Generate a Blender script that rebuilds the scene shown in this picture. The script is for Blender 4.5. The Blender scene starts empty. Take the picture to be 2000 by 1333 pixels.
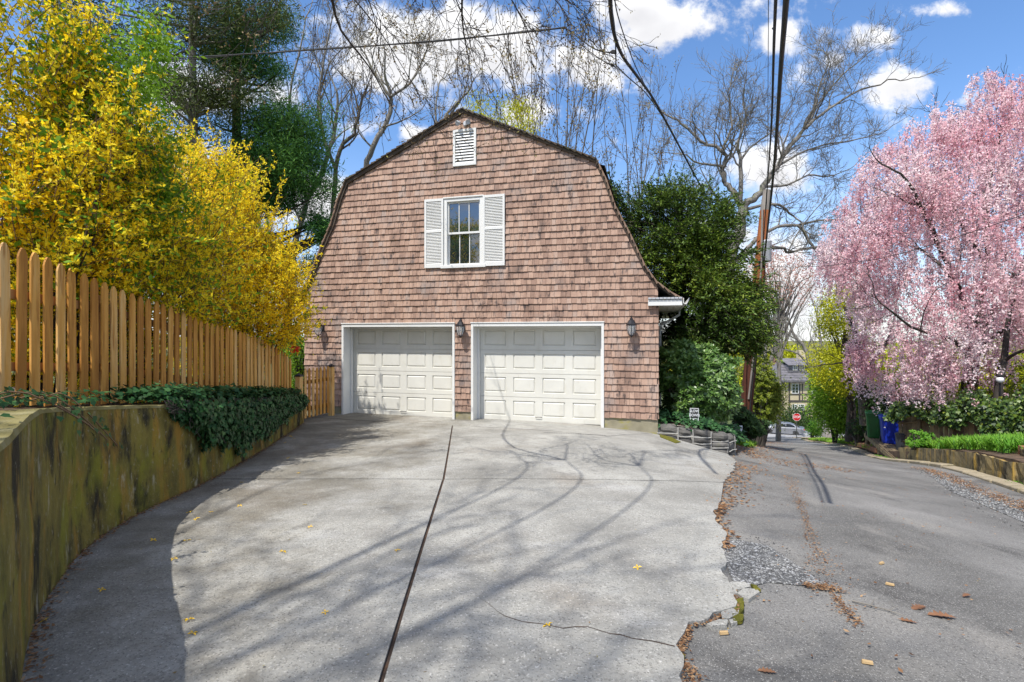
import bpy, bmesh, math, random
import numpy as np
from mathutils import Vector, Matrix, noise
from mathutils.geometry import delaunay_2d_cdt
R = random.Random(7)
RN = np.random.RandomState(11)
sc = bpy.context.scene
COL = sc.collection
rad = math.radians
# ---------------------------------------------------------------- camera, light
F, HY, CZ = 1020.0, 655.0, 1.6          # focal length in photo pixels, horizon row, eye height
cam_d = bpy.data.cameras.new('camera'); cam = bpy.data.objects.new('camera', cam_d); COL.objects.link(cam)
cam.location = (0, 0, CZ); cam.rotation_euler = (rad(90), 0, 0)
cam_d.sensor_width = 36; cam_d.lens = 36 * F / 2000; cam_d.shift_y = -(666.5 - HY) / 2000
cam_d.clip_start = 0.05; cam_d.clip_end = 3000
sc.camera = cam
sc.view_settings.view_transform = 'Standard'; sc.view_settings.look = 'None'
sc.view_settings.gamma = 1; sc.view_settings.use_curve_mapping = False
sc.view_settings.exposure = 0.60
SUN_EL, SUN_AZ = 59.0, 36.0              # light travels towards +Y turned 36 deg to +X, from 59 deg up
sd = bpy.data.lights.new('sun', 'SUN'); sd.energy = 4.0; sd.angle = rad(0.5); sd.color = (1, 0.955, 0.88)
sun = bpy.data.objects.new('sun', sd); COL.objects.link(sun)
trav = Vector((math.sin(rad(SUN_AZ)) * math.cos(rad(SUN_EL)), math.cos(rad(SUN_AZ)) * math.cos(rad(SUN_EL)), -math.sin(rad(SUN_EL))))
sun.rotation_euler = trav.to_track_quat('-Z', 'Y').to_euler(); sun.location = (-20, -20, 40)

world = bpy.data.worlds.new('World'); sc.world = world; world.use_nodes = True
def build_world():
    nt = world.node_tree; N = nt.nodes; L = nt.links
    for n in list(N): N.remove(n)
    def nd(t, **k):
        n = N.new(t)
        for a, b in k.items(): setattr(n, a, b)
        return n
    def val(x): 
        return x
    def mth(op, a, b=None, c=None, clamp=False):
        n = nd('ShaderNodeMath', operation=op, use_clamp=clamp)
        for i, v in enumerate((a, b, c)):
            if v is None: continue
            if isinstance(v, (int, float)): n.inputs[i].default_value = v
            else: L.new(v, n.inputs[i])
        return n.outputs[0]
    sky = nd('ShaderNodeTexSky', sky_type='NISHITA'); sky.sun_disc = False
    sky.sun_elevation = rad(SUN_EL); sky.sun_rotation = rad(180 + SUN_AZ)
    sky.air_density = 1.0; sky.dust_density = 0.3; sky.ozone_density = 4.0
    tc = nd('ShaderNodeTexCoord'); sp = nd('ShaderNodeSeparateXYZ'); L.new(tc.outputs['Generated'], sp.inputs[0])
    X, Y, Z = sp.outputs
    yy = mth('MAXIMUM', Y, 0.03)
    t = mth('DIVIDE', X, yy); u = mth('DIVIDE', Z, yy)
    cmb = nd('ShaderNodeCombineXYZ'); L.new(t, cmb.inputs[0]); L.new(u, cmb.inputs[1])
    nz = nd('ShaderNodeTexNoise'); nz.inputs['Scale'].default_value = 6.5; nz.inputs['Detail'].default_value = 10; nz.inputs['Roughness'].default_value = 0.66
    L.new(cmb.outputs[0], nz.inputs['Vector'])
    nf = nz.outputs['Fac']
    clouds = [(880,95,320,115,1),(1130,120,90,75,1),(1320,45,185,68,1),(1250,20,110,50,1),(1515,78,60,42,.95),(1672,78,85,38,.8),(1640,112,50,30,.6),
              (1755,165,85,46,1),(1845,22,80,24,.7),(1490,335,110,70,.95),(1010,222,75,45,.85),(420,185,190,60,.9),(690,250,60,40,.6),
              (620,400,110,70,.7),(1890,200,60,34,.7),(1130,215,50,40,.5),(1540,560,190,110,.8),(330,330,260,90,.8),(810,262,35,20,.6),(1440,455,90,45,.7)]
    m = None; low = None
    for (cx, cy, rx, ry, w) in clouds:
        a = mth('MULTIPLY', mth('SUBTRACT', t, (cx-1000)/F), F/rx)
        b = mth('MULTIPLY', mth('SUBTRACT', u, (HY-cy)/F), F/ry)
        d = mth('SQRT', mth('ADD', mth('MULTIPLY', a, a), mth('MULTIPLY', b, b)))
        v = mth('MULTIPLY', mth('MAXIMUM', mth('SUBTRACT', 1.25, d), 0), w)
        lo = mth('MULTIPLY', v, mth('MULTIPLY_ADD', b, -0.5, 0.35, clamp=True))
        m = v if m is None else mth('MAXIMUM', m, v)
        low = lo if low is None else mth('MAXIMUM', low, lo)
    edge = mth('ADD', m, mth('MULTIPLY', mth('SUBTRACT', nf, 0.5), 3.5))
    ss = nd('ShaderNodeMapRange', interpolation_type='SMOOTHSTEP'); L.new(edge, ss.inputs[0]); ss.inputs[1].default_value = 0.22; ss.inputs[2].default_value = 0.85
    front = nd('ShaderNodeMapRange', interpolation_type='SMOOTHSTEP'); L.new(Y, front.inputs[0]); front.inputs[1].default_value = 0.25; front.inputs[2].default_value = 0.45
    fm = mth('MULTIPLY', ss.outputs[0], front.outputs[0])
    # the rest of the sky: unseen clouds, cover thickened to whiten the ambient light
    zz = mth('MAXIMUM', Z, 0.08)
    c2 = nd('ShaderNodeCombineXYZ'); L.new(mth('DIVIDE', X, zz), c2.inputs[0]); L.new(mth('DIVIDE', Y, zz), c2.inputs[1])
    n2 = nd('ShaderNodeTexNoise'); n2.inputs['Scale'].default_value = 1.5; n2.inputs['Detail'].default_value = 9; n2.inputs['Roughness'].default_value = 0.56
    L.new(c2.outputs[0], n2.inputs['Vector'])
    s2 = nd('ShaderNodeMapRange', interpolation_type='SMOOTHSTEP'); L.new(n2.outputs['Fac'], s2.inputs[0]); s2.inputs[1].default_value = 0.44; s2.inputs[2].default_value = 0.60
    inv = mth('SUBTRACT', 1.0, front.outputs[0])
    mask = mth('MAXIMUM', fm, mth('MULTIPLY', s2.outputs[0], inv))
    # cloud brightness, greyer towards their undersides
    n3 = nd('ShaderNodeTexNoise'); n3.inputs['Scale'].default_value = 9; n3.inputs['Detail'].default_value = 6; L.new(cmb.outputs[0], n3.inputs['Vector'])
    gr = mth('ADD', mth('MULTIPLY', low, 1.1), mth('MULTIPLY', mth('SUBTRACT', n3.outputs['Fac'], 0.5), 1.0), clamp=True)
    cr = nd('ShaderNodeMix', data_type='RGBA'); L.new(gr, cr.inputs['Factor'])
    cr.inputs['A'].default_value = (5.3, 5.3, 5.35, 1); cr.inputs['B'].default_value = (3.0, 3.0, 3.2, 1)
    # deeper blue overhead than the plain model gives
    hs = nd('ShaderNodeHueSaturation'); hs.inputs['Saturation'].default_value = 1.12; hs.inputs['Value'].default_value = 1.0; L.new(sky.outputs[0], hs.inputs['Color'])
    tn = nd('ShaderNodeMix', data_type='RGBA', blend_type='MULTIPLY'); tn.inputs['Factor'].default_value = 1
    L.new(hs.outputs[0], tn.inputs['A']); tn.inputs['B'].default_value = (1.02, .98, 1.0, 1)
    # thin white veil low down
    veil = nd('ShaderNodeMapRange', interpolation_type='SMOOTHSTEP'); L.new(Z, veil.inputs[0]); veil.inputs[1].default_value = 0.36; veil.inputs[2].default_value = -0.02
    vm = nd('ShaderNodeMix', data_type='RGBA'); L.new(mth('MULTIPLY', veil.outputs[0], 0.55), vm.inputs['Factor'])
    L.new(tn.outputs['Result'], vm.inputs['A']); vm.inputs['B'].default_value = (3.7, 4.2, 5.0, 1)
    mx = nd('ShaderNodeMix', data_type='RGBA'); L.new(mask, mx.inputs['Factor']); L.new(vm.outputs['Result'], mx.inputs['A']); L.new(cr.outputs['Result'], mx.inputs['B'])
    bg = nd('ShaderNodeBackground'); bg.inputs['Strength'].default_value = 0.148; L.new(mx.outputs['Result'], bg.inputs['Color'])
    out = nd('ShaderNodeOutputWorld'); L.new(bg.outputs[0], out.inputs[0])
build_world()

# ---------------------------------------------------------------- helpers
def P(px, py, d):
    "world point seen at photo pixel (px, py) at depth d"
    return Vector(((px - 1000) / F * d, d, CZ - (py - HY) / F * d))
ORG = {}
def tag(o, label=None, cat=None, group=None, kind=None):
    if label: o['label'] = label
    if cat: o['category'] = cat
    if group: o['group'] = group
    if kind: o['kind'] = kind
    return o
def thing(name, label, cat, loc=(0, 0, 0), rotz=0, group=None):
    o = bpy.data.objects.new(name, None); COL.objects.link(o)
    o.empty_display_size = 0.2
    o.location = loc; o.rotation_euler = (0, 0, rotz)
    ORG[o.name] = Vector(loc)
    return tag(o, label, cat, group)
def struct(name, loc=(0, 0, 0)):
    o = bpy.data.objects.new(name, None); COL.objects.link(o); o.location = loc; ORG[o.name] = Vector(loc)
    o['kind'] = 'structure'; return o
def link(name, me, parent=None):
    o = bpy.data.objects.new(name, me); COL.objects.link(o)
    if parent is not None: o.parent = parent
    return o
class MB:
    def __init__(s): s.v = []; s.f = []; s.n = 0; s.tint = []
    def add(s, v, f, tint=None):
        s.v.extend([tuple(p) for p in v]); s.f.extend([tuple(i + s.n for i in q) for q in f]); s.n += len(v); return s
    def box(s, c, d, rz=0, M=None):
        x, y, z = d[0] / 2, d[1] / 2, d[2] / 2
        vs = [Vector(p) for p in ((-x,-y,-z),(x,-y,-z),(x,y,-z),(-x,y,-z),(-x,-y,z),(x,-y,z),(x,y,z),(-x,y,z))]
        m = Matrix.Rotation(rz, 4, 'Z') if M is None else M
        vs = [m @ p + Vector(c) for p in vs]
        return s.add(vs, [(3,2,1,0),(4,5,6,7),(0,1,5,4),(1,2,6,5),(2,3,7,6),(3,0,4,7)])
    def bx(s, x0, x1, y0, y1, z0, z1):
        return s.box(((x0+x1)/2, (y0+y1)/2, (z0+z1)/2), (x1-x0, y1-y0, z1-z0))
    def lathe(s, prof, c=(0, 0, 0), n=12, M=None):
        m = M or Matrix.Identity(4); vs = []; fs = []
        for (r, z) in prof:
            for k in range(n):
                a = 2 * math.pi * k / n
                vs.append(m @ Vector((r * math.cos(a), r * math.sin(a), z)) + Vector(c))
        for i in range(len(prof) - 1):
            for k in range(n):
                k2 = (k + 1) % n
                fs.append((i*n+k, i*n+k2, (i+1)*n+k2, (i+1)*n+k))
        fs.append(tuple(range(n))[::-1]); fs.append(tuple((len(prof)-1)*n + k for k in range(n)))
        return s.add(vs, fs)
    def tube(s, pts, r, n=6):
        pts = [Vector(p) for p in pts]
        if not isinstance(r, (list, tuple)): r = [r] * len(pts)
        V, Q = tube_np([pts], [r], n); return s.add(V, Q)
    def prism(s, poly, y0, y1):
        "poly in (x,z), extruded in y"
        n = len(poly); vs = [(x, y0, z) for x, z in poly] + [(x, y1, z) for x, z in poly]
        fs = [tuple(range(n)), tuple(range(2*n-1, n-1, -1))] + [(i, i+n, (i+1) % n + n, (i+1) % n) for i in range(n)]
        return s.add(vs, fs)
    def prismz(s, poly, z0, z1):
        n = len(poly); vs = [(x, y, z0) for x, y in poly] + [(x, y, z1) for x, y in poly]
        fs = [tuple(range(n))[::-1], tuple(range(n, 2*n))] + [(i, (i+1) % n, (i+1) % n + n, i+n) for i in range(n)]
        return s.add(vs, fs)
    def mesh(s, name, m, smooth=False, bevel=0):
        me = bpy.data.meshes.new(name); me.from_pydata(s.v, [], s.f); me.update()
        bm = bmesh.new(); bm.from_mesh(me); bmesh.ops.recalc_face_normals(bm, faces=bm.faces)
        if bevel: bmesh.ops.bevel(bm, geom=bm.edges[:], offset=bevel, segments=1, affect='EDGES', clamp_overlap=True)
        bm.to_mesh(me); bm.free()
        if m: me.materials.append(m)
        if smooth: me.shade_smooth()
        return me
    def build(s, name, m, parent=None, smooth=False, bevel=0, world=False):
        if world and parent is not None:
            o = ORG[parent.name]; s.v = [(a - o.x, b - o.y, c - o.z) for a, b, c in s.v]
        ob = link(name, s.mesh(name, m, smooth, bevel), parent)
        if parent is not None and parent.name in ORG: ORG[ob.name] = ORG[parent.name]
        return ob
def np_mesh(name, V, Q, m, parent=None, smooth=False, tint=None, world=True):
    "V (n,3), Q (k, 3 or 4)"
    V = np.asarray(V, dtype=np.float32)
    if parent is not None and world: V = V - np.array(ORG[parent.name], dtype=np.float32)
    Q = np.asarray(Q, dtype=np.int32); k = Q.shape[1]
    me = bpy.data.meshes.new(name)
    me.vertices.add(len(V)); me.vertices.foreach_set('co', V.ravel())
    me.loops.add(Q.size); me.loops.foreach_set('vertex_index', Q.ravel())
    me.polygons.add(len(Q)); me.polygons.foreach_set('loop_start', np.arange(0, Q.size, k, dtype=np.int32))
    me.polygons.foreach_set('loop_total', np.full(len(Q), k, dtype=np.int32))
    me.update(calc_edges=True)
    if m: me.materials.append(m)
    if tint is not None:
        a = me.attributes.new('tint', 'FLOAT', 'POINT'); a.data.foreach_set('value', np.asarray(tint, dtype=np.float32))
    if smooth: me.shade_smooth()
    o = link(name, me, parent)
    if parent is not None: ORG[o.name] = ORG[parent.name]
    return o
def tube_np(lines, radii, n=5):
    VV = []; QQ = []; off = 0
    ang = np.arange(n) * 2 * math.pi / n; ca, sa = np.cos(ang), np.sin(ang)
    for pts, rr in zip(lines, radii):
        p = np.array([tuple(q) for q in pts], dtype=float); m = len(p)
        d = np.gradient(p, axis=0); d /= np.linalg.norm(d, axis=1)[:, None] + 1e-9
        up = np.array([0, 0, 1.0]) if abs(d[0, 2]) < 0.9 else np.array([1.0, 0, 0])
        a = np.cross(d, up); a /= np.linalg.norm(a, axis=1)[:, None] + 1e-9
        b = np.cross(d, a); r = np.asarray(rr, dtype=float)[:, None, None]
        ring = p[:, None, :] + r * (a[:, None, :] * ca[None, :, None] + b[:, None, :] * sa[None, :, None])
        VV.append(ring.reshape(-1, 3))
        i = np.arange(m - 1)[:, None] * n; k = np.arange(n)[None, :]; k2 = (k + 1) % n
        q = np.stack([i + k, i + k2, i + n + k2, i + n + k], axis=-1).reshape(-1, 4) + off
        QQ.append(q); off += m * n
    return np.concatenate(VV), np.concatenate(QQ)
def copy_tree(o, parent=None):
    c = o.copy(); COL.objects.link(c); c.parent = parent
    for ch in list(o.children): copy_tree(ch, c)
    return c
def unit(a): return a / (np.linalg.norm(a, axis=-1, keepdims=True) + 1e-9)

# ---------------------------------------------------------------- materials
def lin(r, g, b):
    f = lambda c: (c/255/12.92 if c/255 <= .04045 else ((c/255+.055)/1.055)**2.4)
    return (f(r), f(g), f(b), 1)
MATS = {}
def pmat(name, cols, scale=5, detail=6, stretch=(1, 1, 1), rough=.8, bump=0, bscale=60, coord='POS', spec=.3, transl=0,
         rnd=0, tint=False, metal=0, layers=(), nrough=.6, speck=None, bstretch=None, coat=0, bdist=.02):
    """noise-driven colour ramp `cols`; layers = extra [(colour, scale, stretch, lo, hi, strength)] stains; rnd = per-object/per-island ramp shift;
    speck = (colour, scale, amount)"""
    m = bpy.data.materials.new(name); m.use_nodes = True; MATS[name] = m
    nt = m.node_tree; N = nt.nodes; L = nt.links; bs = N['Principled BSDF']
    geo = N.new('ShaderNodeNewGeometry'); 
    if coord == 'POS': src = geo.outputs['Position']
    else: src = N.new('ShaderNodeTexCoord').outputs['Object']
    def nz(sc_, st, det, rg=.6):
        mp = N.new('ShaderNodeMapping'); mp.inputs['Scale'].default_value = st; L.new(src, mp.inputs['Vector'])
        n = N.new('ShaderNodeTexNoise'); n.inputs['Scale'].default_value = sc_; n.inputs['Detail'].default_value = det; n.inputs['Roughness'].default_value = rg
        L.new(mp.outputs[0], n.inputs['Vector']); return n.outputs['Fac']
    def math_(op, a, b, clamp=False):
        n = N.new('ShaderNodeMath'); n.operation = op; n.use_clamp = clamp
        for i, v in enumerate((a, b)):  # lower shaft, its shade painted in
            if isinstance(v, (int, float)): n.inputs[i].default_value = v
            else: L.new(v, n.inputs[i])
        return n.outputs[0]
    if tint:
        at = N.new('ShaderNodeAttribute'); at.attribute_name = 'tint'; fac = at.outputs['Fac']
    else:
        fac = nz(scale, stretch, detail, nrough)
        fac = math_('MULTIPLY', math_('SUBTRACT', fac, .5), 1.7); fac = math_('ADD', fac, .5)
    if rnd:
        oi = N.new('ShaderNodeObjectInfo')
        s = math_('FRACT', math_('ADD', oi.outputs['Random'], geo.outputs['Random Per Island']), 0)
        fac = math_('ADD', fac, math_('MULTIPLY', math_('SUBTRACT', s, .5), rnd))
    cr = N.new('ShaderNodeValToRGB'); e = cr.color_ramp.elements
    while len(e) > 1: e.remove(e[-1])
    for i, c in enumerate(cols):
        pos = i / max(1, len(cols) - 1) if len(c) < 5 else c[4]
        el = e[0] if i == 0 else e.new(pos)
        el.position = pos; el.color = (c[0], c[1], c[2], 1)
    L.new(fac, cr.inputs[0]); out = cr.outputs[0]
    for (col, s_, st, lo, hi, k) in layers:
        f = nz(s_, st, 7)
        mr = N.new('ShaderNodeMapRange'); mr.interpolation_type = 'SMOOTHSTEP'; L.new(f, mr.inputs[0])
        mr.inputs[1].default_value = lo; mr.inputs[2].default_value = hi; mr.inputs[4].default_value = k
        mx = N.new('ShaderNodeMix'); mx.data_type = 'RGBA'; L.new(mr.outputs[0], mx.inputs['Factor']); L.new(out, mx.inputs['A'])
        mx.inputs['B'].default_value = (col[0], col[1], col[2], 1); out = mx.outputs['Result']
    if speck:
        v = N.new('ShaderNodeTexVoronoi'); v.inputs['Scale'].default_value = speck[1]; L.new(src, v.inputs['Vector'])
        sx = N.new('ShaderNodeSeparateColor'); L.new(v.outputs['Color'], sx.inputs[0])
        g = math_('GREATER_THAN', sx.outputs[0], 1 - speck[2])
        g = math_('MULTIPLY', g, .85)
        mx = N.new('ShaderNodeMix'); mx.data_type = 'RGBA'; L.new(g, mx.inputs['Factor']); L.new(out, mx.inputs['A'])
        mx.inputs['B'].default_value = (*speck[0][:3], 1); out = mx.outputs['Result']
    L.new(out, bs.inputs['Base Color'])
    bs.inputs['Roughness'].default_value = rough; bs.inputs['Metallic'].default_value = metal
    bs.inputs['Specular IOR Level'].default_value = spec
    if coat: bs.inputs['Coat Weight'].default_value = coat; bs.inputs['Coat Roughness'].default_value = .05
    if bump:
        bt = N.new('ShaderNodeBump'); bt.inputs['Strength'].default_value = bump; bt.inputs['Distance'].default_value = bdist
        L.new(nz(bscale, bstretch or stretch, 5), bt.inputs['Height']); L.new(bt.outputs[0], bs.inputs['Normal'])
    if transl:
        tr = N.new('ShaderNodeBsdfTranslucent'); L.new(out, tr.inputs['Color'])
        ms = N.new('ShaderNodeMixShader'); ms.inputs[0].default_value = transl
        L.new(bs.outputs[0], ms.inputs[1]); L.new(tr.outputs[0], ms.inputs[2])
        L.new(ms.outputs[0], N['Material Output'].inputs['Surface'])
    return m
def flat(name, c, rough=.5, metal=0, spec=.5, var=.12, coat=0):
    a = tuple(x * (1 - var) for x in c[:3]); b = tuple(min(1, x * (1 + var)) for x in c[:3])
    return pmat(name, [a, b], scale=7, rough=rough, metal=metal, spec=spec, coat=coat)
M = {}
M['shingle'] = pmat('cedar_shingle', [(.20,.13,.10),(.31,.20,.152),(.41,.275,.208),(.35,.27,.23)], scale=3, rough=.85, bump=.5, bscale=40, stretch=(1,1,.25), rnd=.5,
    layers=[((.035,.032,.036), 8, (1.3,1.3,.42), .54, .70, .8), ((.17,.16,.16), 1.3, (1,1,1.2), .5, .72, .6), ((.05,.045,.045), 2.2, (1,1,.7), .58, .75, .55)])
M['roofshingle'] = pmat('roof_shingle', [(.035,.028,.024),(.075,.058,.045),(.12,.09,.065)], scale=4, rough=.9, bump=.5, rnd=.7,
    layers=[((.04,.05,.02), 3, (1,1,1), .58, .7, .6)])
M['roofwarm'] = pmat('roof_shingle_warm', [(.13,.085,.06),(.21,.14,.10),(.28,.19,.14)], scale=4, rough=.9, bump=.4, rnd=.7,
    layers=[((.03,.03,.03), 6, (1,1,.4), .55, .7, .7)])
M['white'] = pmat('white_paint', [(.62,.62,.60),(.70,.70,.68)], scale=3, rough=.45, spec=.35, layers=[((.45,.44,.38), 5, (1,1,.3), .62, .8, .35)])
M['door'] = pmat('white_garage_door', [(.56,.55,.50),(.66,.65,.595)], scale=2, rough=.5, spec=.3, layers=[((.45,.42,.33), 3, (1,1,.4), .55, .78, .5), ((.40,.37,.28), 14, (1,1,.3), .60, .75, .35)])
M['black'] = flat('black_metal', (.02,.02,.023), .4, .3)
M['rubber'] = flat('black_rubber', (.015,.015,.015), .8)
M['found'] = pmat('foundation_concrete', [(.20,.18,.12),(.34,.31,.22)], scale=5, rough=.9, bump=.3, layers=[((.30,.27,.04), 3, (1,1,2), .5, .68, .7)])
M['concrete'] = pmat('driveway_concrete', [(.13,.126,.113),(.25,.244,.222),(.37,.362,.33),(.47,.462,.425)], scale=.85, detail=9, rough=.92, bump=.8, bscale=60, nrough=.66, bdist=.012,
    layers=[((.20,.165,.125), .45, (1,1,1), .52, .68, .6), ((.17,.16,.145), 1.4, (1,.6,1), .54, .70, .5), ((.42,.415,.40), 1.6, (.6,1.2,1), .55, .72, .55), ((.10,.095,.088), 3.5, (1,1,1), .58, .72, .45), ((.17,.162,.147), 42, (1,1,1), .51, .66, .6), ((.66,.64,.60), 60, (1,1,1), .57, .68, .55)], speck=((.14,.135,.125), 150, .06))
M['asphalt'] = pmat('asphalt', [(.08,.077,.072),(.13,.126,.118),(.19,.184,.173),(.27,.26,.245)], scale=.7, detail=8, rough=.9, bump=.7, bscale=120, bdist=.008,
    layers=[((.26,.245,.22), 1.6, (1,.6,1), .54, .72, .55), ((.06,.057,.055), 1.2, (1,1,1), .56, .70, .65), ((.035,.033,.032), 70, (1,1,1), .52, .62, .5)], speck=((.34,.33,.31), 210, .06))
def grime_and_shade(m):   # mildew and soil, plus dappled shade put into the slab colour towards the wall
    nt = m.node_tree; N = nt.nodes; L = nt.links; bs = N['Principled BSDF']; src = bs.inputs['Base Color'].links[0].from_socket
    g = N.new('ShaderNodeNewGeometry'); sp = N.new('ShaderNodeSeparateXYZ'); L.new(g.outputs['Position'], sp.inputs[0])
    a = N.new('ShaderNodeMapRange'); a.interpolation_type = 'SMOOTHSTEP'; L.new(sp.outputs[0], a.inputs[0]); a.inputs[1].default_value = .8; a.inputs[2].default_value = -3.4; a.inputs[3].default_value = -.12; a.inputs[4].default_value = .22
    n = N.new('ShaderNodeTexNoise'); n.inputs['Scale'].default_value = 1.1; n.inputs['Detail'].default_value = 10; n.inputs['Roughness'].default_value = .68; L.new(g.outputs['Position'], n.inputs['Vector'])
    s = N.new('ShaderNodeMath'); s.operation = 'ADD'; L.new(a.outputs[0], s.inputs[0]); L.new(n.outputs['Fac'], s.inputs[1])
    r = N.new('ShaderNodeMapRange'); r.interpolation_type = 'SMOOTHSTEP'; L.new(s.outputs[0], r.inputs[0]); r.inputs[1].default_value = .50; r.inputs[2].default_value = .78; r.inputs[4].default_value = .72
    x = N.new('ShaderNodeMix'); x.data_type = 'RGBA'; x.blend_type = 'MULTIPLY'; L.new(r.outputs[0], x.inputs['Factor']); L.new(src, x.inputs['A']); x.inputs['B'].default_value = (.46,.42,.35,1); L.new(x.outputs['Result'], bs.inputs['Base Color'])
grime_and_shade(M['concrete'])
M['gravel'] = pmat('gravel_fill', [(.05,.05,.05),(.11,.11,.108),(.22,.22,.215)], scale=26, detail=3, rough=.95, bump=.8, bscale=60, speck=((.5,.5,.5), 60, .22))
M['pebble'] = pmat('gravel_stones', [(.05,.05,.05),(.13,.13,.128),(.34,.34,.33)], scale=30, rough=.9, rnd=.9)
M['soil'] = pmat('garden_soil', [(.05,.035,.025),(.10,.068,.045),(.17,.11,.07)], scale=4, rough=.95, bump=.8, bscale=40)
M['mulch'] = pmat('red_brown_mulch', [(.16,.07,.035),(.28,.13,.07),(.36,.19,.11)], scale=12, rough=.95, bump=.8, bscale=50)
M['grassland'] = pmat('ground_cover', [(.05,.045,.02),(.06,.08,.022),(.09,.12,.03),(.12,.09,.05)], scale=1.2, rough=.95, bump=.6, bscale=20)
M['joint'] = pmat('joint_dirt', [(.025,.02,.015),(.06,.04,.03),(.13,.07,.035)], scale=9, rough=.95, bump=.5, bscale=60)
M['wall'] = pmat('mossy_concrete', [(.042,.037,.016),(.11,.092,.024),(.20,.162,.034),(.28,.23,.10)], scale=3.2, detail=12, stretch=(1,1,.7), nrough=.7, rough=.92, bump=.9, bscale=22, bstretch=(1,1,1),
    layers=[((.30,.165,.025), 3.2, (1.6,1.6,.4), .50, .66, .75), ((.014,.013,.009), 2.6, (1.2,1.2,.55), .50, .63, .93), ((.30,.28,.20), 22, (1,1,1), .60, .68, .5), ((.40,.38,.28), 6, (1.6,1.6,.7), .58, .70, .55), ((.21,.21,.018), 1.8, (1,1,.7), .51, .68, .7), ((.02,.02,.014), 14, (1,1,.5), .58, .70, .7), ((.012,.012,.01), 1.3, (1,1,.8), .57, .68, .75)])
M['walltop'] = pmat('mossy_wall_cap', [(.08,.07,.02),(.20,.17,.06),(.30,.27,.15)], scale=5, rough=.92, bump=.4, bscale=40)
M['picket'] = pmat('cedar_picket', [(.34,.145,.025),(.50,.235,.045),(.62,.33,.08),(.64,.42,.18)], scale=2.5, detail=6, stretch=(7,7,.55), rough=.65, bump=.25, bscale=14, rnd=.85, spec=.3,
    layers=[((.30,.12,.02), 7, (4,4,.22), .54, .64, .75), ((.35,.33,.05), 1.2, (1,1,1), .6, .75, .5)])
M['rail'] = pmat('cedar_rail', [(.22,.11,.04),(.42,.22,.08)], scale=3, rough=.7)
M['bark'] = pmat('bark', [(.045,.038,.03),(.10,.085,.07),(.17,.15,.125)], scale=5, stretch=(1,1,.3), rough=.95, bump=.8, bscale=20)
M['barkdark'] = pmat('dark_bark', [(.02,.017,.015),(.05,.042,.036),(.08,.07,.06)], scale=5, stretch=(1,1,.3), rough=.95, bump=.8, bscale=20)
M['barkgrey'] = pmat('grey_bark', [(.09,.082,.07),(.19,.175,.155),(.30,.285,.255)], scale=3, stretch=(1,1,.4), rough=.95, bump=.8, bscale=14,
    layers=[((.12,.14,.04), 1.2, (1,1,1), .55, .7, .5)])
M['stem'] = pmat('shrub_stem', [(.10,.06,.035),(.20,.13,.07)], scale=8, rough=.9)
M['pole'] = pmat('pole_wood', [(.10,.032,.012),(.30,.095,.03),(.46,.17,.055)], scale=2, stretch=(4,4,.2), rough=.8, bump=.4, bscale=20)
M['polebase'] = pmat('shaded_pole', [(.03,.012,.008),(.08,.026,.014),(.14,.05,.025)], scale=2, stretch=(4,4,.2), rough=.85, bump=.4, bscale=20)  # pole wood darkened, shade on the lower pole put into its colour
M['polegrey'] = pmat('weathered_pole', [(.15,.13,.11),(.32,.29,.26)], scale=3, stretch=(4,4,.2), rough=.9)
M['wire'] = flat('cable_black', (.012,.012,.013), .6)
M['galv'] = flat('pale_grey_metal', (.42,.43,.45), .5, .1)
M['stone'] = pmat('wall_stone', [(.04,.038,.035),(.10,.095,.088),(.19,.18,.165)], scale=3, rough=.95, bump=1, bscale=12, rnd=.5, layers=[((.10,.11,.04), 2, (1,1,1), .58, .7, .5)])
M['mortar'] = pmat('mortar', [(.26,.25,.23),(.42,.41,.38)], scale=8, rough=.95, bump=.5)
M['oldwall'] = pmat('old_concrete_wall', [(.10,.085,.055),(.24,.19,.10),(.42,.31,.13)], scale=2, stretch=(1,1,.5), rough=.95, bump=.8, bscale=18, rnd=.4,
    layers=[((.02,.018,.015), 3, (2,2,.4), .53, .66, .8), ((.48,.30,.05), 2.5, (2,2,.3), .52, .66, .7)])
M['kerb'] = pmat('kerb_concrete', [(.24,.20,.13),(.40,.34,.24)], scale=4, rough=.9, bump=.5, layers=[((.12,.11,.05), 3, (1,1,1), .55, .7, .7)])
M['oldwood'] = pmat('grey_timber', [(.06,.045,.03),(.19,.145,.085),(.32,.25,.13)], scale=3, stretch=(1,1,1), rough=.9, bump=.4, rnd=.5)
# foliage (tint = random value stored per leaf)
def leafmat(k, name, cols, rough=.55, transl=.3, spec=.3): M[k] = pmat(name, cols, tint=True, rough=rough, transl=transl, spec=spec)
leafmat('redf', 'red_petal', [(.6,.02,.01),(.8,.08,.02)])
leafmat('forsy', 'forsythia_petal', [(.94,.62,.01),(.98,.76,.02),(.98,.86,.05),(.97,.70,.012)], transl=.55)
leafmat('forsg', 'forsythia_leaf', [(.09,.20,.012),(.17,.34,.018),(.30,.46,.03)], transl=.45)
leafmat('pineneedle', 'pine_needle', [(.015,.07,.018),(.05,.16,.03),(.16,.34,.05)], transl=.15)
leafmat('hemneedle', 'hemlock_needle', [(.04,.065,.02),(.085,.12,.028),(.16,.19,.04)], transl=.2)
leafmat('yew', 'yew_needle', [(.025,.06,.010),(.10,.17,.02),(.27,.33,.035)], transl=.15)
leafmat('rhodo', 'rhododendron_leaf', [(.04,.095,.018),(.09,.18,.03),(.25,.36,.09)], transl=.15, rough=.4, spec=.5)
leafmat('ivy', 'ivy_leaf', [(.008,.032,.010),(.02,.07,.020),(.045,.12,.035),(.10,.19,.06)], transl=.1, rough=.5, spec=.25)
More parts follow.
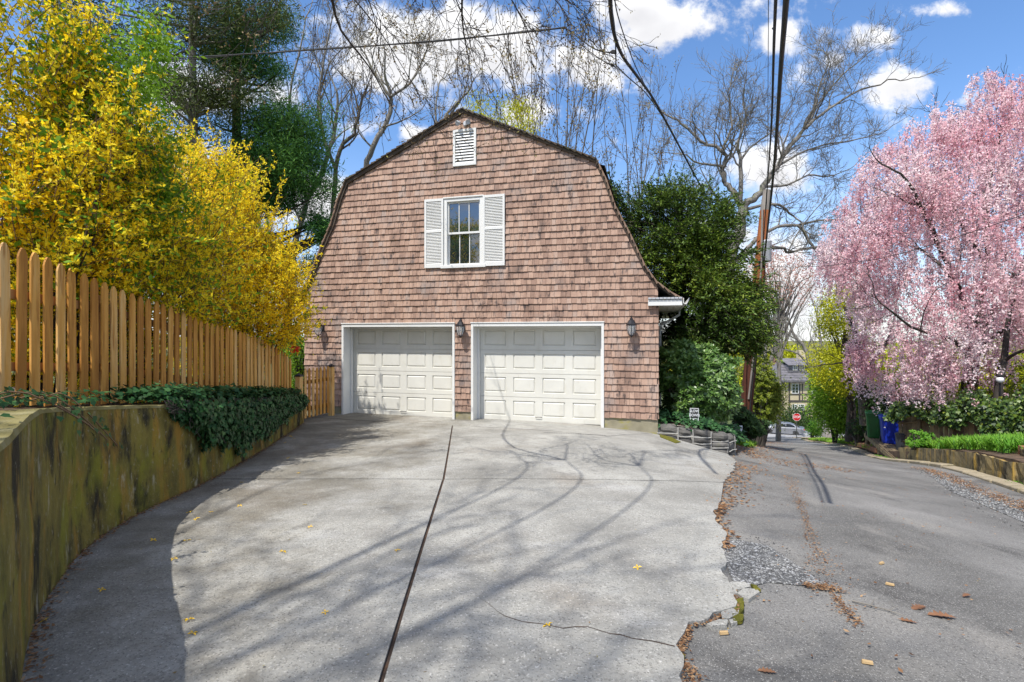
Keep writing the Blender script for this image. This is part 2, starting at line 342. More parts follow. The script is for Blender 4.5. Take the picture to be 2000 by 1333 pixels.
leafmat('ivyy', 'ivy_hedge_leaf', [(.015,.035,.008),(.04,.085,.015),(.12,.19,.02),(.26,.26,.03)], transl=.15, rough=.45, spec=.5)
leafmat('lily', 'daylily_leaf', [(.05,.17,.012),(.11,.28,.018),(.22,.40,.04)], transl=.35)
leafmat('cherry', 'cherry_blossom', [(.66,.30,.37),(.84,.53,.58),(.92,.72,.75),(.96,.88,.88)], transl=.5)
leafmat('chart', 'yellow_green_leaf', [(.24,.27,.01),(.44,.46,.014),(.64,.60,.025)], transl=.35)
leafmat('green', 'fresh_green_leaf', [(.08,.18,.012),(.17,.33,.02),(.32,.50,.04)], transl=.35)
leafmat('redbud', 'coral_bud', [(.36,.12,.09),(.50,.24,.18),(.60,.40,.34)], transl=.3)
leafmat('bud', 'tree_bud', [(.14,.08,.04),(.24,.17,.07),(.34,.30,.08)], transl=.2)
leafmat('dry', 'dry_leaf', [(.07,.035,.018),(.17,.085,.04),(.28,.155,.075),(.38,.25,.14)], transl=.15, rough=.8)
leafmat('hedge', 'yellowish_shrub_leaf', [(.07,.10,.01),(.15,.20,.015),(.30,.31,.025)], transl=.25)
leafmat('grass', 'grass_blade', [(.06,.14,.012),(.14,.28,.02),(.22,.40,.03)], transl=.3)
leafmat('darksh', 'dark_shrub_leaf', [(.012,.03,.008),(.03,.07,.014),(.07,.13,.025)], transl=.15)
# ---------------------------------------------------------------- ground height: smooth surface through surveyed points (x, y, height below the eye)
CP = np.array([(0,-6,-1.55),(-6,-6,-1.4),(6,-6,-1.8),(0,0,-1.6),(0,2.4,-1.6),(-2.4,2.6,-1.6),(0,5,-1.70),(-3.6,5,-1.72),(0,8,-1.83),(-4,8.2,-1.87),(-4.5,11.4,-1.95),(0,11.6,-1.96),(-2.5,11.6,-1.96),
 (-4.4,13,-1.97),(-12,12,-1.9),(-10,4,-1.6),(2,11,-2.0),(3.03,10.84,-2.08),(3,8,-1.98),(4.4,10.5,-2.46),(-5,22,-2.2),(5,16,-2.9),(2.6,2.65,-1.75),(5,5,-2.1),(.8,2.4,-1.62),(2.5,5.5,-1.84),(7,7.5,-2.5),(8,2,-2.2),
 (9.4,9.6,-2.97),(13.2,17.6,-4.3),(15.6,22.5,-5.27),(18.2,28.8,-6.18),(23.4,40.3,-8.3),(29.6,54,-10.75),(8.6,20,-4.4),(13.3,30,-6.2),(18,40,-8.2),(25.5,54,-10.7),(34,64,-12.1),(42,66,-12.5),(20,66,-12.0),(34,75,-12.8),
 (-8,40,-4),(5,45,-8),(14,12,-3.4),(20,18,-4.6),(30,30,-7.0),(50,50,-11),(60,95,-14.5),(40,110,-14.5),(-40,60,-5),(-60,-40,-1),(60,-30,-3),(90,60,-12),(0,120,-12),(-60,130,-8)], dtype=float)
def tps_fit(C):
    n = len(C); d = np.hypot(C[:, None, 0] - C[None, :, 0], C[:, None, 1] - C[None, :, 1])
    K = np.where(d > 0, d * d * np.log(d + 1e-12), 0) + np.eye(n) * .3
    Pm = np.c_[np.ones(n), C[:, :2]]; A = np.zeros((n+3, n+3)); A[:n, :n] = K; A[:n, n:] = Pm; A[n:, :n] = Pm.T
    return np.linalg.solve(A, np.r_[C[:, 2], 0, 0, 0])
def tps_eval(C, w, x, y):
    x = np.clip(np.atleast_1d(np.asarray(x, float)), -60, 90); y = np.clip(np.atleast_1d(np.asarray(y, float)), -40, 130)
    d2 = (x[:, None] - C[None, :, 0])**2 + (y[:, None] - C[None, :, 1])**2
    return (.5 * d2 * np.log(d2 + 1e-12)) @ w[:len(C)] + w[-3] + w[-2] * x + w[-1] * y
W1 = tps_fit(CP)
def Hn(x, y): return tps_eval(CP, W1, x, y) + CZ
def H(x, y): return float(Hn(x, y)[0])
_Z = np.concatenate([np.arange(1.2, 15, .02), np.arange(15, 110, .1)])
def G(px, py, fn=None):
    "ground point seen at a photo pixel"
    z = CZ - (py - HY) / F * _Z; g = (fn or Hn)((px - 1000) / F * _Z, _Z)
    i = np.argmax(z <= g); d = _Z[i] if z[i] <= g[i] else _Z[-1]
    return ((px - 1000) / F * d, d)
def densify(poly, step, jag=0, closed=True, rs=None):
    out = []; n = len(poly)
    for i in range(n if closed else n - 1):
        a, b = np.array(poly[i][:2]), np.array(poly[(i+1) % n][:2]); L = np.hypot(*(b-a)); k = max(1, int(L / step))
        nrm = np.array([-(b-a)[1], (b-a)[0]]) / (L + 1e-9)
        for j in range(k):
            p = a + (b-a) * j / k
            if jag and j: p = p + nrm * (rs or R).uniform(-jag, jag)
            out.append((float(p[0]), float(p[1])))
    if not closed: out.append(tuple(map(float, poly[-1][:2])))
    return out
def inside(poly, x, y):
    x = np.asarray(x); y = np.asarray(y); c = np.zeros(x.shape, bool); n = len(poly)
    for i in range(n):
        x0, y0 = poly[i]; x1, y1 = poly[(i+1) % n]
        t = ((y0 > y) != (y1 > y)) & (x < (x1-x0) * (y-y0) / ((y1-y0) or 1e-9) + x0)
        c ^= t
    return c
def sheet(name, poly, step, hf, m, off=0, skirt=0, parent=None, edge=None, rough=0):
    poly = densify(poly, edge or step * 1.5)
    P_ = np.array(poly); x0, y0 = P_.min(0); x1, y1 = P_.max(0)
    gx, gy = np.meshgrid(np.arange(x0 + step/2, x1, step), np.arange(y0 + step/2, y1, step)); gx = gx.ravel(); gy = gy.ravel()
    k = inside(poly, gx, gy); pts = [Vector(p) for p in poly] + [Vector((a, b)) for a, b in zip(gx[k], gy[k])]
    n = len(poly)
    r = delaunay_2d_cdt(pts, [], [list(range(n))], 1, 1e-5)
    V2 = np.array([(v.x, v.y) for v in r[0]]); z = hf(V2[:, 0], V2[:, 1]) + off
    if rough:
        z = z + np.array([noise.fractal(Vector((a*1.7, b*1.7, 3)), 1, 2, 4) for a, b in V2]) * rough
    V = np.c_[V2, z]; Fc = [tuple(f) for f in r[2]]
    me = bpy.data.meshes.new(name); vs = [tuple(v) for v in V]
    if skirt:
        from collections import Counter
        ec = Counter()
        for f in Fc:
            for i in range(len(f)): ec[(f[i], f[(i+1) % len(f)])] += 1
        low = {}
        for (a, b) in list(ec):
            if (b, a) not in ec:
                for q in (a, b):
                    if q not in low: low[q] = len(vs); vs.append((vs[q][0], vs[q][1], vs[q][2] - skirt))
                Fc.append((b, a, low[a], low[b]))
    me.from_pydata(vs, [], Fc); me.materials.append(m); me.update()
    o = link(name, me, parent)
    if parent is None: o['kind'] = 'structure'
    return o
# open ground out to the horizon
xs = np.concatenate([np.linspace(-900, -62, 14), np.linspace(-58, -13, 16), np.arange(-12, 42, .6), np.linspace(43, 88, 16), np.linspace(95, 900, 14)])
ys = np.concatenate([np.linspace(-600, -42, 10), np.linspace(-38, -7, 10), np.arange(-6, 72, .6), np.linspace(73, 128, 20), np.linspace(135, 1500, 14)])
gx, gy = np.meshgrid(xs, ys); nx, ny = len(xs), len(ys)
V = np.c_[gx.ravel(), gy.ravel(), Hn(gx.ravel(), gy.ravel()) - .09]
ii = (np.arange(ny-1)[:, None] * nx + np.arange(nx-1)[None, :]).ravel()
t = np_mesh('terrain', V, np.stack([ii, ii+1, ii+nx+1, ii+nx], -1), M['grassland'], smooth=True); t['kind'] = 'structure'
# distant hills
ha = np.linspace(0, 2*math.pi, 97)[:-1]; V = []; 
for r, base in ((180, -16), (260, -12), (360, -4), (520, -2), (700, -18)):
    for i, a in enumerate(ha):
        hgt = base + 4 * noise.noise(Vector((math.cos(a) * 3, math.sin(a) * 3, r * .01))) if r not in (180, 700) else base
        V.append((r * math.cos(a) + 20, r * math.sin(a) + 20, hgt))
Q = [(j*96 + i, j*96 + (i+1) % 96, (j+1)*96 + (i+1) % 96, (j+1)*96 + i) for j in range(4) for i in range(96)]
M['hill'] = pmat('wooded_hill', [(.05,.05,.03),(.10,.11,.03),(.17,.16,.05),(.12,.09,.07)], scale=.12, detail=10, rough=1, bump=1, bscale=.6)
o = np_mesh('hills', V, Q, M['hill'], smooth=True); o['kind'] = 'structure'

# ---------------------------------------------------------------- road (one lane running down to a cross street)
def radge(y): return 9.55 + .457 * (y - 9.6)        # right edge of the road
LEFTE = [(-2.5,-5),(-1.5,0),(-1,4),(-1,9),(2,10.4),(4.2,10.4),(4.9,11.8),(8.0,20),(12.6,30),(17.6,40),(25.0,54),(26.0,57)]
road_poly = LEFTE + [(12, 57.4), (12, 69), (52, 69), (52, 58.5), (33.5, 57.6), (31.4, 56.6)] + [(radge(y), y) for y in (54,40,30,20,9.6,4,-5)]
sheet('road', road_poly, .4, Hn, M['asphalt'], 0, edge=.5)
# concrete driveway slabs
WP = [(-1.0,-3.2),(-1.25,.6),(-1.96,2.0),(-2.54,2.73),(-2.78,3.05),(-3.28,3.94),(-3.53,4.8),(-3.65,6.2),(-3.97,8.1),(-4.28,9.8),(-4.6,11.5)]
def off(p, dx=0, dy=0): return (p[0]+dx, p[1]+dy)
J0, J1, J2 = G(884, 834), G(866, 942), G(748, 1333)
J3 = (J2[0] + (J2[0]-J1[0]) / (J2[1]-J1[1]) * (-3.2-J2[1]), -3.2)
TL = G(418, 941); TR = [G(1100, 942), G(1250, 944), G(1412, 948)]
D0, D1 = G(560, 814), G(1186, 856)
RE = [G(*p) for p in [(1408,985),(1395,1010),(1402,1030),(1420,1052),(1408,1078),(1418,1100),(1411,1128),(1424,1148),(1432,1168),(1440,1188),(1437,1196),(1412,1203),(1385,1218),(1345,1226),(1336,1250),(1320,1275),(1336,1298),(1326,1333)]]
drive = struct('driveway')
rs = random.Random(3); g = .013
S1 = [p for p in WP if p[1] < TL[1] - .1] + [off(TL,0,-.02), off(J1,-g,-.02), off(J2,-g), off(J3,-g)]
S1 = [off(p, -.12) if p in WP else p for p in S1]
S2 = [off(J1,g,-.016)] + [off(p,0,-.016) for p in TR] + densify(RE, .07, .022, False, rs) + [(.75,1.2),(.6,-3.2), off(J3,g)]
Lw = [off(p, -.12) for p in WP if p[1] > TL[1] + .1]
S3 = [off(TL,-.1,.02)] + Lw + [(-4.75,11.9)] + [off(D0, 0,-.02), off(J0,-g,-.02), off(J1,-g,.016)]
PL = [G(*p) for p in [(1287,852),(1320,861),(1360,871),(1400,882),(1420,889),(1436,903),(1433,922),(1416,945)]]
S4 = [off(J1,g,.016), off(J0,g,-.02), off(D1,0,-.02)] + [(2.98,10.82)] + densify(PL, .1, .02, False, rs) + [off(p,0,.016) for p in reversed(TR)]
TH = math.atan(.275)
def fac(s, n): return (-1.1 + s * math.cos(TH) + n * math.sin(TH), 11.9725 - s * math.sin(TH) + n * math.cos(TH))
S5 = [off(D0,0,.02), off(J0,0,.02), off(D1,0,.02), (2.98,10.85), fac(4.2,.2), fac(3.4,.75), fac(-3.2,.75), fac(-3.6,.1), (-4.85,13.0), (-4.85,12.2)]
for p in (S1, S2, S3, S4, S5):
    sheet('concrete_slab', p, .22, Hn, M['concrete'], .032, .05, drive, edge=.1)
for q in ([(1418,1150),(1430,1143),(1455,1146),(1466,1153),(1445,1160),(1426,1158)], [(1440,1168),(1452,1158),(1478,1160),(1484,1166),(1462,1180),(1452,1178)],
          [(1424,1164),(1436,1160),(1441,1167),(1430,1169)], [(1408,1208),(1420,1198),(1444,1200),(1442,1210),(1425,1218),(1410,1216)],
          [(1380,1228),(1405,1220),(1422,1222),(1420,1230),(1390,1232)], [(1424,1222),(1434,1218),(1440,1226),(1428,1228)]):
    sheet('concrete_fragment', [G(*p) for p in q], .05, Hn, M['concrete'], .026, .04, drive, edge=.03)
sheet('joint_filler', [off(J0,-.05), off(J0,.05), off(J1,.05), off(J2,.05), off(J3,.05), off(J3,-.05), off(J2,-.05), off(J1,-.05)], .3, Hn, M['joint'], .016, 0, drive)
sheet('joint_filler', [off(TL,0,-.04)] + [off(p,0,-.04) for p in TR] + [off(p,0,.04) for p in TR[::-1]] + [off(TL,0,.04)], .3, Hn, M['joint'], .012, 0, drive)
sheet('joint_filler', [off(D0,0,-.05), off(J0,0,-.05), off(D1,0,-.05), off(D1,0,.05), off(J0,0,.05), off(D0,0,.05)], .3, Hn, M['joint'], .012, 0, drive)
ck = [G(*p) for p in [(938,1182),(962,1200),(985,1216),(1020,1228),(1060,1234),(1100,1240),(1150,1240),(1190,1250),(1235,1262),(1275,1268),(1318,1278)]]; ck = densify(ck, .06, .012, False, rs)
mb = MB()
for i, (x, y) in enumerate(ck):
    w_ = .0028 * (1 + .8*rs.random()) * min(1, i/6 + .2); mb.v += [(x, y-w_, H(x, y)+.0335), (x, y+w_, H(x, y)+.0335)]
mb.f = [(2*i, 2*i+2, 2*i+3, 2*i+1) for i in range(len(ck)-1)]; mb.build('crack', M['joint'], drive)
# channel drain grate set in the joint in front of the right door
A, B = Vector((*G(1062,849), 0)), Vector((*G(1184,855), 0))
dr = thing('drain_grate', 'narrow black slotted drain grate in the slab before the right garage door', 'drain', (A.x, A.y, H(A.x, A.y) + .02), 0)
dv = (B - A); n = int(dv.length / .045); mb = MB()
for i in range(n):
    p = A + dv * (i + .5) / n - A; mb.box((p.x, p.y, H(A.x + p.x, A.y + p.y) - H(A.x, A.y) + .008), (.018, .09, .012), math.atan2(dv.y, dv.x))
mb.build('slats', M['black'], dr)
# gravel fill patches
def pebbles(name, poly, n, smin, smax, label, seed):
    r = np.random.RandomState(seed); P_ = np.array(poly); a, b = P_.min(0), P_.max(0)
    p = r.uniform(a, b, (n*3, 2)); p = p[inside(poly, p[:, 0], p[:, 1])][:n]; n = len(p)
    s = r.uniform(smin, smax, n); c = np.c_[p, Hn(p[:, 0], p[:, 1]) + s*.35]
    base = np.array([(1,0,0),(0,1,0),(-1,0,0),(0,-1,0),(0,0,1),(0,0,-1)], float)
    dirs = base[None] * s[:, None, None] * r.uniform(.45, 1.1, (n, 6, 1)) * np.array([1, 1, .6])
    an = r.uniform(0, 6.3, n); ca, sa = np.cos(an), np.sin(an)
    x = dirs[..., 0]*ca[:, None] - dirs[..., 1]*sa[:, None]; y = dirs[..., 0]*sa[:, None] + dirs[..., 1]*ca[:, None]
    V = np.stack([x, y, dirs[..., 2]], -1) + c[:, None]
    f = np.array([(0,1,4),(1,2,4),(2,3,4),(3,0,4),(1,0,5),(2,1,5),(3,2,5),(0,3,5)])
    Q = (np.arange(n)[:, None, None] * 6 + f[None]).reshape(-1, 3)
    o = np_mesh(name, V.reshape(-1, 3), Q, M['pebble']); tag(o, label, 'gravel', kind='stuff')
GP = [G(*p) for p in [(1408,1062),(1440,1056),(1500,1068),(1545,1098),(1600,1135),(1612,1146),(1560,1146),(1500,1140),(1475,1148),(1432,1140),(1418,1100)]]
sheet('gravel_patch', GP, .12, Hn, M['gravel'], .006)
GX = [G(*p) for p in [(1400,1045),(1500,1050),(1570,1085),(1640,1140),(1650,1170),(1560,1160),(1480,1160),(1430,1150)]]; pebbles('gravel', GX, 420, .004, .010, 'loose grit strayed round the grey gravel patch', 15)
pebbles('gravel', GP, 5200, .006, .014, 'loose grey gravel filling a hole in the asphalt beside the driveway edge', 5)
RG = [G(*p) for p in [(1800,918),(1900,948),(2000,985),(2100,1020),(2100,1060),(2000,1022),(1930,992),(1860,962)]]
sheet('gravel_patch', RG, .25, Hn, M['gravel'], .006)
RX = [G(*p) for p in [(1780,912),(1900,940),(2000,975),(2100,1005),(2100,1090),(2000,1045),(1900,1000),(1840,965)]]; pebbles('gravel', RX, 900, .008, .018, 'loose grit strayed beside the pale gravel strip at the right kerb', 16)
pebbles('gravel', RG, 5000, .012, .03, 'pale grey gravel strip along the foot of the right kerb', 6)

# ---------------------------------------------------------------- left retaining wall, upper terrace
def wtop(y): return CZ + float(np.interp(y, [1, 3.1, 5.6, 11.5], [-.42, -.43, -.74, -1.37]))
wall_c = densify(WP, .06, 0, False)
def smooth_path(p, it=2):
    p = [np.array(q) for q in p]
    for _ in range(it): p = [p[0]] + [(p[i-1] + 2*p[i] + p[i+1]) / 4 for i in range(1, len(p)-1)] + [p[-1]]
    return p
wc = smooth_path(wall_c, 30); TW = .24
tg = np.gradient(np.array(wc), axis=0); tg = tg / np.linalg.norm(tg, axis=1)[:, None]; nl = np.c_[-tg[:, 1], tg[:, 0]]   # to the left (behind)
rw = thing('retaining_wall', 'curved mossy concrete retaining wall along the left side of the driveway', 'retaining wall', (-3.6, 6, H(-3.6, 6)))
mb = MB(); mc = MB(); rows = 7
for i in range(len(wc)):
    x, y = wc[i]; zt = wtop(y); zb = H(x, y) - .1
    for k in range(rows):
        f = k / (rows-1); bul = .012 * noise.noise(Vector((x*2, y*2, f*3))) + .02 * (1-f)
        mb.v.append((x - nl[i,0]*bul, y - nl[i,1]*bul, zb + (zt-.035-zb) * f))
    jt = .010*noise.noise(Vector((x*9, y*9, 1))); mc.v += [(x - nl[i,0]*.004, y - nl[i,1]*.004, zt-.035), (x + nl[i,0]*(.003+abs(jt)), y + nl[i,1]*(.003+abs(jt)), zt - .008 + jt), (x + nl[i,0]*TW, y + nl[i,1]*TW, zt-.005), (x + nl[i,0]*TW, y + nl[i,1]*TW, zb)]
for i in range(len(wc)-1):
    for k in range(rows-1): mb.f.append((i*rows+k, (i+1)*rows+k, (i+1)*rows+k+1, i*rows+k+1))
    for k in range(3): mc.f.append((i*4+k, (i+1)*4+k, (i+1)*4+k+1, i*4+k+1))
e = len(wc)-1; mb.f.append(tuple(e*rows+k for k in range(rows))); 
mc.f.append((e*4, e*4+1, e*4+2, e*4+3))
mb.build('wall_face', M['wall'], rw, smooth=True, world=True); mc.build('wall_cap', M['walltop'], rw, world=True)
# soil of the upper terrace
def terr(x, y):
    return np.interp(np.atleast_1d(y), [-6, 3.1, 5.6, 11.5, 16], [1.25, 1.12, .83, .20, -.25]) + np.clip(-(np.atleast_1d(x) + 4.2) * .03, 0, .4)
tp = [(wc[i][0] + nl[i,0]*.2, wc[i][1] + nl[i,1]*.2) for i in range(len(wc))]
sheet('garden_bed', [tuple(map(float, p)) for p in tp] + [(-5.5,13.4),(-7,16),(-30,16),(-30,-6),(-1.3,-6)], .5, terr, M['soil'], -.03, .9, edge=.4, rough=.02)
# ---------------------------------------------------------------- the garage
SILL = -.36
GO = (-1.1, 11.9725, SILL)
def fpx(px, py):
    "photo pixel on the gable wall -> (s along the wall, height over the sill)"
    t = (px - 1000) / F; Zp = 11.67 / (1 + .275 * t)
    return ((t * Zp + 1.1) / math.cos(TH), 1.96 - (py - HY) / F * Zp)
gar = thing('garage', 'brown cedar-shingled two-door garage with a gambrel roof at the end of the driveway', 'garage', GO, -TH)
LOC = {gar.name}
ORG[gar.name] = Vector((0, 0, 0))      # its parts are modelled in the garage's own frame
prof_px = [(907, 214), (1167, 311), (1186, 350), (1204, 402), (1234, 459), (1262, 519), (1284, 549), (1312, 570), (1336, 583)]
prof = [fpx(*p) for p in prof_px]; s0 = prof[0][0]
prof = [(s - s0 if i else 0, z) for i, (s, z) in enumerate(prof)]
def xlim(z):
    zs = [p[1] for p in prof][::-1]; ss = [p[0] for p in prof][::-1]
    return float(np.interp(z, zs, ss))
SL, SR = fpx(596, 700)[0], fpx(1285, 700)[0]
EZ = prof[-1][1]      # eave height
# openings: (s0, s1, z0, z1) outer edges of their trim
dl = (fpx(669, 700)[0], fpx(889, 700)[0], -.5, fpx(780, 633)[1]); drr = (fpx(921, 700)[0], fpx(1180, 700)[0], -.5, fpx(1050, 631)[1])
dtop = max(dl[3], drr[3]); dl = dl[:3] + (dtop,); drr = drr[:3] + (dtop,)
w0 = fpx(831, 525); w1 = fpx(987, 380); win = (w0[0], w1[0], w0[1], w1[1])
v0 = fpx(886, 327); v1 = fpx(931, 251); ven = (v0[0], v1[0], v0[1], v1[1])
FND = .22
# wall core behind the shingles, with the two door openings cut out
DEP = 9.0
mb = MB()
def wallpoly(a, b, z0, z1): mb.bx(a, b, .0, .16, z0, z1)
wallpoly(SL, dl[0], FND, dtop); wallpoly(dl[1], drr[0], FND, dtop); wallpoly(drr[1], SR, FND, dtop)
zz = sorted(set([dtop, win[2]+.03, win[3]-.02, EZ - .12] + [z_-.03 for s_, z_ in prof[:-1]] + list(np.arange(EZ, prof[0][1]-.05, .3))))
def lim_(z): return min(SR, xlim(z + .03) - .04) if z > EZ - .12 else SR
for z_a, z_b in zip(zz[:-1], zz[1:]):
    la, lb = lim_(z_a + .001), max(.0, lim_(z_b)); zm_ = (z_a+z_b)/2
    if win[2] < zm_ < win[3]-.02:
        mb.prism([(max(SL,-la), z_a), (win[0]+.2, z_a), (win[0]+.2, z_b), (max(SL,-lb), z_b)], 0, .16); mb.prism([(win[1]-.2, z_a), (la, z_a), (lb, z_b), (win[1]-.2, z_b)], 0, .16)
    else: mb.prism([(max(SL,-la), z_a), (la, z_a), (lb, z_b), (max(SL,-lb), z_b)], 0, .16)
mb.bx(SL, SL + .16, .16, DEP, FND, EZ - .1); mb.bx(SR - .16, SR, .16, DEP, FND, EZ - .1); mb.bx(SL, SR, DEP, DEP + .16, FND, EZ)
M['sheath'] = flat('wall_sheathing', (.07,.05,.04), .9)
mb.build('wall', M['sheath'], gar)
mb = MB()
for a, b in ((SL, dl[0]), (dl[1], drr[0]), (drr[1], SR)): mb.bx(a, b, .0, .16, -.9, FND)
mb.bx(SL, SL+.16, .16, DEP, -1.2, FND); mb.bx(SR-.16, SR, .16, DEP, -1.4, FND)
mb.bx(SL+.16, SR-.16, 2.2, 2.3, -.5, dtop + .2)
mb.build('foundation', M['found'], gar, bevel=.006)
# shingles
CH = .1435
class ShList:
    def __init__(s): s.items = []
sh = []
row = 0; z = FND - .01
rsh = random.Random(5)
while z < prof[0][1] - .05:
    z1 = z + CH; zm = z + CH * .5
    lim = xlim(z1 - .02) - .035 if z1 > EZ - .1 else 99
    a = max(SL, -lim) - (.012 if lim > 90 else 0); b = min(SR, lim) + (.012 if lim > 90 else 0)
    if b - a > .06:
        x = a - rsh.uniform(0, .1)
        while x < b:
            w = rsh.choice((.085, .10, .11, .12, .135, .105)) * rsh.uniform(.9, 1.1)
            x0, x1 = max(x, a), min(x + w - .005, b); x += w
            if x1 - x0 < .03: continue
            pieces = [(x0, x1, z + rsh.uniform(-.006, .004), z1 + .02)]
            for (o0, o1, oz0, oz1) in (dl, drr, win, ven):
                new = []
                for (p0, p1, q0, q1) in pieces:
                    if p1 <= o0 or p0 >= o1 or q0 >= oz1 - .01 or q1 - .02 <= oz0 + .01: new.append((p0, p1, q0, q1)); continue
                    if p0 < o0 - .02: new.append((p0, o0, q0, q1))
                    if p1 > o1 + .02: new.append((o1, p1, q0, q1))
                    c0, c1 = max(p0, o0), min(p1, o1)
                    if q1 > oz1 + .04 and q0 < oz1: new.append((c0, c1, oz1 + .004, q1))
                    if q0 < oz0 - .03 and q1 > oz0: new.append((c0, c1, q0, oz0 - .002))
                pieces = new
            for pc in pieces:
                if pc[1] - pc[0] > .02: sh.append(pc)
    z = z1; row += 1
def shingle_geo(x0, x1, z0, z1, t, sk):
    # wedge: thick butt at the bottom, tucked under the course above
    v = [(x0, -t, z0), (x1, -t, z0 + sk), (x1, .002, z0 + sk), (x0, .002, z0), (x0, -.005, z1), (x1, -.005, z1), (x1, .002, z1), (x0, .002, z1)]
    return v, [(3,2,1,0),(4,5,6,7),(0,1,5,4),(1,2,6,5),(3,0,4,7)]
# the nearest 300 (right end, low) are single parts; the rest one part
def dist(p): return (fac((p[0]+p[1])/2, 0)[0])**2 + (fac((p[0]+p[1])/2, 0)[1])**2 + ((p[2] + SILL - CZ))**2
full = sorted([p for p in sh if p[1] - p[0] > .075 and p[3] - p[2] > .14], key=lambda p: dist(p) / ((p[1]-p[0]) * 6))[:300]; fs = set(full)
protos = []
for k in range(5):
    t = .026 + .003 * k
    q = MB(); v, f = shingle_geo(-.5, .5, 0, CH + .02, t, .004 * (k - 2) * .5); q.add(v, f); protos.append(q.mesh('shingle', M['shingle']))
for i, p in enumerate(full):
    o = link('shingle', protos[i % 5], gar); o.location = ((p[0]+p[1])/2, 0, p[2]); o.scale = (p[1]-p[0], 1, 1)
mb = MB()
for p in sh:
    if p in fs: continue
    v, f = shingle_geo(*p, rsh.uniform(.025, .038), rsh.uniform(-.004, .004)); mb.add(v, f)
o = mb.build('shingle_courses', M['shingle'], gar); o['kind'] = 'stuff'
# side-wall shingle courses (plain lapped boards of shingles, seen only edge on)
mb = MB()
for side, sx in ((SR, 1), (SL, -1)):
    zz = FND
    while zz < EZ - .15:
        yy = .0
        while yy < DEP:
            w = rsh.uniform(.12, .22); x0 = side; x1 = side + sx * .025
            mb.add([(x0, yy, zz), (x1, yy, zz), (x1, yy + w - .006, zz), (x0, yy + w - .006, zz), (x0, yy, zz+CH), (x0 + sx*.004, yy, zz+CH), (x0 + sx*.004, yy+w-.006, zz+CH), (x0, yy+w-.006, zz+CH)], [(3,2,1,0),(0,1,5,4),(1,2,6,5),(2,3,7,6)])
            yy += w
        zz += CH
o = mb.build('side_shingles', M['shingle'], gar); o['kind'] = 'stuff'
# roof shell: overhangs the gable by a hand's width
OV = .10
mb = MB(); th = .07
pr = [(s, z) for s, z in prof]; full_prof = [(-s, z) for s, z in pr[::-1]] + pr[1:]
n = len(full_prof)
nor = []
for i in range(n):
    a = full_prof[max(0, i-1)]; b = full_prof[min(n-1, i+1)]; d = Vector((b[0]-a[0], b[1]-a[1])).normalized(); nor.append((-d.y, d.x))
for i in range(n):
    s, z = full_prof[i]; nx_, nz_ = nor[i]
    mb.v += [(s, -OV + .03, z - .01), (s, DEP + .3, z - .01), (s - nx_*th, -OV + .03, z - nz_*th), (s - nx_*th, DEP + .3, z - nz_*th)]
for i in range(n-1):
    a, b = i*4, (i+1)*4
    mb.f += [(a, a+1, b+1, b), (a+2, b+2, b+3, a+3), (a, b, b+2, a+2), (a+1, a+3, b+3, b+1)]
mb.build('roof', M['roofshingle'], gar)
# roof shingles along the rake (edge courses) — each its own piece
def seg_at(path, L):
    for i in range(len(path)-1):
        a, b = Vector(path[i]), Vector(path[i+1]); d = (b-a).length
        if L <= d: return a + (b-a) * (L/d), (b-a).normalized()
        L -= d
    return Vector(path[-1]), (Vector(path[-1]) - Vector(path[-2])).normalized()
tot = sum((Vector(pr[i+1]) - Vector(pr[i])).length for i in range(len(pr)-1))
brk = (Vector(pr[1]) - Vector(pr[0])).length
q = MB(); q.add([(-.5,0,0),(.5,0,0),(.5,.45,0),(-.5,.45,0),(-.5,0,.045),(.5,0,.012),(.5,.45,.012),(-.5,.45,.045)], [(3,2,1,0),(4,5,6,7),(0,1,5,4),(1,2,6,5),(2,3,7,6),(3,0,4,7)])
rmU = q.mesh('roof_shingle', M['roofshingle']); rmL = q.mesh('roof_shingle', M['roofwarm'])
for sgn in (1, -1):
    L = .0; 
    while L < tot - .05:
        p, d = seg_at(pr, L + .075); up_ = L < brk
        o = link('roof_shingle', rmU if up_ else rmL, gar)
        lift = 0.0
        ang = math.atan2(-d.y, d.x)
        # local x runs up the slope so the thick butt faces down
        o.location = (sgn * p.x, -OV - rsh.uniform(0, .02), p.y + lift - .008)
        o.rotation_euler = (0, (ang + math.pi) if sgn > 0 else math.pi - ang, 0)
        o.rotation_euler = (0, math.atan2(d.y, -d.x) if sgn > 0 else math.atan2(d.y, d.x), 0)
        o.scale = (.175, 1, 1)
        L += .15
# other courses of the roof, seen only from the side
mb = MB()
for sgn in (1, -1):
    L = .0
    while L < tot - .05:
        p, d = seg_at(pr, L); nr = Vector((-d.y, d.x)); nr = nr if nr.y > 0 else -nr; b = p + d * .17
        a3 = [(sgn*p.x, .38, p.y+.002), (sgn*p.x, DEP+.3, p.y+.002), (sgn*(b.x+nr.x*.03), DEP+.3, b.y+nr.y*.03), (sgn*(b.x+nr.x*.03), .38, b.y+nr.y*.03), (sgn*b.x, .38, b.y-.005), (sgn*b.x, DEP+.3, b.y-.005)]
        mb.add(a3, [(0,1,2,3), (3,2,5,4)]); L += .15
o = mb.build('roof_courses', M['roofshingle'], gar); o['kind'] = 'stuff'
# dark rake board under the overhang
mb = MB()
for sgn in (1, -1):
    for i in range(len(pr)-1):
        (a, b), (c, d) = pr[i], pr[i+1]; k = .075 if i == 0 else .04
        mb.prism([(sgn*a, b-.02), (sgn*c, d-.02), (sgn*(c - (.0 if i == 0 else k)), d-.02-k*(1 if i==0 else .5)), (sgn*max(0, a - (.0 if i <= 1 else k)), b-.02-k*(1 if i<=1 else .5))], -OV + .032, -.004)
mb.build('rake_board', M['roofshingle'], gar)
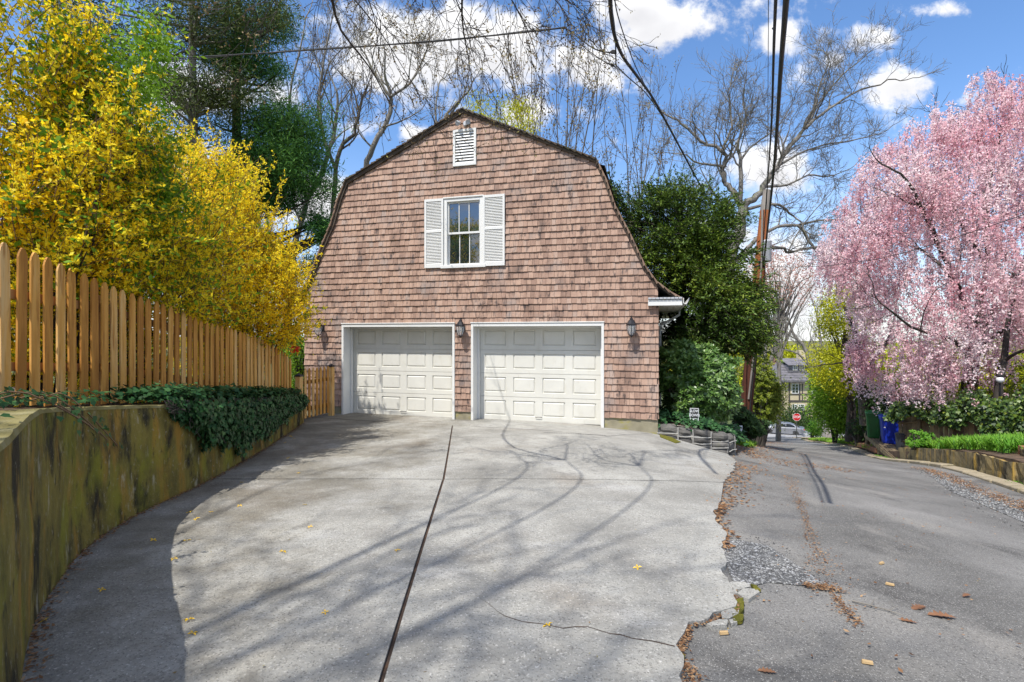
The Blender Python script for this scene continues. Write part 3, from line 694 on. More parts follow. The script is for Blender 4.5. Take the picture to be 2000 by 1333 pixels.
# eave returns, soffit, fascia and gutter
er = prof[-1][0]
for sgn in (1, -1):
    S_ = SR if sgn > 0 else SL; xe = sgn * er
    x0r = fpx(1266, 590)[0] if sgn > 0 else -fpx(1266, 590)[0] + .0
    mb = MB(); a, b = sorted((x0r, xe - sgn*.03)); mb.bx(a, b, -.13, -.032, EZ - .15, EZ - .03)
    mb.build('eave_return', M['white'], gar, bevel=.004)
    mb = MB(); k = 9
    for i in range(k):
        xa = a + (b - a) * i / k; mb.box((xa + (b-a)/k/2, -.085, EZ + .0), ((b-a)/k - .008, .15, .035))
    mb.build('return_tiles', M['galv'], gar)
    mb = MB(); a, b = sorted((S_ + sgn*.002, xe - sgn*.02)); mb.bx(a, b, -.03, DEP + .1, EZ - .14, EZ - .12)
    w = (b-a)
    for i in range(3): mb.bx(a + w*(i+.9)/4 , a + w*(i+.9)/4 + .02, -.02, DEP, EZ - .15, EZ - .14)
    mb.build('soffit', M['white'], gar)
    mb = MB(); gp = [(0,.0),(0,-.10),(.03,-.125),(.07,-.12),(.105,-.06),(.12,.0),(.11,.0),(.096,-.055),(.066,-.11),(.033,-.113),(.012,-.095),(.012,0)]
    mb.prism([(xe + sgn*(x-.012), EZ - .0 + z_) for x, z_ in gp], -.12, DEP + .2); mb.build('gutter', M['white'], gar)
    mb = MB(); xx = xe + sgn*.05; sx = S_ + sgn*.07
    mb.tube([(xx, 3.2, EZ-.1), (xx, 3.2, EZ-.22), (sx, 3.2, EZ-.5), (sx, 3.2, EZ-.7), (sx, 3.2, -.2)], .035, 8); mb.build('downspout', M['white'], gar, smooth=True)
# garage doors
REC = .33; DH = fpx(1055, 645)[1] * 1.0
TRIM = .055
for (a, b, z0_, zt) in (dl, drr):
    fr = MB(); zt = dtop
    fr.bx(a, a+TRIM, -.045, REC, -.42, zt); fr.bx(b-TRIM, b, -.045, REC, -.42, zt); fr.bx(a+TRIM, b-TRIM, -.043, REC, zt-.075, zt-.001)
    fr.bx(a-.01, b+.01, -.06, -.004, zt, zt + .022)
    fr.bx(a+TRIM, a+TRIM+.045, REC-.09, REC-.02, -.42, zt-.076); fr.bx(b-TRIM-.045, b-TRIM, REC-.09, REC-.02, -.42, zt-.076); fr.bx(a+TRIM+.045, b-TRIM-.045, REC-.088, REC-.02, zt-.12, zt-.076)
    f = fr.build('door_frame', M['white'], gar, bevel=.003)
    da, db = a+TRIM, b-TRIM; W = db-da; Hh = zt-.076; d0 = MB(); d0.bx(da, db, REC+.05, REC+.09, .0, Hh)
    d0.bx(da, db, REC, REC+.05, -.012, .004)
    dob = d0.build('garage_door', M['door'], gar)
    ns = 4; shh = Hh / ns
    st = (.15, .085)   # margins
    pw = (W - 2*.15 - 3*.17) / 4
    for k in range(ns):
        zb = .006 + k * shh; zt2 = zb + shh - .007
        s = MB(); xs_ = [da]; 
        pz0, pz1 = zb + .10, zt2 - .085
        s.bx(da, db, REC, REC+.045, zb, pz0); s.bx(da, db, REC, REC+.045, pz1, zt2)
        cur = da
        for c in range(4):
            x0 = da + .15 + c * (pw + .17); s.bx(cur, x0, REC+.0005, REC+.045, pz0, pz1); cur = x0 + pw
        s.bx(cur, db, REC+.0005, REC+.045, pz0, pz1)
        s.build('door_section', M['door'], dob)
    q = MB(); h2 = (pz1 - pz0) / 2; w2 = pw / 2; g1, g2 = .012, .042
    V_ = []
    for (ix, yy) in ((0, .004), (g1, .024), (g2, .003)):
        V_ += [(-w2+ix, yy, -h2+ix), (w2-ix, yy, -h2+ix), (w2-ix, yy, h2-ix), (-w2+ix, yy, h2-ix)]
    fc = [(8,9,10,11)]
    for r_ in (0, 4):
        for i in range(4): fc.append((r_+i, r_+(i+1) % 4, r_+4+(i+1) % 4, r_+4+i))
    q.add(V_, fc); pm = q.mesh('raised_panel', M['door'])
    for k in range(ns):
        zb = .006 + k * shh
        for c in range(4):
            o = link('raised_panel', pm, dob); o.location = (da + .15 + c*(pw+.17) + w2, REC, (zb+.10 + zb+shh-.007-.085)/2)
    sl = MB(); sl.bx(da+.001, db-.001, REC+.01, REC+.04, -.03, -.013); sl.build('weather_seal', M['rubber'], gar)
    hd_ = MB(); xc = (da+db)/2; hd_.tube([(xc-.07, REC, .10), (xc-.07, REC-.03, .10), (xc+.07, REC-.03, .10), (xc+.07, REC, .10)], .007, 6); hd_.build('handle', M['black'], dob)
    if a == dl[0]:
        hb = MB(); xh = (da + .15 + pw + .085); hb.bx(xh+ (pw+.17)-.012, xh+(pw+.17)+.012, REC-.015, REC-.002, Hh-.05, Hh); hb.build('latch', M['black'], dob)
# window with shutters
sw = (fpx(868, 500)[0] - win[0]); zb, zt = win[2], win[3]
wl, wr = win[0] + sw, fpx(944, 450)[0]
wz0, wz1 = zb + .0, zt - .01
wf = MB(); c = .075
wf.bx(wl, wl+c, -.03, .10, wz0+.05, wz1); wf.bx(wr-c, wr, -.03, .10, wz0+.05, wz1); wf.bx(wl+c, wr-c, -.028, .10, wz1-c, wz1-.001); wf.bx(wl-.07, wr+.07, -.075, .10, wz0-.02, wz0+.05)
wf.bx(wl-.02, wr+.02, -.05, -.005, wz1, wz1+.03)
wfo = wf.build('window', M['white'], gar, bevel=.004)
gl, gr_, gb, gt = wl+c, wr-c, wz0+.05, wz1-c; gm = (gb+gt)/2
M['glass'] = bpy.data.materials.new('window_glass'); M['glass'].use_nodes = True
b_ = M['glass'].node_tree.nodes['Principled BSDF']; b_.inputs['Base Color'].default_value = (.012,.016,.022,1); b_.inputs['Roughness'].default_value = .03; b_.inputs['Specular IOR Level'].default_value = 1.0; b_.inputs['IOR'].default_value = 1.75; b_.inputs['Coat Weight'].default_value = .6; b_.inputs['Coat IOR'].default_value = 1.6; b_.inputs['Coat Roughness'].default_value = .02
def sash(x0, x1, z0, z1, y, nm='sash'):
    s = MB(); f = .035; s.bx(x0, x0+f, y, y+.035, z0, z1); s.bx(x1-f, x1, y, y+.035, z0, z1); s.bx(x0+f, x1-f, y+.001, y+.035, z0, z0+f+.01); s.bx(x0+f, x1-f, y+.001, y+.035, z1-f, z1)
    for i in (1, 2): xx = x0+f + (x1-x0-2*f)*i/3; s.bx(xx-.009, xx+.009, y+.004, y+.03, z0+f+.01, z1-f)
    s.build(nm, M['white'], wfo)
    for i in range(3):
        a = x0+f + (x1-x0-2*f)*i/3; b = x0+f + (x1-x0-2*f)*(i+1)/3; p = MB()
        e = .0022 * (1 if (i + (z0 > gb)) % 2 else -1)
        y_ = y + .016
        tl_ = .008; p.add([(a-.001, y_+e-tl_, z0+f), (b+.001, y_-e-tl_, z0+f), (b+.001, y_-e+tl_, z1-f+.005), (a-.001, y_+e+tl_, z1-f+.005)], [(0,1,2,3)]); p.build('pane', M['glass'], wfo)
sash(gl, gr_, gm-.01, gt, .02); sash(gl, gr_, gb, gm+.025, .058)
bk = MB(); bk.bx(wl, wr, .165, .175, gb-.1, gt+.1); bk.build('dark_backing', M['black'], wfo)
lv = MB(); lw = sw - .10
lv.add([(-lw/2-.005,-.012,-.0),(lw/2+.005,-.012,-.0),(lw/2+.005,.012,.026),(-lw/2-.005,.012,.026),(-lw/2-.005,-.006,-.006),(lw/2+.005,-.006,-.006),(lw/2+.005,.018,.02),(-lw/2-.005,.018,.02)], [(0,1,2,3),(7,6,5,4),(0,4,5,1),(1,5,6,2),(2,6,7,3),(3,7,4,0)])
lvm = lv.mesh('louver', M['white'])
for k, (x0, x1) in enumerate(((win[0], win[0]+sw-.005), (wr+.005, win[1]))):
    z0, z1 = (zb-.005, zt) if k == 0 else (zb+.02, zt+.03)
    z0, z1 = zb, zt
    s = MB(); f = .048; zmid = z0 + (z1-z0)*.53
    s.bx(x0, x0+f, -.065, -.03, z0, z1); s.bx(x1-f, x1, -.065, -.03, z0, z1)
    for (q0, q1) in ((z0, z0+.09), (zmid-.03, zmid+.03), (z1-.06, z1)): s.bx(x0+f, x1-f, -.064, -.031, q0, q1)
    s.bx(x0+.02, x1-.02, -.030, -.026, z0+.02, z1-.02)
    so = s.build('shutter', M['white'], gar, bevel=.003)
    for (q0, q1) in ((z0+.09, zmid-.03), (zmid+.03, z1-.06)):
        n_ = int((q1-q0)/.034)
        for i in range(n_):
            o = link('louver', lvm, so); o.location = ((x0+x1)/2, -.047, q0 + (q1-q0)*(i+.1)/n_); o.scale = (((x1-x0)-2*f)/lw, 1, 1)
# louvred gable vent
s = MB(); f = .055; a, b, z0, z1 = ven
s.bx(a, a+f, -.05, .02, z0, z1); s.bx(b-f, b, -.05, .02, z0, z1); s.bx(a+f, b-f, -.049, .02, z0, z0+f); s.bx(a+f, b-f, -.049, .02, z1-f, z1); s.bx(a+f, b-f, .005, .012, z0+f, z1-f)
vo = s.build('gable_vent', M['white'], gar, bevel=.004)
lv = MB(); lw = b-a-2*f; lv.add([(-lw/2,-.03,0),(lw/2,-.03,0),(lw/2,.0,.05),(-lw/2,.0,.05),(-lw/2,-.03,-.008),(lw/2,-.03,-.008),(lw/2,.0,.042),(-lw/2,.0,.042)], [(0,1,2,3),(7,6,5,4),(0,4,5,1),(1,5,6,2),(2,6,7,3),(3,7,4,0)])
lm = lv.mesh('vent_slat', M['white']); n_ = 11
for i in range(n_):
    o = link('vent_slat', lm, vo); o.location = ((a+b)/2, -.012, z0+f + (z1-z0-2*f)*(i+.15)/n_)
# ---------------------------------------------------------------- lanterns
M['glassclear'] = bpy.data.materials.new('lantern_glass'); M['glassclear'].use_nodes = True
b_ = M['glassclear'].node_tree.nodes['Principled BSDF']; b_.inputs['Base Color'].default_value = (.75,.78,.8,1); b_.inputs['Roughness'].default_value = .05; b_.inputs['Transmission Weight'].default_value = .0; b_.inputs['Alpha'].default_value = .30; b_.inputs['Specular IOR Level'].default_value = 1
M['candle'] = flat('candle_sleeve', (.75,.68,.5), .5)
def lantern(s_, zc, label):
    x, y = fac(s_, -.0); r = thing('wall_lantern', label, 'lantern', (x, y, SILL + zc), -TH, 'black lanterns flanking the garage doors')
    ORG[r.name] = Vector((0, 0, 0)); Y0 = -.19
    mb = MB(); mb.lathe([(0, 0), (.055, .002), (.06, .012), (.04, .025), (0, .03)], (0, -.03, -.02), 14, Matrix.Rotation(rad(90), 4, 'X') @ Matrix.Scale(1.5, 4, (0, 1, 0))); mb.build('backplate', M['black'], r, smooth=True)
    mb = MB(); mb.tube([(0,-.05,-.02),(0,-.09,.0),(0,-.11,.08),(0,-.10,.16),(0,-.13,.215),(0,-.17,.215),(0,Y0,.185)], .009, 7); mb.tube([(0,-.08,-.01),(0,-.12,-.02),(0,-.14,.02),(0,-.125,.05)], .006, 6); mb.build('arm', M['black'], r, smooth=True)
    mb = MB(); mb.lathe([(.0,.205),(.014,.20),(.012,.175),(.028,.165),(.034,.14),(.055,.125),(.085,.07),(.108,.045),(.108,.035),(.0,.035)], (0, Y0, 0), 8); mb.build('hood', M['black'], r)
    mb = MB(); rings = [(.098,.036),(.104,.0),(.096,-.07),(.07,-.15),(.045,-.185)]
    for k in range(8):
        a = 2*math.pi*k/8; mb.tube([(q*math.cos(a), Y0 + q*math.sin(a), zz) for q, zz in rings], .0045, 4)
    mb.lathe([(.05,-.18),(.052,-.195),(.02,-.205),(.012,-.225),(0,-.235)], (0, Y0, 0), 8); mb.lathe([(.106,.035),(.108,.02),(.1,.02)], (0, Y0, 0), 8); mb.build('cage', M['black'], r)
    mb = MB(); mb.lathe([(q-.004, zz) for q, zz in rings], (0, Y0, 0), 8); mb.build('glass', M['glassclear'], r)
    for dx in (-.025, .025):
        c_ = MB(); c_.lathe([(.009,-.12),(.009,-.045),(.005,-.045),(.008,-.02),(0,.01)], (dx, Y0, 0), 7); c_.build('candle', M['candle'], r)
    r.scale = (1.0, 1.0, 1.0)
    return r
lantern(fpx(631, 650)[0], fpx(631, 640)[1], 'black lantern left of both garage doors, half behind the yellow forsythia')
lantern(fpx(905, 650)[0], fpx(905, 640)[1], 'black lantern on the shingled pier between the two garage doors')
lantern(fpx(1234, 650)[0], fpx(1234, 638)[1], 'black lantern on the shingles right of the right garage door')
# floodlight on the gable
fx = fpx(908, 243); x, y = fac(fx[0], 0); r = thing('floodlight', 'small grey two-headed floodlight mounted above the gable vent', 'floodlight', (x, y, SILL + fx[1]), -TH); ORG[r.name] = Vector((0,0,0))
mb = MB(); mb.lathe([(0,0),(.05,0),(.05,.03),(0,.035)], (.03,-.03,0), 12, Matrix.Rotation(rad(90), 4, 'X')); mb.bx(-.02,.13,-.06,-.03,-.02,.02); mb.build('mount', M['galv'], r)
for dx, a in ((-.09, -35), (.10, 30)):
    m_ = Matrix.Rotation(rad(a), 4, 'Z') @ Matrix.Rotation(rad(118), 4, 'X'); h = MB(); h.lathe([(.02,-.02),(.03,.0),(.055,.05),(.06,.085),(.045,.08),(0,.07)], (dx, -.10, .01), 12, m_); h.build('lamp_head', M['galv'], r, smooth=True)
mb = MB(); mb.lathe([(.012,0),(.03,-.02),(.03,-.05),(0,-.06)], (.03,-.09,-.03), 10); mb.build('motion_sensor', M['galv'], r, smooth=True)
# ---------------------------------------------------------------- picket fence on the upper terrace
fen = thing('picket_fence', 'long honey-coloured picket fence stepping down above the left retaining wall', 'fence', (-4.6, 7, terr(-4.6, 7)[0]))
def fx_(y): return -4.50 - .25 * (y - 4.3) / 7
toppx = [(-120, 440), (8, 475), (75, 497), (130, 521), (180, 543), (220, 560), (260, 575), (306, 590), (340, 602), (393, 627), (450, 642), (505, 660), (540, 680), (556, 690), (566, 702), (578, 716)]
ypos = []; y = 3.6
while y < 11.25: ypos.append(y); y += .1475
tx, ty = zip(*toppx)
# one picket profile, shared at several lengths
def picket_mesh(h, w=.094, t=.019):
    q = MB(); pts = [(-w/2, 0), (w/2, 0), (w/2, h-.085), (w*.40, h-.05), (w*.22, h-.015), (w*.10, h), (-w*.10, h), (-w*.22, h-.015), (-w*.40, h-.05), (-w/2, h-.085)]
    q.prism(pts, -t/2, t/2); return q.mesh('picket', M['picket'])
PMS = {}
for y in ypos:
    x = fx_(y); px = 1000 + F * x / y; zt = CZ - (float(np.interp(px, tx, ty)) - HY) / F * y; zb = float(terr(x, y)[0]) + .02
    h = round((zt - zb) / .03) * .03
    if h not in PMS: PMS[h] = picket_mesh(h)
    o = link('picket', PMS[h], fen); o.location = (x + .02 + 4.6, y - 7, zt - h - ORG[fen.name].z); o.rotation_euler = (R.uniform(-.006, .006), R.uniform(-.012, .012), rad(90) + rad(2))
ORG_f = ORG[fen.name]
def ztop(y): 
    x = fx_(y); px = 1000 + F * x / y; return CZ - (float(np.interp(px, tx, ty)) - HY) / F * y
segs = [3.5, 5.9, 8.3, 10.6]
for a, b in zip(segs[:-1], segs[1:]):
    for dz in (-.32, -.98):
        mb = MB(); za, zb = ztop(a) + dz, ztop(b) + dz
        za = max(za, float(terr(-4.6, a)[0]) + .12); zb = max(zb, float(terr(-4.6, b)[0]) + .12)
        xa, xb = fx_(a) - .012, fx_(b) - .012
        mb.add([(xa-.038, a, za), (xa, a, za), (xa, a, za+.085), (xa-.038, a, za+.085), (xb-.038, b, zb), (xb, b, zb), (xb, b, zb+.085), (xb-.038, b, zb+.085)], [(0,1,2,3),(7,6,5,4),(0,4,5,1),(1,5,6,2),(2,6,7,3),(3,7,4,0)])
        mb.build('rail', M['rail'], fen, world=True)
for yv in (3.5, 5.9, 8.3, 10.65):
    mb = MB(); x = fx_(yv) - .10; zb = float(terr(x, yv)[0]) - .1; zt = ztop(yv) - .12; mb.bx(x-.045, x+.045, yv-.045, yv+.045, zb, zt); mb.build('post', M['rail'], fen, bevel=.004, world=True)
# gate between the fence end and the garage
g0 = Vector((-4.62, 11.42, 0)); g1 = Vector((-4.36, 12.55, 0)); gz = -.30
gt = thing('garden_gate', 'small wooden picket gate between the fence end and the garage corner', 'gate', (g0.x, g0.y, gz))
dv = (g1 - g0); ang = math.atan2(dv.y, dv.x); n = 7
gpm = picket_mesh(1.10, .07, .02); tall = picket_mesh(1.02, .14, .02)
for i in range(n):
    p = g0 + dv * ((i + .9) / (n + .9)); o = link('picket', gpm, gt); o.location = (p.x - g0.x + .02, p.y - g0.y, .06 + .0 * i); o.rotation_euler = (0, 0, ang)
for dz in (.25, .85):
    mb = MB(); c = (g0 + g1) / 2; mb.box((c.x - .03, c.y, gz + dz), (dv.length * .95, .035, .08), ang); mb.build('rail', M['rail'], gt, world=True)
for (p, h, w) in ((g1 + dv.normalized() * .03, 1.24, .11), (g0 - dv.normalized() * .06, 1.10, .12)):
    mb = MB(); mb.box((p.x, p.y, gz + h/2 - .1), (w, w, h), ang); mb.build('post', M['picket'], gt, bevel=.005, world=True)
    mb = MB(); mb.box((p.x, p.y, gz + h - .085), (w + .03, w + .03, .03), ang); mb.lathe([(w*.72, 0), (0, .045)], (p.x, p.y, gz + h - .07), 4, Matrix.Rotation(ang + rad(45), 4, 'Z')); mb.build('post_cap', M['black'], gt, world=True)
# ---------------------------------------------------------------- plant generators
def fnoise(p, sc_, seed=0):
    r = np.random.RandomState(seed); out = np.zeros(len(p)); amp = 1
    for o in range(3):
        for k in range(4):
            w = r.normal(size=3); w /= np.linalg.norm(w); ph = r.uniform(0, 6.3)
            out += amp * np.sin((p @ w) * sc_ * 2**o * r.uniform(.7, 1.4) * 2 + ph)
        amp *= .6
    return out / 3.6
def pdist(poly, x, y):
    d = np.full(np.shape(x), 1e9)
    for i in range(len(poly)):
        a = np.array(poly[i]); b = np.array(poly[(i+1) % len(poly)]); ab = b - a
        t = np.clip(((x-a[0])*ab[0] + (y-a[1])*ab[1]) / (ab @ ab + 1e-9), 0, 1)
        d = np.minimum(d, np.hypot(x-a[0]-t*ab[0], y-a[1]-t*ab[1]))
    return d
def envelope(poly_px, Z0, thick, n, seed, gap=None, gscale=1.0, shell=0, jag=.0, gst=(1,1,1)):
    "points in a solid whose outline at depth Z0 is the given one, rounded in depth"
    r = np.random.RandomState(seed); P3 = [P(a, b, Z0) for a, b in poly_px]; pl = [(p.x, p.z) for p in P3]
    A = np.array(pl); lo, hi = A.min(0), A.max(0); out = []; got = 0
    while got < n:
        q = r.uniform(lo, hi, (n*2, 2))
        if jag: 
            e3 = np.c_[q[:, 0], np.zeros(len(q)), q[:, 1]]; qq = q + jag * np.c_[fnoise(e3, 1.3/ max(.3, jag), seed+9), fnoise(e3, 1.3/max(.3, jag), seed+10)]
        else: qq = q
        k = inside(pl, qq[:, 0], qq[:, 1]); q = q[k]; d = pdist(pl, q[:, 0], q[:, 1]); hw = thick * np.sqrt(np.clip(1 - (1 - np.clip(d / thick, 0, 1))**2, 0.02, 1))
        u = r.uniform(-1, 1, len(q))
        if shell: u = np.sign(u) * np.abs(u)**(1/(1+shell))
        y = Z0 + hw * u; p = np.c_[q[:, 0], y, q[:, 1]]
        if gap is not None: p = p[fnoise(p*np.array(gst), gscale, seed+1) > gap]
        out.append(p); got += len(p)
        if len(out) > 60: break
    return np.concatenate(out)[:n]
def rhombs(p, d, w, L, Wd, up=.5):
    L = np.asarray(L)[:, None]; Wd = np.asarray(Wd)[:, None]; s = unit(np.cross(d, w)); nn = np.cross(d, s)
    V = np.stack([p, p + d*L*up + s*Wd/2 + nn*L*.06, p + d*L, p + d*L*up - s*Wd/2 + nn*L*.06], 1).reshape(-1, 3)
    Q = np.arange(len(p)*4).reshape(-1, 4); return V, Q
def foliage(name, c, per, spread, L, Wd, mat, parent, seed, bias=(0, 0, 0), kb=0, tvar=.35, tscale=.6, up=.5, flatz=0):
    "leaves round cluster centres c"
    r = np.random.RandomState(seed); n = len(c) * per
    cc = np.repeat(c, per, 0); p = cc + r.normal(0, 1, (n, 3)) * spread
    d = r.normal(size=(n, 3)); d = unit(d + np.array(bias)[None] * kb); w = r.normal(size=(n, 3))
    if flatz: w = w * (1-flatz) + np.array([0, 0, 1.0]) * flatz * 1.5
    ls = L * r.uniform(.6, 1.25, n); ws = Wd * r.uniform(.7, 1.2, n)
    V, Q = rhombs(p, d, w, ls, ws, up)
    t = np.clip(.5 + tvar * fnoise(cc, tscale, seed+3) + r.normal(0, .22, n), 0, 1)
    o = np_mesh(name, V, Q, M[mat], parent, tint=np.repeat(t, 4)); return o
def strands(p0, d0, L, nseg, droop, seed, wig=.12):
    r = np.random.RandomState(seed); n = len(p0); pts = np.zeros((n, nseg+1, 3)); pts[:, 0] = p0; d = unit(np.array(d0, float)); step = (np.asarray(L) / nseg)[:, None]
    for k in range(nseg):
        d = unit(d + np.array([0, 0, -droop]) + r.normal(0, wig, (n, 3))); pts[:, k+1] = pts[:, k] + d * step
    return pts
def stems(name, pts, r0, mat, parent, n=3, r1=None):
    m = pts.shape[1]; rr = np.linspace(r0, r1 if r1 is not None else r0*.4, m)
    V, Q = tube_np(list(pts), [rr]*len(pts), n); o = np_mesh(name, V, Q, M[mat], parent, smooth=True); return o
def along(pts, per, jit, seed, lo=0.0):
    r = np.random.RandomState(seed); n, m, _ = pts.shape; u = r.uniform(lo*(m-1), m-1-1e-4, (n, per)); i = u.astype(int); f = (u - i)[..., None]
    a = pts[np.arange(n)[:, None], i]; b = pts[np.arange(n)[:, None], i+1]; p = a + (b-a)*f
    return (p + r.normal(0, jit, p.shape)).reshape(-1, 3), unit(b-a).reshape(-1, 3)
# branching wood ------------------------------------------------
class Wood:
    def __init__(s, seed): s.r = random.Random(seed); s.lines = []; s.radii = []; s.tips = []; s.tl = []; s.tr = []
    def grow(s, p, d, L, rad_, lev, o):
        r = s.r; n = max(3, min(7, int(L / o['seg']) + 2)); pts = [p.copy()]; dd = d.normalized(); rr = [rad_]
        for k in range(n):
            j = Vector((r.gauss(0,1), r.gauss(0,1), r.gauss(0,1))) * o['gn']
            dd = (dd + j + Vector((0, 0, o['up'])) ).normalized(); p = p + dd * (L / n); pts.append(p.copy()); rr.append(rad_ * (1 - (1-o['tap']) * (k+1) / n))
        (s.lines if rad_ > o.get('thin', .02) else s.tl).append(pts); (s.radii if rad_ > o.get('thin', .02) else s.tr).append(rr)
        if lev <= 0: s.tips.append((pts[-1], dd.copy())); return
        nb = o['nb']; nb = r.randint(nb[0], nb[1])
        for k in range(nb):
            f = r.uniform(.35, 1) if k else 1; i = min(n, max(1, int(f * n))); a = pts[i]; ba = (pts[i] - pts[i-1]).normalized()
            ax = ba.cross(Vector((r.gauss(0,1), r.gauss(0,1), r.gauss(0,1)))).normalized(); an = rad(r.uniform(*o['ang'])) * (.45 if k == 0 else 1)
            nd = Matrix.Rotation(an, 3, ax) @ ba
            s.grow(a, nd, L * r.uniform(*o['dl']), max(o['rmin'], rr[i] * (.8 if k == 0 else r.uniform(.45, .65))), lev-1, o)
    def limb(s, pts, r0, r1, o, lev=3, n=8, L=2, start=.2, ex=.5):
        "hand-placed limb with grown side branches"
        q = [Vector(p) for p in pts]; P2 = []; 
        for i in range(len(q)-1):
            for k in range(3): P2.append(q[i].lerp(q[i+1], k/3))
        P2.append(q[-1])
        for _ in range(1): P2 = [P2[0]] + [(P2[i-1] + P2[i]*2 + P2[i+1]) / 4 for i in range(1, len(P2)-1)] + [P2[-1]]
        P2 = [p + Vector((s.r.gauss(0,1), s.r.gauss(0,1), s.r.gauss(0,1))) * r0 * .18 if 0 < i < len(P2)-1 else p for i, p in enumerate(P2)]
        m = len(P2); rr = [r0 + (r1-r0) * (i/(m-1))**.8 for i in range(m)]; s.lines.append(P2); s.radii.append(rr)
        r = s.r
        for k in range(n):
            f = start + (1-start) * (k + r.random()) / n if n > 1 else 1; i = min(m-1, max(1, int(f*(m-1)))); ba = (P2[i] - P2[i-1]).normalized()
            ax = ba.cross(Vector((r.gauss(0,1), r.gauss(0,1), r.gauss(0,1)))).normalized(); nd = Matrix.Rotation(rad(r.uniform(25, 65)), 3, ax) @ ba
            nd = (nd + Vector((0, 0, ex * .6))).normalized()
            s.grow(P2[i], nd, L * r.uniform(.6, 1.1) * (1.15 - .5*f), max(o['rmin'], min(L*.026, rr[i] * r.uniform(.35, .6))), lev, o)
        
        if r1 < .13: s.grow(P2[-1], (P2[-1]-P2[-2]), L*.7, r1, lev, o)
    def build(s, root, mat, n=6, name='trunk', twig='twigs'):
        if s.lines:
            V, Q = tube_np(s.lines, s.radii, n); o = np_mesh(name, V, Q, M[mat], root, smooth=True)
        if s.tl:
            V, Q = tube_np(s.tl, s.tr, 3); o = np_mesh(twig, V, Q, M[mat], root, smooth=True); o['kind'] = 'stuff'
        return s
    def tiparr(s): return np.array([tuple(t[0]) for t in s.tips]), np.array([tuple(t[1]) for t in s.tips])
BARE = dict(seg=.45, gn=.13, up=.04, tap=.62, nb=(2,4), ang=(18,50), dl=(.55,.8), rmin=.009, thin=.03)
# ---------------------------------------------------------------- forsythia and shrubs behind the fence
def forsythia(label, poly, Z0, thick, nst, base_px, seed, fl=16, gap=-.45, L=(.5, 1.2), size=.034, green=.12, cat='shrub', dirx=(0,0,0), grp=None):
    bx_, by_ = P(base_px, 700, Z0).x, Z0 + .2
    root = thing('forsythia_bush', label, cat, (bx_, by_, float(terr(bx_, by_)[0])), group=grp)
    c = envelope(poly, Z0, thick, nst, seed, gap=gap, gscale=1.1, shell=1.0, jag=.5)
    r = np.random.RandomState(seed+5); org = np.array([bx_, by_, float(terr(bx_, by_)[0]) + .3])
    d = unit(c - org) + r.normal(0, .35, c.shape) + np.array([[.12,-.1,.15]]) + np.array(dirx)[None]
    LL = r.uniform(L[0], L[1], len(c)); c0 = c - unit(d) * LL[:, None] * .6
    e_ = envelope(poly, Z0, thick, int(nst*.14), seed+77, gap=-3, shell=3, jag=.3); de = unit(e_ - org); e_ = e_[:, :]; s = strands(c0, d, LL, 5, .10, seed+1, .16)
    s2_ = strands(e_, de + r.normal(0, .3, e_.shape), r.uniform(.5, .95, len(e_)), 5, .07, seed+2, .10); s = np.concatenate([s, s2_])
    infront = ((s[:, :, 0] > -4.72 - .035*(s[:, :, 1]-4)) & (s[:, :, 2] < np.interp(s[:, :, 1], [4, 5, 7.6, 9.4, 10.4, 11.3], [2.50, 2.34, 1.72, 1.42, 1.25, .95]))).any(1); s = s[~infront]
    stems('stems', s, .005, 'stem', root)
    p, t = along(s, fl, .022, seed+2); n = len(p)
    k = r.uniform(0, 1, n) > green
    def put(nm, p, mat, sz, per, sd):
        rr = np.random.RandomState(sd); m = len(p) * per; q = np.repeat(p, per, 0); dd = unit(rr.normal(size=(m, 3)) + np.array([.1, -.3, .25])); w = rr.normal(size=(m, 3))
        V, Q = rhombs(q, dd, w, sz * rr.uniform(.5, 1.45, m), sz * .55 * rr.uniform(.8, 1.2, m))
        tt = np.clip(.5 + .28 * fnoise(q, 1.5, seed+3) + rr.normal(0, .22, m), 0, 1); np_mesh(nm, V, Q, M[mat], root, tint=np.repeat(tt, 4))
    put('flowers', p[k], 'forsy', size, 3, seed+6); put('leaves', p[~k], 'forsg', size*1.5, 2, seed+7)
    # main canes from the ground up into the mass
    r2 = random.Random(seed); w = Wood(seed)
    for i in range(16):
        e = c[r2.randrange(len(c))]; a = Vector((org[0] + r2.uniform(-.3, .3), org[1] + r2.uniform(-.3, .3), org[2]-.3)); b = Vector(e); mid = a.lerp(b, .5) + Vector((r2.uniform(-.2,.2), 0, .35))
        w.lines.append([a, a.lerp(mid, .5) + Vector((0,0,.1)), mid, mid.lerp(b, .5) + Vector((0,0,.08)), b]); w.radii.append([.022,.018,.014,.01,.005])
    w.build(root, 'barkdark', 5, 'canes'); return root
forsythia('tall near forsythia at the left edge, deep yellow, reaching the top of the photo', [(-160,-120),(70,-120),(105,-20),(140,60),(160,130),(185,190),(205,260),(215,330),(230,400),(240,520),(200,700),(60,760),(-100,760)], 5.9, .95, 1750, 40, 21, fl=14, L=(.45,1.1), size=.052, green=.15)
forsythia('golden forsythia mixed with fresh green leaves behind the middle of the fence', [(150,250),(230,220),(262,265),(330,272),(352,300),(400,300),(420,360),(440,420),(450,500),(440,620),(400,730),(260,760),(140,760),(100,600),(120,520)], 7.6, 1.0, 1900, 280, 31, fl=13, gap=-.3, size=.048, green=.20)
forsythia('bright yellow forsythia over the far fence end, its spray touching the left lantern', [(330,330),(375,290),(430,292),(455,325),(470,358),(505,370),(530,385),(535,410),(528,445),(545,480),(562,520),(580,548),(582,585),(592,605),(585,640),(572,662),(545,690),(520,740),(470,760),(400,750),(370,620),(330,540),(320,430)], 10.1, 1.0, 2300, 480, 41, fl=15, size=.046, green=.04)
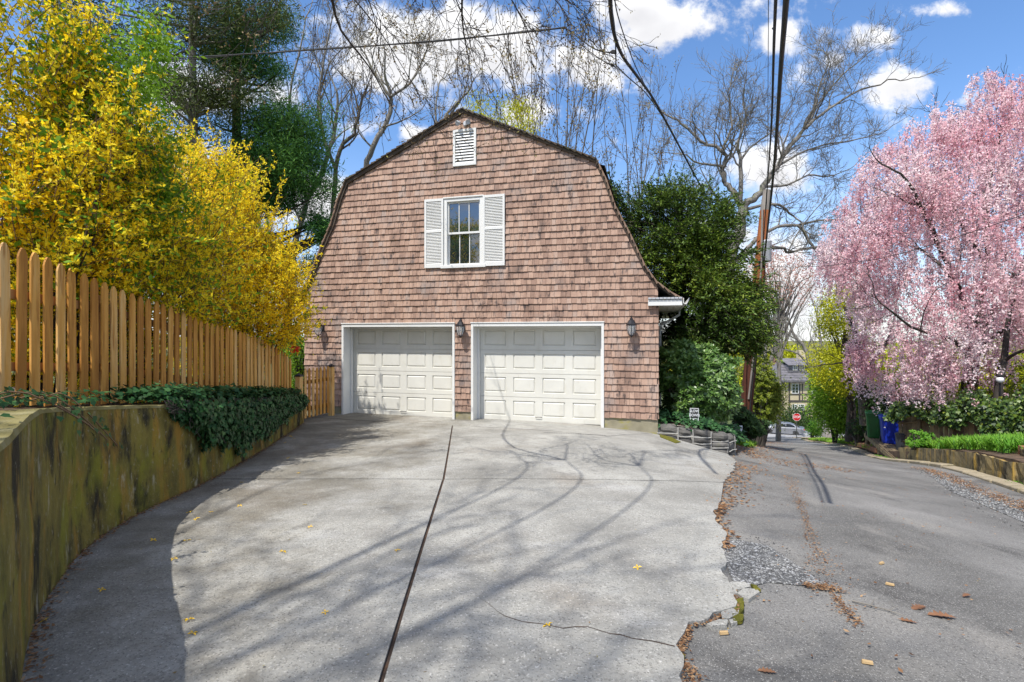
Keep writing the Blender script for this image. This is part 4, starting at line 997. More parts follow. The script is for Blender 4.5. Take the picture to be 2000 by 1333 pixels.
# the leafy shrub among them
def leafy(name, label, poly, Z0, thick, n, per, L, Wd, mat, seed, base_px, base_py, spread=.1, gap=-.3, gs=1.0, trunk='barkdark', cat='shrub', bias=(0,0,0), kb=0, limbs=14, r0=.05, root_z=None, tvar=.3, tscale=.8, crown='crown', shell=.6, jag=.3, flatz=0, group=None):
    b = P(base_px, base_py, Z0); 
    if root_z is not None: b.z = root_z
    root = thing(name, label, cat, (b.x, b.y, b.z), group=group)
    c = envelope(poly, Z0, thick, n, seed, gap=gap, gscale=gs, shell=shell, jag=jag); w = Wood(seed); r = random.Random(seed)
    top = max(c[:, 2]); 
    if cat == 'tree':
        cc_ = Vector(c.mean(0)); tz_ = b.z + (cc_.z - b.z) * .95; tk_ = [b, Vector((b.x + .1, b.y, b.z + (tz_-b.z)*.35)), Vector(((b.x+cc_.x)/2, b.y, b.z + (tz_-b.z)*.7)), Vector((cc_.x, cc_.y, tz_))]; w.lines.append(tk_); w.radii.append([r0*1.9, r0*1.5, r0*1.1, r0*.5])
        for i in range(limbs):
            e = Vector(c[r.randrange(len(c))]); f = r.uniform(.35, .95); k = min(2, int(f*3)); a = tk_[k].lerp(tk_[k+1], f*3-k); m2 = a.lerp(e, .55) + Vector((0, 0, .08*(e-a).length)); w.lines.append([a, m2, e]); w.radii.append([r0*.6, r0*.35, r0*.1])
    for i in range(0 if cat == 'tree' else limbs):
        e = Vector(c[r.randrange(len(c))]); a = b + Vector((r.uniform(-1,1)*r0*1.5, r.uniform(-1,1)*r0*1.5, 0)); f = r.uniform(.25, .5)
        m1 = Vector((a.x + (e.x-a.x)*f*.5, a.y + (e.y-a.y)*f*.5, a.z + (e.z-a.z)*f)); m2 = m1.lerp(e, .5) + Vector((r.uniform(-.15,.15), r.uniform(-.15,.15), .15)) 
        w.lines.append([a, m1, m2, e]); w.radii.append([r0, r0*.7, r0*.42, r0*.12])
    w.build(root, trunk, 6, 'stems' if cat == 'shrub' else 'trunk')
    foliage(crown, c, per, spread, L, Wd, mat, root, seed+1, bias, kb, tvar, tscale, flatz=flatz); return root
leafy('leafy_shrub', 'fresh green leafy shrub rising among the yellow forsythias at left', [(130,70),(180,40),(260,70),(330,105),(372,140),(365,200),(350,250),(300,300),(330,400),(300,470),(250,520),(140,545),(60,545),(40,470),(120,420),(160,300),(150,180)], 7.0, .9, 2200, 7, .085, .034, 'green', 55, 200, 690, spread=.10, gap=-.05, gs=1.4, root_z=.8)
# ---------------------------------------------------------------- ivy over the retaining wall and fence foot
def ivy_leaves(name, p, nrm, size, mat, parent, seed):
    r = np.random.RandomState(seed); n = len(p); nrm = unit(nrm + r.normal(0, .35, (n, 3))); dn = np.array([0, 0, -1.0]) + r.normal(0, .5, (n, 3)); s = unit(np.cross(nrm, dn)); dn = unit(np.cross(s, nrm))
    sh_ = np.array([(0,0),(.42,.05),(.5,.45),(.22,.55),(0,1.0),(-.22,.55),(-.5,.45),(-.42,.05)]); sz = (size * r.uniform(.6, 1.25, n))[:, None, None]
    V = p[:, None] + (s[:, None] * sh_[None, :, :1] + dn[:, None] * sh_[None, :, 1:]) * sz + nrm[:, None] * (np.abs(sh_[None, :, :1]) * .22 * sz)
    t = np.clip(r.beta(2, 3.2, n), 0, 1); o = np_mesh(name, V.reshape(-1, 3), np.arange(n*8).reshape(-1, 8), M[mat], parent, tint=np.repeat(t, 8)); return o
wcA = np.array(wc)
def wall_at(y): return np.array([np.interp(y, wcA[:, 1], wcA[:, 0]), y]).T, np.array([np.interp(y, wcA[:, 1], nl[:, 0]), np.interp(y, wcA[:, 1], nl[:, 1])]).T
def wt_np(y): return CZ + np.interp(y, [1, 3.1, 5.6, 11.5], [-.42, -.43, -.74, -1.37])
iv = thing('ivy', 'thick dark green ivy hanging over the far half of the mossy retaining wall', 'ivy', (-3.95, 8, wtop(8)))
r = np.random.RandomState(4); n = 13000
y = 5.45 + 6.0 * r.uniform(0, 1, n)
hang = np.interp(y, [5.1, 5.6, 6.1, 6.7, 7.3, 8.0, 9.0, 10.0, 11.0, 11.5], [.02, .16, .44, .58, .62, .60, .46, .30, .20, .15]) * (1 + .22 * np.sin(y*9) * np.sin(y*3.7+1) + .12*np.sin(y*23))
u = r.uniform(-.75, 1, n)      # <0: lying on the top behind the edge
xy, nn = wall_at(y); zt = wt_np(y); dn_ = np.clip(u, 0, 1)**.8 * hang; back = np.clip(-u, 0, 1) * .75
bulge = .04 + .10 * np.sin(np.clip(dn_/np.maximum(hang, .05), 0, 1) * 2.6 + .45) * (hang > .2)
px_ = xy[:, 0] + nn[:, 0]*back - nn[:, 0]*bulge*(u > 0) ; py_ = xy[:, 1] + nn[:, 1]*back - nn[:, 1]*bulge*(u > 0)
z = zt - dn_ + np.where(u < 0, .07 + .10*r.uniform(0, 1, n) , .03) 
p = np.c_[px_, py_, z] + r.normal(0, .028, (n, 3)); nr = np.where(u[:, None] > 0, np.c_[-nn[:, 0], -nn[:, 1], .25*np.ones(n)], np.c_[-nn[:, 0]*.3, -nn[:, 1]*.3, np.ones(n)])
ivy_leaves('leaves', p, nr, .064, 'ivy', iv, 1)
rr = random.Random(8); ln = []
for i in range(160):
    yy = rr.uniform(5.3, 11.3); (xy_,), (n_,) = wall_at(np.array([yy])); z0 = wtop(yy) + .04; hh = float(np.interp(yy, [5.1, 6.1, 7.3, 9.0, 11.5], [.05,.5,.66,.48,.15])) * rr.uniform(.4, 1.1); q = []
    for k in range(6): f = k/5; q.append(Vector((xy_[0] - n_[0]*(.04 + .08*f) , yy + .12*f*rr.uniform(-1, 1) - n_[1]*.05, z0 - hh*f)))
    ln.append(q)
V, Q = tube_np(ln, [[.005]*6]*len(ln), 3); np_mesh('vines', V, Q, M['barkdark'], iv)
iv2 = thing('ivy', 'thin ivy creeping over the wall cap at the foot of the nearest pickets', 'ivy', (-3.4, 4, wtop(4)))
n = 800; y = r.uniform(2.0, 5.8, n); xy, nn = wall_at(y); back = r.uniform(.22, 1.25, n)**1; back = np.where(r.uniform(0,1,n) < .12, r.uniform(.0,.25,n), back)
k = fnoise(np.c_[y, back, 0*y], 3.2, 3) > -.1; y, xy, nn, back = y[k], xy[k], nn[k], back[k]; n = len(y)
p = np.c_[xy[:, 0] + nn[:, 0]*back, xy[:, 1] + nn[:, 1]*back, wt_np(y) + .03 + r.uniform(0, .10, n)]
ivy_leaves('leaves', p, np.c_[-nn[:, 0]*.5, -nn[:, 1]*.5, np.ones(n)], .055, 'ivy', iv2, 2)
ln = []; lp = []; ln_n = []
for i in range(4):
    yy = 3.1 + i * .28; (xy_,), (n_,) = wall_at(np.array([yy])); q = []
    for k in range(8):
        f = k/7; q.append(Vector((xy_[0] + n_[0]*(.3 - .36*f - .02), yy + .25*f + n_[1]*(.3 - .36*f), wtop(yy) + .06 + .05*math.sin(f*3.1) - .34*max(0, f-.35)*(1 + .3*i))))
        if k > 1:
            for _ in range(3): lp.append([q[-1][j] + R.gauss(0, .03) for j in range(3)]); ln_n.append((-n_[0], -n_[1], .4))
    ln.append(q)
V, Q = tube_np(ln, [[.005]*8]*len(ln), 4); np_mesh('vines', V, Q, M['stem'], iv2)
ivy_leaves('hanging_leaves', np.array(lp), np.array(ln_n), .045, 'ivy', iv2, 3)
# ---------------------------------------------------------------- big evergreens behind the forsythia
def conifer(name, label, trunk_px, Z0, rbase, polys, mat, bark, seed, per, L, Wd, spread, cat='tree', bias=(0,0,0), kb=0, gap=-.2, gs=.8, nl_=40, thick=1.6, base_z=-.6):
    q = [P(a, b, Z0) for a, b in trunk_px]; b = Vector((q[0].x, q[0].y, base_z)); root = thing(name, label, cat, tuple(b)); w = Wood(seed); q = [b] + q; m = len(q)
    w.lines.append(q); w.radii.append([rbase * (1 - .8*i/(m-1)) for i in range(m)]); r = random.Random(seed); allc = []
    for poly, n, dz in polys:
        c = envelope(poly, Z0 + dz, thick, n, seed + int(n), gap=gap, gscale=gs, shell=.3, jag=.5, gst=(.6,.6,1.9)); allc.append(c)
        for i in range(nl_):
            e = Vector(c[r.randrange(len(c))]); tz = min(max(e.z - (abs(e.x-b.x)*.15) - r.uniform(0, .8), b.z + 1), q[-1].z - .1)
            f = 0; s_ = q[0]
            for k in range(m-1):
                if q[k].z <= tz <= q[k+1].z: s_ = q[k].lerp(q[k+1], (tz-q[k].z)/(q[k+1].z-q[k].z))
            mid = s_.lerp(e, .5) + Vector((0, 0, -.12 * (e-s_).length * .5)); w.lines.append([s_, mid, e]); w.radii.append([rbase*.22, rbase*.14, .01])
    w.build(root, bark, 6, 'trunk'); c = np.concatenate(allc)
    foliage('crown', c, per, spread, L, Wd, mat, root, seed+1, bias, kb, .3, .7, flatz=.3); return root
conifer('hemlock_tree', 'thin olive-green evergreen rising behind the forsythias, trunk bare in the middle', [(380,640),(378,330),(376,150),(374,-60),(372,-220)], 15.5, .20,
    [([(60,-160),(330,-200),(520,-120),(560,-20),(540,60),(470,110),(520,150),(470,200),(410,150),(330,170),(230,120),(150,60),(100,20)], 1900, 0), ([(300,180),(370,160),(450,200),(430,270),(340,290),(280,250)], 420, 0)], 'hemneedle', 'barkgrey', 61, 16, .17, .030, .26, gap=.18, bias=(0,0,-.4), kb=.5, thick=1.8)
conifer('pine_tree', 'dark green pine with layered boughs standing left of the garage roof', [(468,640),(464,420),(462,280),(462,120),(466,0),(470,-120)], 17.5, .24,
    [([(430,-60),(540,-60),(560,40),(545,120),(560,190),(520,250),(440,240),(410,150),(440,60)], 800, 0), ([(455,190),(520,150),(560,200),(610,215),(632,250),(620,300),(655,330),(678,355),(650,385),(570,400),(500,400),(440,410),(400,390),(420,330),(470,290),(440,250)], 2300, 0),
     ([(540,440),(600,430),(650,450),(640,480),(580,490),(530,490)], 420, 0), ([(520,500),(600,500),(620,520),(590,540),(520,540)], 260, 0)], 'pineneedle', 'barkdark', 71, 18, .19, .028, .24, gap=.15, gs=.9, thick=1.5)
# a clipped green hedge seen past the gate
leafy('green_shrub', 'dark green shrub in the gap between the fence end and the garage', [(566,640),(585,640),(600,660),(600,730),(590,790),(560,790),(555,700)], 14.5, .8, 330, 16, .07, .04, 'green', 88, 585, 800, spread=.12, gap=-1, root_z=-.4)
# red bloom peeking out between forsythia and wall
rt = thing('red_flowers', 'small cluster of red flowers between the yellow forsythia and the garage corner', 'flowers', tuple(P(581, 684, 12.3)))
foliage('blooms', np.array([tuple(P(578 + R.uniform(-9, 9), 682 + R.uniform(-5, 5), 12.3)) for _ in range(14)]), 7, .02, .05, .04, 'redf', rt, 6)
# ---------------------------------------------------------------- bare trees behind the garage
def bare(label, limbs, Z0, bark, seed, o, mat_bud=None, base=None, nbud=0, name='bare_tree', group=None, budL=.07):
    root_p = P(*limbs[0][0][0], Z0); gz = H(root_p.x, Z0) ; root = thing(name, label, 'tree', (root_p.x, Z0, gz), group=group); w = Wood(seed)
    for pts, r0, r1, n, lev, L, ex in limbs:
        q = [P(a, b, Z0) if len(t_) == 2 else P(a, b, Z0 + t_[2]) for t_ in pts for a, b in (t_[:2],)]
        if pts is limbs[0][0]: q = [Vector((q[0].x, q[0].y, gz))] + q
        for i in range(2, len(q)): q[i] = q[i] + Vector((0, w.r.uniform(-.25, .25), 0))
        w.limb(q, r0, r1, o, lev, n, L, .25, ex)
    w.build(root, bark)
    if mat_bud:
        t, d = w.tiparr(); r = np.random.RandomState(seed); k = r.choice(len(t), min(nbud, len(t)), False) if nbud else np.arange(len(t)); foliage('buds', t[k], 3, .07, budL, budL*.5, mat_bud, root, seed)
    return root
O1 = dict(BARE, seg=.4, gn=.15, up=.10)
bare('bare grey tree forking above the left roof slope of the garage', [([(705,560),(712,330),(728,290),(758,225),(762,190)], .17, .09, 3, 2, 1.6, .8), ([(762,190),(735,150),(715,110),(700,90)], .07, .03, 8, 3, 1.7, .8), ([(762,190),(800,165),(820,120),(830,100)], .07, .03, 8, 3, 1.7, .8),
      ([(728,290),(700,260),(690,215)], .05, .03, 4, 2, 1.3, .8), ([(745,250),(790,235),(820,215)], .05, .02, 4, 2, 1.2, .7)], 24, 'barkgrey', 101, O1, 'bud', nbud=500, budL=.09)
bare('slim bare tree between the pine and the left roof slope', [([(640,560),(650,345),(662,290),(690,260),(700,215)], .13, .06, 4, 2, 1.6, .8), ([(655,330),(628,260),(622,200),(640,120)], .08, .025, 7, 3, 1.7, .7), ([(700,215),(690,170),(660,140)], .04, .02, 5, 2, 1.5, .8)], 22, 'bark', 103, O1, 'bud', nbud=500, budL=.08)
bare('pale bare tree with leaning trunk seen under the pine boughs', [([(560,640),(575,450),(600,395),(640,300),(650,250)], .16, .07, 6, 3, 2.0, .7), ([(600,395),(575,300),(560,200),(590,60)], .08, .03, 8, 3, 2.2, .7), ([(640,300),(620,200),(640,90),(650,10)], .06, .02, 8, 3, 2.0, .8)], 20.5, 'barkgrey', 105, O1, 'bud', nbud=700, budL=.07)
O2 = dict(BARE, seg=.5, gn=.07, up=.10, nb=(2,3), ang=(12,32))
r_ = random.Random(12)
def clump(label, x0, x1, ytop, n, Z0, seed, xbase, spread=1.0, budm='bud', nb_=1400):
    root_p = P(xbase, 560, Z0); root = thing('multi_stem_tree', label, 'tree', (root_p.x, Z0, H(root_p.x, Z0))); w = Wood(seed); rr = random.Random(seed)
    for i in range(n):
        xt = x0 + (x1-x0) * (i + rr.random()) / n; yt = ytop(xt) + rr.uniform(-10, 50); a = Vector((root_p.x + rr.uniform(-.5, .5), Z0 + rr.uniform(-.5, .5), H(root_p.x, Z0))); b = P(xt, yt, Z0 + rr.uniform(-2, 2))
        mid = Vector((a.x + (b.x-a.x)*.35, (a.y+b.y)/2, a.z + (b.z-a.z)*.5)); w.limb([a, a.lerp(mid, .5), mid, mid.lerp(b, .5) + Vector((rr.uniform(-.2,.2), 0, 0)), b], rr.uniform(.05, .08), .012, O2, 2, 9, 1.5, .45, 1.0)
    w.build(root, 'bark', 5)
    t, d = w.tiparr(); r = np.random.RandomState(seed); k = r.choice(len(t), min(nb_, len(t)), False); foliage('buds', t[k], 4, .09, .10, .045, budm, root, seed)
clump('tall spindly many-stemmed tree with buds rising right of the garage ridge', 975, 1190, lambda x: 80 + abs(x-1090)*.25, 11, 19.0, 111, 1080, nb_=1500)
clump('sparse many-stemmed tree with yellowish buds above the right roof slope', 1180, 1330, lambda x: 190 + abs(x-1250)*.5, 7, 21.0, 113, 1240, nb_=900)
bare('small twiggy bare tree just left of the garage ridge', [([(840,560),(850,300),(862,240),(895,200)], .09, .04, 4, 2, 1.4, .8), ([(855,290),(850,220),(858,160),(862,150)], .05, .02, 6, 2, 1.5, .8), ([(880,225),(905,190),(912,150)], .04, .02, 5, 2, 1.2, .8)], 20, 'barkgrey', 117, O1, 'bud', nbud=300)
leafy('yellow_green_tree', 'yellow-green leafing treetop showing just behind the garage ridge', [(905,215),(925,195),(975,195),(1000,205),(1040,225),(1040,260),(1010,300),(920,300)], 17.5, .9, 420, 9, .13, .035, 'chart', 121, 960, 560, cat='tree', spread=.16, gap=-.3, root_z=-1.5, bias=(0,0,1), kb=1.0)
# ---------------------------------------------------------------- the great oak, evergreens and pole right of the garage
OO = dict(BARE, seg=.5, gn=.22, up=.07, nb=(3,4), ang=(22,58), dl=(.55,.82), rmin=.011, thin=.035)
bare('huge spreading bare oak with crooked limbs against the sky right of the garage', [
 ([(1398,660),(1412,560),(1430,500),(1446,430),(1449,402)], .50, .30, 0, 2, 2, .3),
 ([(1449,402),(1432,372),(1418,360),(1415,330),(1420,310),(1408,296),(1370,278),(1330,240),(1305,225)], .22, .05, 12, 3, 2.6, .5),
 ([(1415,325),(1385,322),(1360,320),(1340,305),(1312,298)], .09, .03, 8, 3, 2.0, .5),
 ([(1410,296),(1418,275),(1430,250),(1428,215),(1420,180),(1432,150)], .11, .03, 8, 3, 2.0, .6),
 ([(1448,404),(1446,360),(1446,310),(1438,285),(1450,255),(1460,230),(1452,190)], .16, .04, 8, 3, 2.2, .6),
 ([(1446,315),(1462,290),(1490,270),(1520,250),(1540,215)], .08, .03, 8, 3, 2.2, .7),
 ([(1451,402),(1470,388),(1490,372),(1500,345),(1515,330),(1530,300),(1570,255),(1600,225),(1650,190),(1700,170),(1745,158)], .26, .035, 15, 3, 2.4, .5),
 ([(1530,300),(1560,270),(1590,220),(1600,170),(1620,120),(1612,95)], .10, .03, 12, 3, 2.0, .8),
 ([(1575,252),(1600,200),(1640,150),(1690,110),(1700,100)], .08, .02, 10, 3, 1.8, .7),
 ([(1515,328),(1560,300),(1610,282),(1660,275),(1720,262)], .09, .025, 12, 3, 2.0, .4),
 ([(1495,365),(1540,362),(1580,340),(1620,345),(1660,330)], .09, .03, 10, 3, 1.8, .2),
 ([(1446,415),(1480,402),(1520,400),(1545,415),(1560,435)], .13, .05, 6, 3, 1.6, .2),
 ([(1425,520),(1455,495),(1482,488),(1528,484),(1540,496),(1580,482),(1620,486)], .17, .05, 7, 3, 1.7, .3),
 ([(1440,505),(1480,465),(1520,440),(1560,440),(1580,470),(1600,500),(1622,530)], .15, .06, 8, 3, 1.6, .1),
 ([(1560,440),(1590,432),(1640,430),(1680,438)], .09, .03, 6, 3, 1.7, .2),
 ([(1435,440),(1410,400),(1395,380),(1370,330)], .09, .03, 8, 3, 1.8, .6),
 ([(1538,495),(1560,450),(1590,410),(1620,380)], .05, .02, 6, 2, 1.4, .5)], 33, 'barkgrey', 201, OO, name='oak_tree')
def evergreen(label, c_polys, Z0, base_px, seed, mat='yew', spread=.17, L=.10, Wd=.032, per=22, base_z=None, thick=1.5, gap=-.18, name='yew_tree', dens=1.0):
    b = P(base_px, 780, Z0); bz = H(b.x, Z0) if base_z is None else base_z; root = thing(name, label, 'tree', (b.x, Z0, bz)); w = Wood(seed); r = random.Random(seed); allc = []; A, D = [], []
    for poly, n, dz in c_polys:
        c = envelope(poly, Z0 + dz, thick, int(n*dens), seed + n, gap=gap, gscale=1.1, shell=.8, jag=.45); allc.append(c)
    c = np.concatenate(allc); cx = c[:, 0].mean(); rs_ = np.random.RandomState(seed)
    for i in range(70):
        e = Vector(c[r.randrange(len(c))]); s_ = Vector((b.x + (cx-b.x)*.5, Z0, max(bz+.5, e.z - r.uniform(.3, 2.2)))); w.lines.append([s_, s_.lerp(e, .5) + Vector((0,0,.15)), e]); w.radii.append([.05, .03, .008])
    w.lines.append([Vector((b.x, Z0, bz)), Vector((b.x*.6 + cx*.4, Z0, bz + (c[:, 2].max()-bz)*.5)), Vector((cx, Z0, c[:, 2].max() - .5))]); w.radii.append([.22, .15, .03]); w.build(root, 'barkdark', 5)
    # sprays: short strands fanning outwards and drooping, thick with needles
    d = unit(c - np.array([cx, Z0 + .6, c[:, 2].mean()*.7])) + rs_.normal(0, .4, c.shape); d[:, 2] *= .5
    s = strands(c, d, rs_.uniform(.35, .8, len(c)), 3, .12, seed, .15); stems('sprigs', s, .006, 'barkdark', root)
    p, t = along(s, per, .03, seed+1); n = len(p); dd = unit(t*.8 + rs_.normal(0, .7, (n, 3)) * np.array([1, 1, .45])); V, Q = rhombs(p, dd, rs_.normal(0, .5, (n, 3)) + np.array([0, 0, 1.0]), L * rs_.uniform(.6, 1.2, n), Wd * rs_.uniform(.8, 1.2, n))
    tt = np.clip(.42 + .25*fnoise(p, .9, seed) + rs_.normal(0, .2, n) + .15*np.tile(np.linspace(-.5, .5, 1), n), 0, 1); np_mesh('crown', V, Q, M[mat], root, tint=np.repeat(tt, 4)); return root
evergreen('dark green yew tree pressed against the right side of the garage roof', [
  ([(1165,385),(1215,364),(1250,364),(1275,385),(1290,372),(1310,392),(1345,388),(1370,408),(1395,395),(1420,430),(1425,490),(1405,540),(1420,600),(1380,640),(1320,640),(1250,600),(1200,480),(1160,410)], 2700, 0),
  ([(1300,520),(1400,470),(1440,520),(1450,560),(1470,590),(1462,640),(1475,660),(1440,690),(1380,690),(1310,700),(1285,650)], 2100, -.8)], 15.2, 1330, 301, per=22, L=.12, Wd=.036)
def rhodo(label, poly, Z0, base_px, n, seed, mat='rhodo', L=.13, Wd=.045, gap=-.6, thick=1.0, name='rhododendron', bz=None, cat='shrub', per=11):
    b = P(base_px, 800, Z0); zb = H(b.x, Z0) if bz is None else bz; root = thing(name, label, cat, (b.x, Z0, zb)); c = envelope(poly, Z0, thick, n, seed, gap=gap, gscale=1.6, shell=1.5, jag=.35); rs_ = np.random.RandomState(seed)
    ctr = np.array([b.x, Z0 + .5, c[:, 2].mean() - .5]); ax = unit(unit(c - ctr) + rs_.normal(0, .35, c.shape) + np.array([0, 0, .45])); w = Wood(seed); r = random.Random(seed)
    for i in range(60):
        e = Vector(c[r.randrange(len(c))]); a = Vector((b.x + r.uniform(-.25,.25), Z0, zb)); w.lines.append([a, a.lerp(e, .5) + Vector((0, 0, .1)), e]); w.radii.append([.025, .015, .008])
    w.build(root, 'bark', 5, 'stems')
    # whorls of long leaves at every shoot end
    m = per; an = np.tile(np.arange(m) * 2*math.pi/m, len(c)) + np.repeat(rs_.uniform(0, 6, len(c)), m); axr = np.repeat(ax, m, 0); e1 = unit(np.cross(axr, np.array([0.3, .2, 1.0]))); e2 = np.cross(axr, e1)
    tilt = rs_.uniform(-.25, .75, len(an))[:, None]; d = unit(e1*np.cos(an)[:, None] + e2*np.sin(an)[:, None] + axr*tilt); p = np.repeat(c, m, 0) + rs_.normal(0, .012, (len(an), 3))
    V, Q = rhombs(p, d, axr + rs_.normal(0, .25, axr.shape), L * rs_.uniform(.6, 1.15, len(an)), Wd * rs_.uniform(.8, 1.2, len(an)), .55)
    # light young leaves point up, old ones lie flat and dark
    tt = np.clip(.30 + .35*tilt[:, 0] + rs_.normal(0, .18, len(an)) + .15*fnoise(p, 1.5, seed), 0, 1); np_mesh('leaves', V, Q, M[mat], root, tint=np.repeat(tt, 4)); return root
rhodo('broad rhododendron with glossy whorled leaves behind the stone planter', [(1287,690),(1310,675),(1345,668),(1380,672),(1400,690),(1420,700),(1432,730),(1438,760),(1436,790),(1422,815),(1400,822),(1370,828),(1330,815),(1290,800)], 12.3, 1365, 1900, 311, per=10)
# low shrubs beyond, down the left side of the lane
rhodo('dark arching shrub at the foot of the bank below the utility pole', [(1420,790),(1448,790),(1475,815),(1490,838),(1485,850),(1450,852),(1430,835),(1420,810)], 19, 1455, 520, 313, mat='darksh', L=.13, Wd=.05, name='dark_shrub')
rhodo('yellowish-green shrub behind the utility pole at the lane side', [(1455,720),(1480,700),(1505,720),(1520,760),(1515,790),(1500,820),(1470,825),(1450,800)], 25, 1485, 700, 315, mat='hedge', L=.16, Wd=.06, name='yellow_green_shrub')
rhodo('low dark shrub beside the lane left of the silver car', [(1440,800),(1475,810),(1492,835),(1488,850),(1450,858),(1430,850)], 27, 1462, 420, 317, mat='darksh', L=.15, Wd=.06, name='dark_shrub')
# ---------------------------------------------------------------- stone planter
pl = thing('stone_planter', 'low rough stone retaining wall with raised pale mortar at the right foot of the garage', 'stone wall', (4.0, 10.9, H(4.0, 10.6)))
path = [Vector((3.02, 10.90)), Vector((3.5, 10.80)), Vector((4.0, 10.70)), Vector((4.38, 10.72)), Vector((4.62, 10.95)), Vector((4.78, 11.5)), Vector((4.95, 12.3))]
ptop = [-.24, -.28, -.34, -.41, -.46, -.58, -.88]    # world z of the top
import bisect
cum = [0]
for a, b in zip(path[:-1], path[1:]): cum.append(cum[-1] + (b-a).length)
def pp(L):
    L = min(max(L, 0), cum[-1]-1e-4); i = bisect.bisect_right(cum, L) - 1; f = (L - cum[i]) / (cum[i+1]-cum[i]); p = path[i].lerp(path[i+1], f); return p, (path[i+1]-path[i]).normalized(), ptop[i]*(1-f) + ptop[i+1]*f
rs_ = random.Random(77); mort = MB()
ls = [i * cum[-1] / 30 for i in range(31)]; 
for a, b in zip(ls[:-1], ls[1:]):
    pa, da, ta = pp(a); pb, db, tb = pp(b); na, nb = Vector((da.y, -da.x)), Vector((db.y, -db.x)); za, zb_ = H(*pa) - .1, H(*pb) - .1
    mort.add([(pa.x, pa.y, za), (pb.x, pb.y, zb_), (pb.x, pb.y, tb-.04), (pa.x, pa.y, ta-.04), (pa.x-na.x*.3, pa.y-na.y*.3, ta-.04), (pb.x-nb.x*.3, pb.y-nb.y*.3, tb-.04)], [(0,1,2,3),(3,2,5,4)])
mort.build('mortar', M['mortar'], pl, world=True)
L = 0
cols = []
while L < cum[-1] - .1:
    w = rs_.uniform(.26, .46); L2 = min(L + w, cum[-1]); p, d, t = pp((L+L2)/2); zb = H(*p) - .06; hh = t - zb; ncut = 3 if hh > .42 else 2
    if L > 1.6: ncut = 2
    cuts = [zb] + sorted(zb + hh * (k + rs_.uniform(-.12, .12)) / ncut for k in range(1, ncut)) + [t]
    for k in range(ncut):
        z0, z1 = cuts[k] + .012, cuts[k+1] - .012; o_ = rs_.uniform(-.03, .03); xx = (L2-L) - .028; bmm = bmesh.new(); bmesh.ops.create_cube(bmm, size=1); bmesh.ops.subdivide_edges(bmm, edges=bmm.edges[:], cuts=2, use_grid_fill=True)
        n_ = Vector((d.y, -d.x)); s0_ = rs_.uniform(0, 50)
        for v in bmm.verts:
            c = v.co.copy(); rnd = 1 - .10 * (abs(c.x*2)**3 * abs(c.z*2)**3); q = Vector((c.x*xx*rnd, -c.y*.22 , c.z*(z1-z0)*rnd)); q.y += (noise.noise(q*6 + Vector((s0_,0,0))) * .05 + (.02 if abs(c.x) < .4 and abs(c.z) < .4 else -.015)) * (1 if c.y < 0 else 0)
            wp = Vector((p.x, p.y, (z0+z1)/2)) + Vector((d.x, d.y, 0))*(q.x) + Vector((n_.x, n_.y, 0))*(q.y - .06 + o_) + Vector((0,0,q.z)); 
            if k == ncut-1 and c.z > .4: wp.z += noise.noise(q*4 + Vector((s0_,1,0)))*.04
            v.co = wp - ORG[pl.name]
        me = bpy.data.meshes.new('stone'); bmm.to_mesh(me); bmm.free(); me.materials.append(M['stone']); link('stone', me, pl)
        # raised bead of mortar round the stone
    nn_ = Vector((d.y, -d.x)); 
    mb = MB()
    for k in range(1, ncut):
        a_, b_2 = Vector((p.x, p.y, cuts[k])) - Vector((d.x, d.y, 0))*(L2-L)/2, Vector((p.x, p.y, cuts[k])) + Vector((d.x, d.y, 0))*(L2-L)/2; o3 = Vector((nn_.x, nn_.y, 0))*.058; m_ = a_.lerp(b_2, .5) + Vector((0,0,rs_.uniform(-.02,.02))); mb.tube([a_+o3, m_+o3, b_2+o3], .012, 5)
    e_, _, te = pp(L2); mb.tube([Vector((e_.x, e_.y, zb)) + o3, Vector((e_.x, e_.y, (zb+t)/2)) + o3 + Vector((d.x, d.y, 0))*rs_.uniform(-.02,.02), Vector((e_.x, e_.y, te-.03)) + o3], .012, 5)
    mb.build('mortar_bead', M['mortar'], pl, smooth=True, world=True)
    L = L2
sb = [(3.06,10.98),(3.5,10.9),(4.0,10.8),(4.4,10.85),(4.6,11.1),(4.75,11.6),(4.9,12.4),(5.3,14),(6,18),(7.6,21.5),(5.0,24),(3.0,20),(3.0,12)]
def bedh(x, y): 
    h0 = Hn(x, y); return np.where(y < 13.5, np.maximum(h0 + .05, np.interp(x, [3, 3.5, 4.0, 4.4, 4.75, 5.0], [-.30,-.33,-.38,-.45,-.58,-.8]) + 0*y), h0 + .25)
sheet('planter_bed', sb, .3, bedh, M['soil'], 0, .3, edge=.4, rough=.05)
# ivy over the planter
ip = thing('ivy', 'dark ivy spilling over the top of the stone planter by the garage', 'ivy', (3.8, 10.95, -.45)); r = np.random.RandomState(9); n = 1500
L = r.uniform(0, cum[-1]*.86, n); bk_ = r.uniform(-.03, .8, n); PPT = [pp(l) for l in L]; px_ = np.array([q[0].x - q[1].y*b for q, b in zip(PPT, bk_)]); py_ = np.array([q[0].y + q[1].x*b for q, b in zip(PPT, bk_)]); tz = np.array([q[2] for q in PPT])
z = tz + .02 + .10*r.uniform(0, 1, n) + np.clip(bk_, 0, 1)*.12 - np.where(bk_ < 0, r.uniform(0, .08, n), 0); k = (fnoise(np.c_[px_, py_, 0*px_], 3.0, 6) > -.25)
ivy_leaves('leaves', np.c_[px_, py_, z][k], np.c_[0*px_ + .1, 0*px_ - .5, 0*px_ + .9][k], .065, 'ivy', ip, 12)
ip2 = thing('ivy', 'dark ground ivy on the bank between the stone planter and the lane', 'ivy', (6.3, 14, H(6.3, 14) + .2)); n = 5200; yy = r.uniform(11.3, 23, n); xx = np.interp(yy, [11, 14, 20, 24], [4.9, 5.9, 8.4, 9.9]) - r.uniform(-.1, 2.4, n)
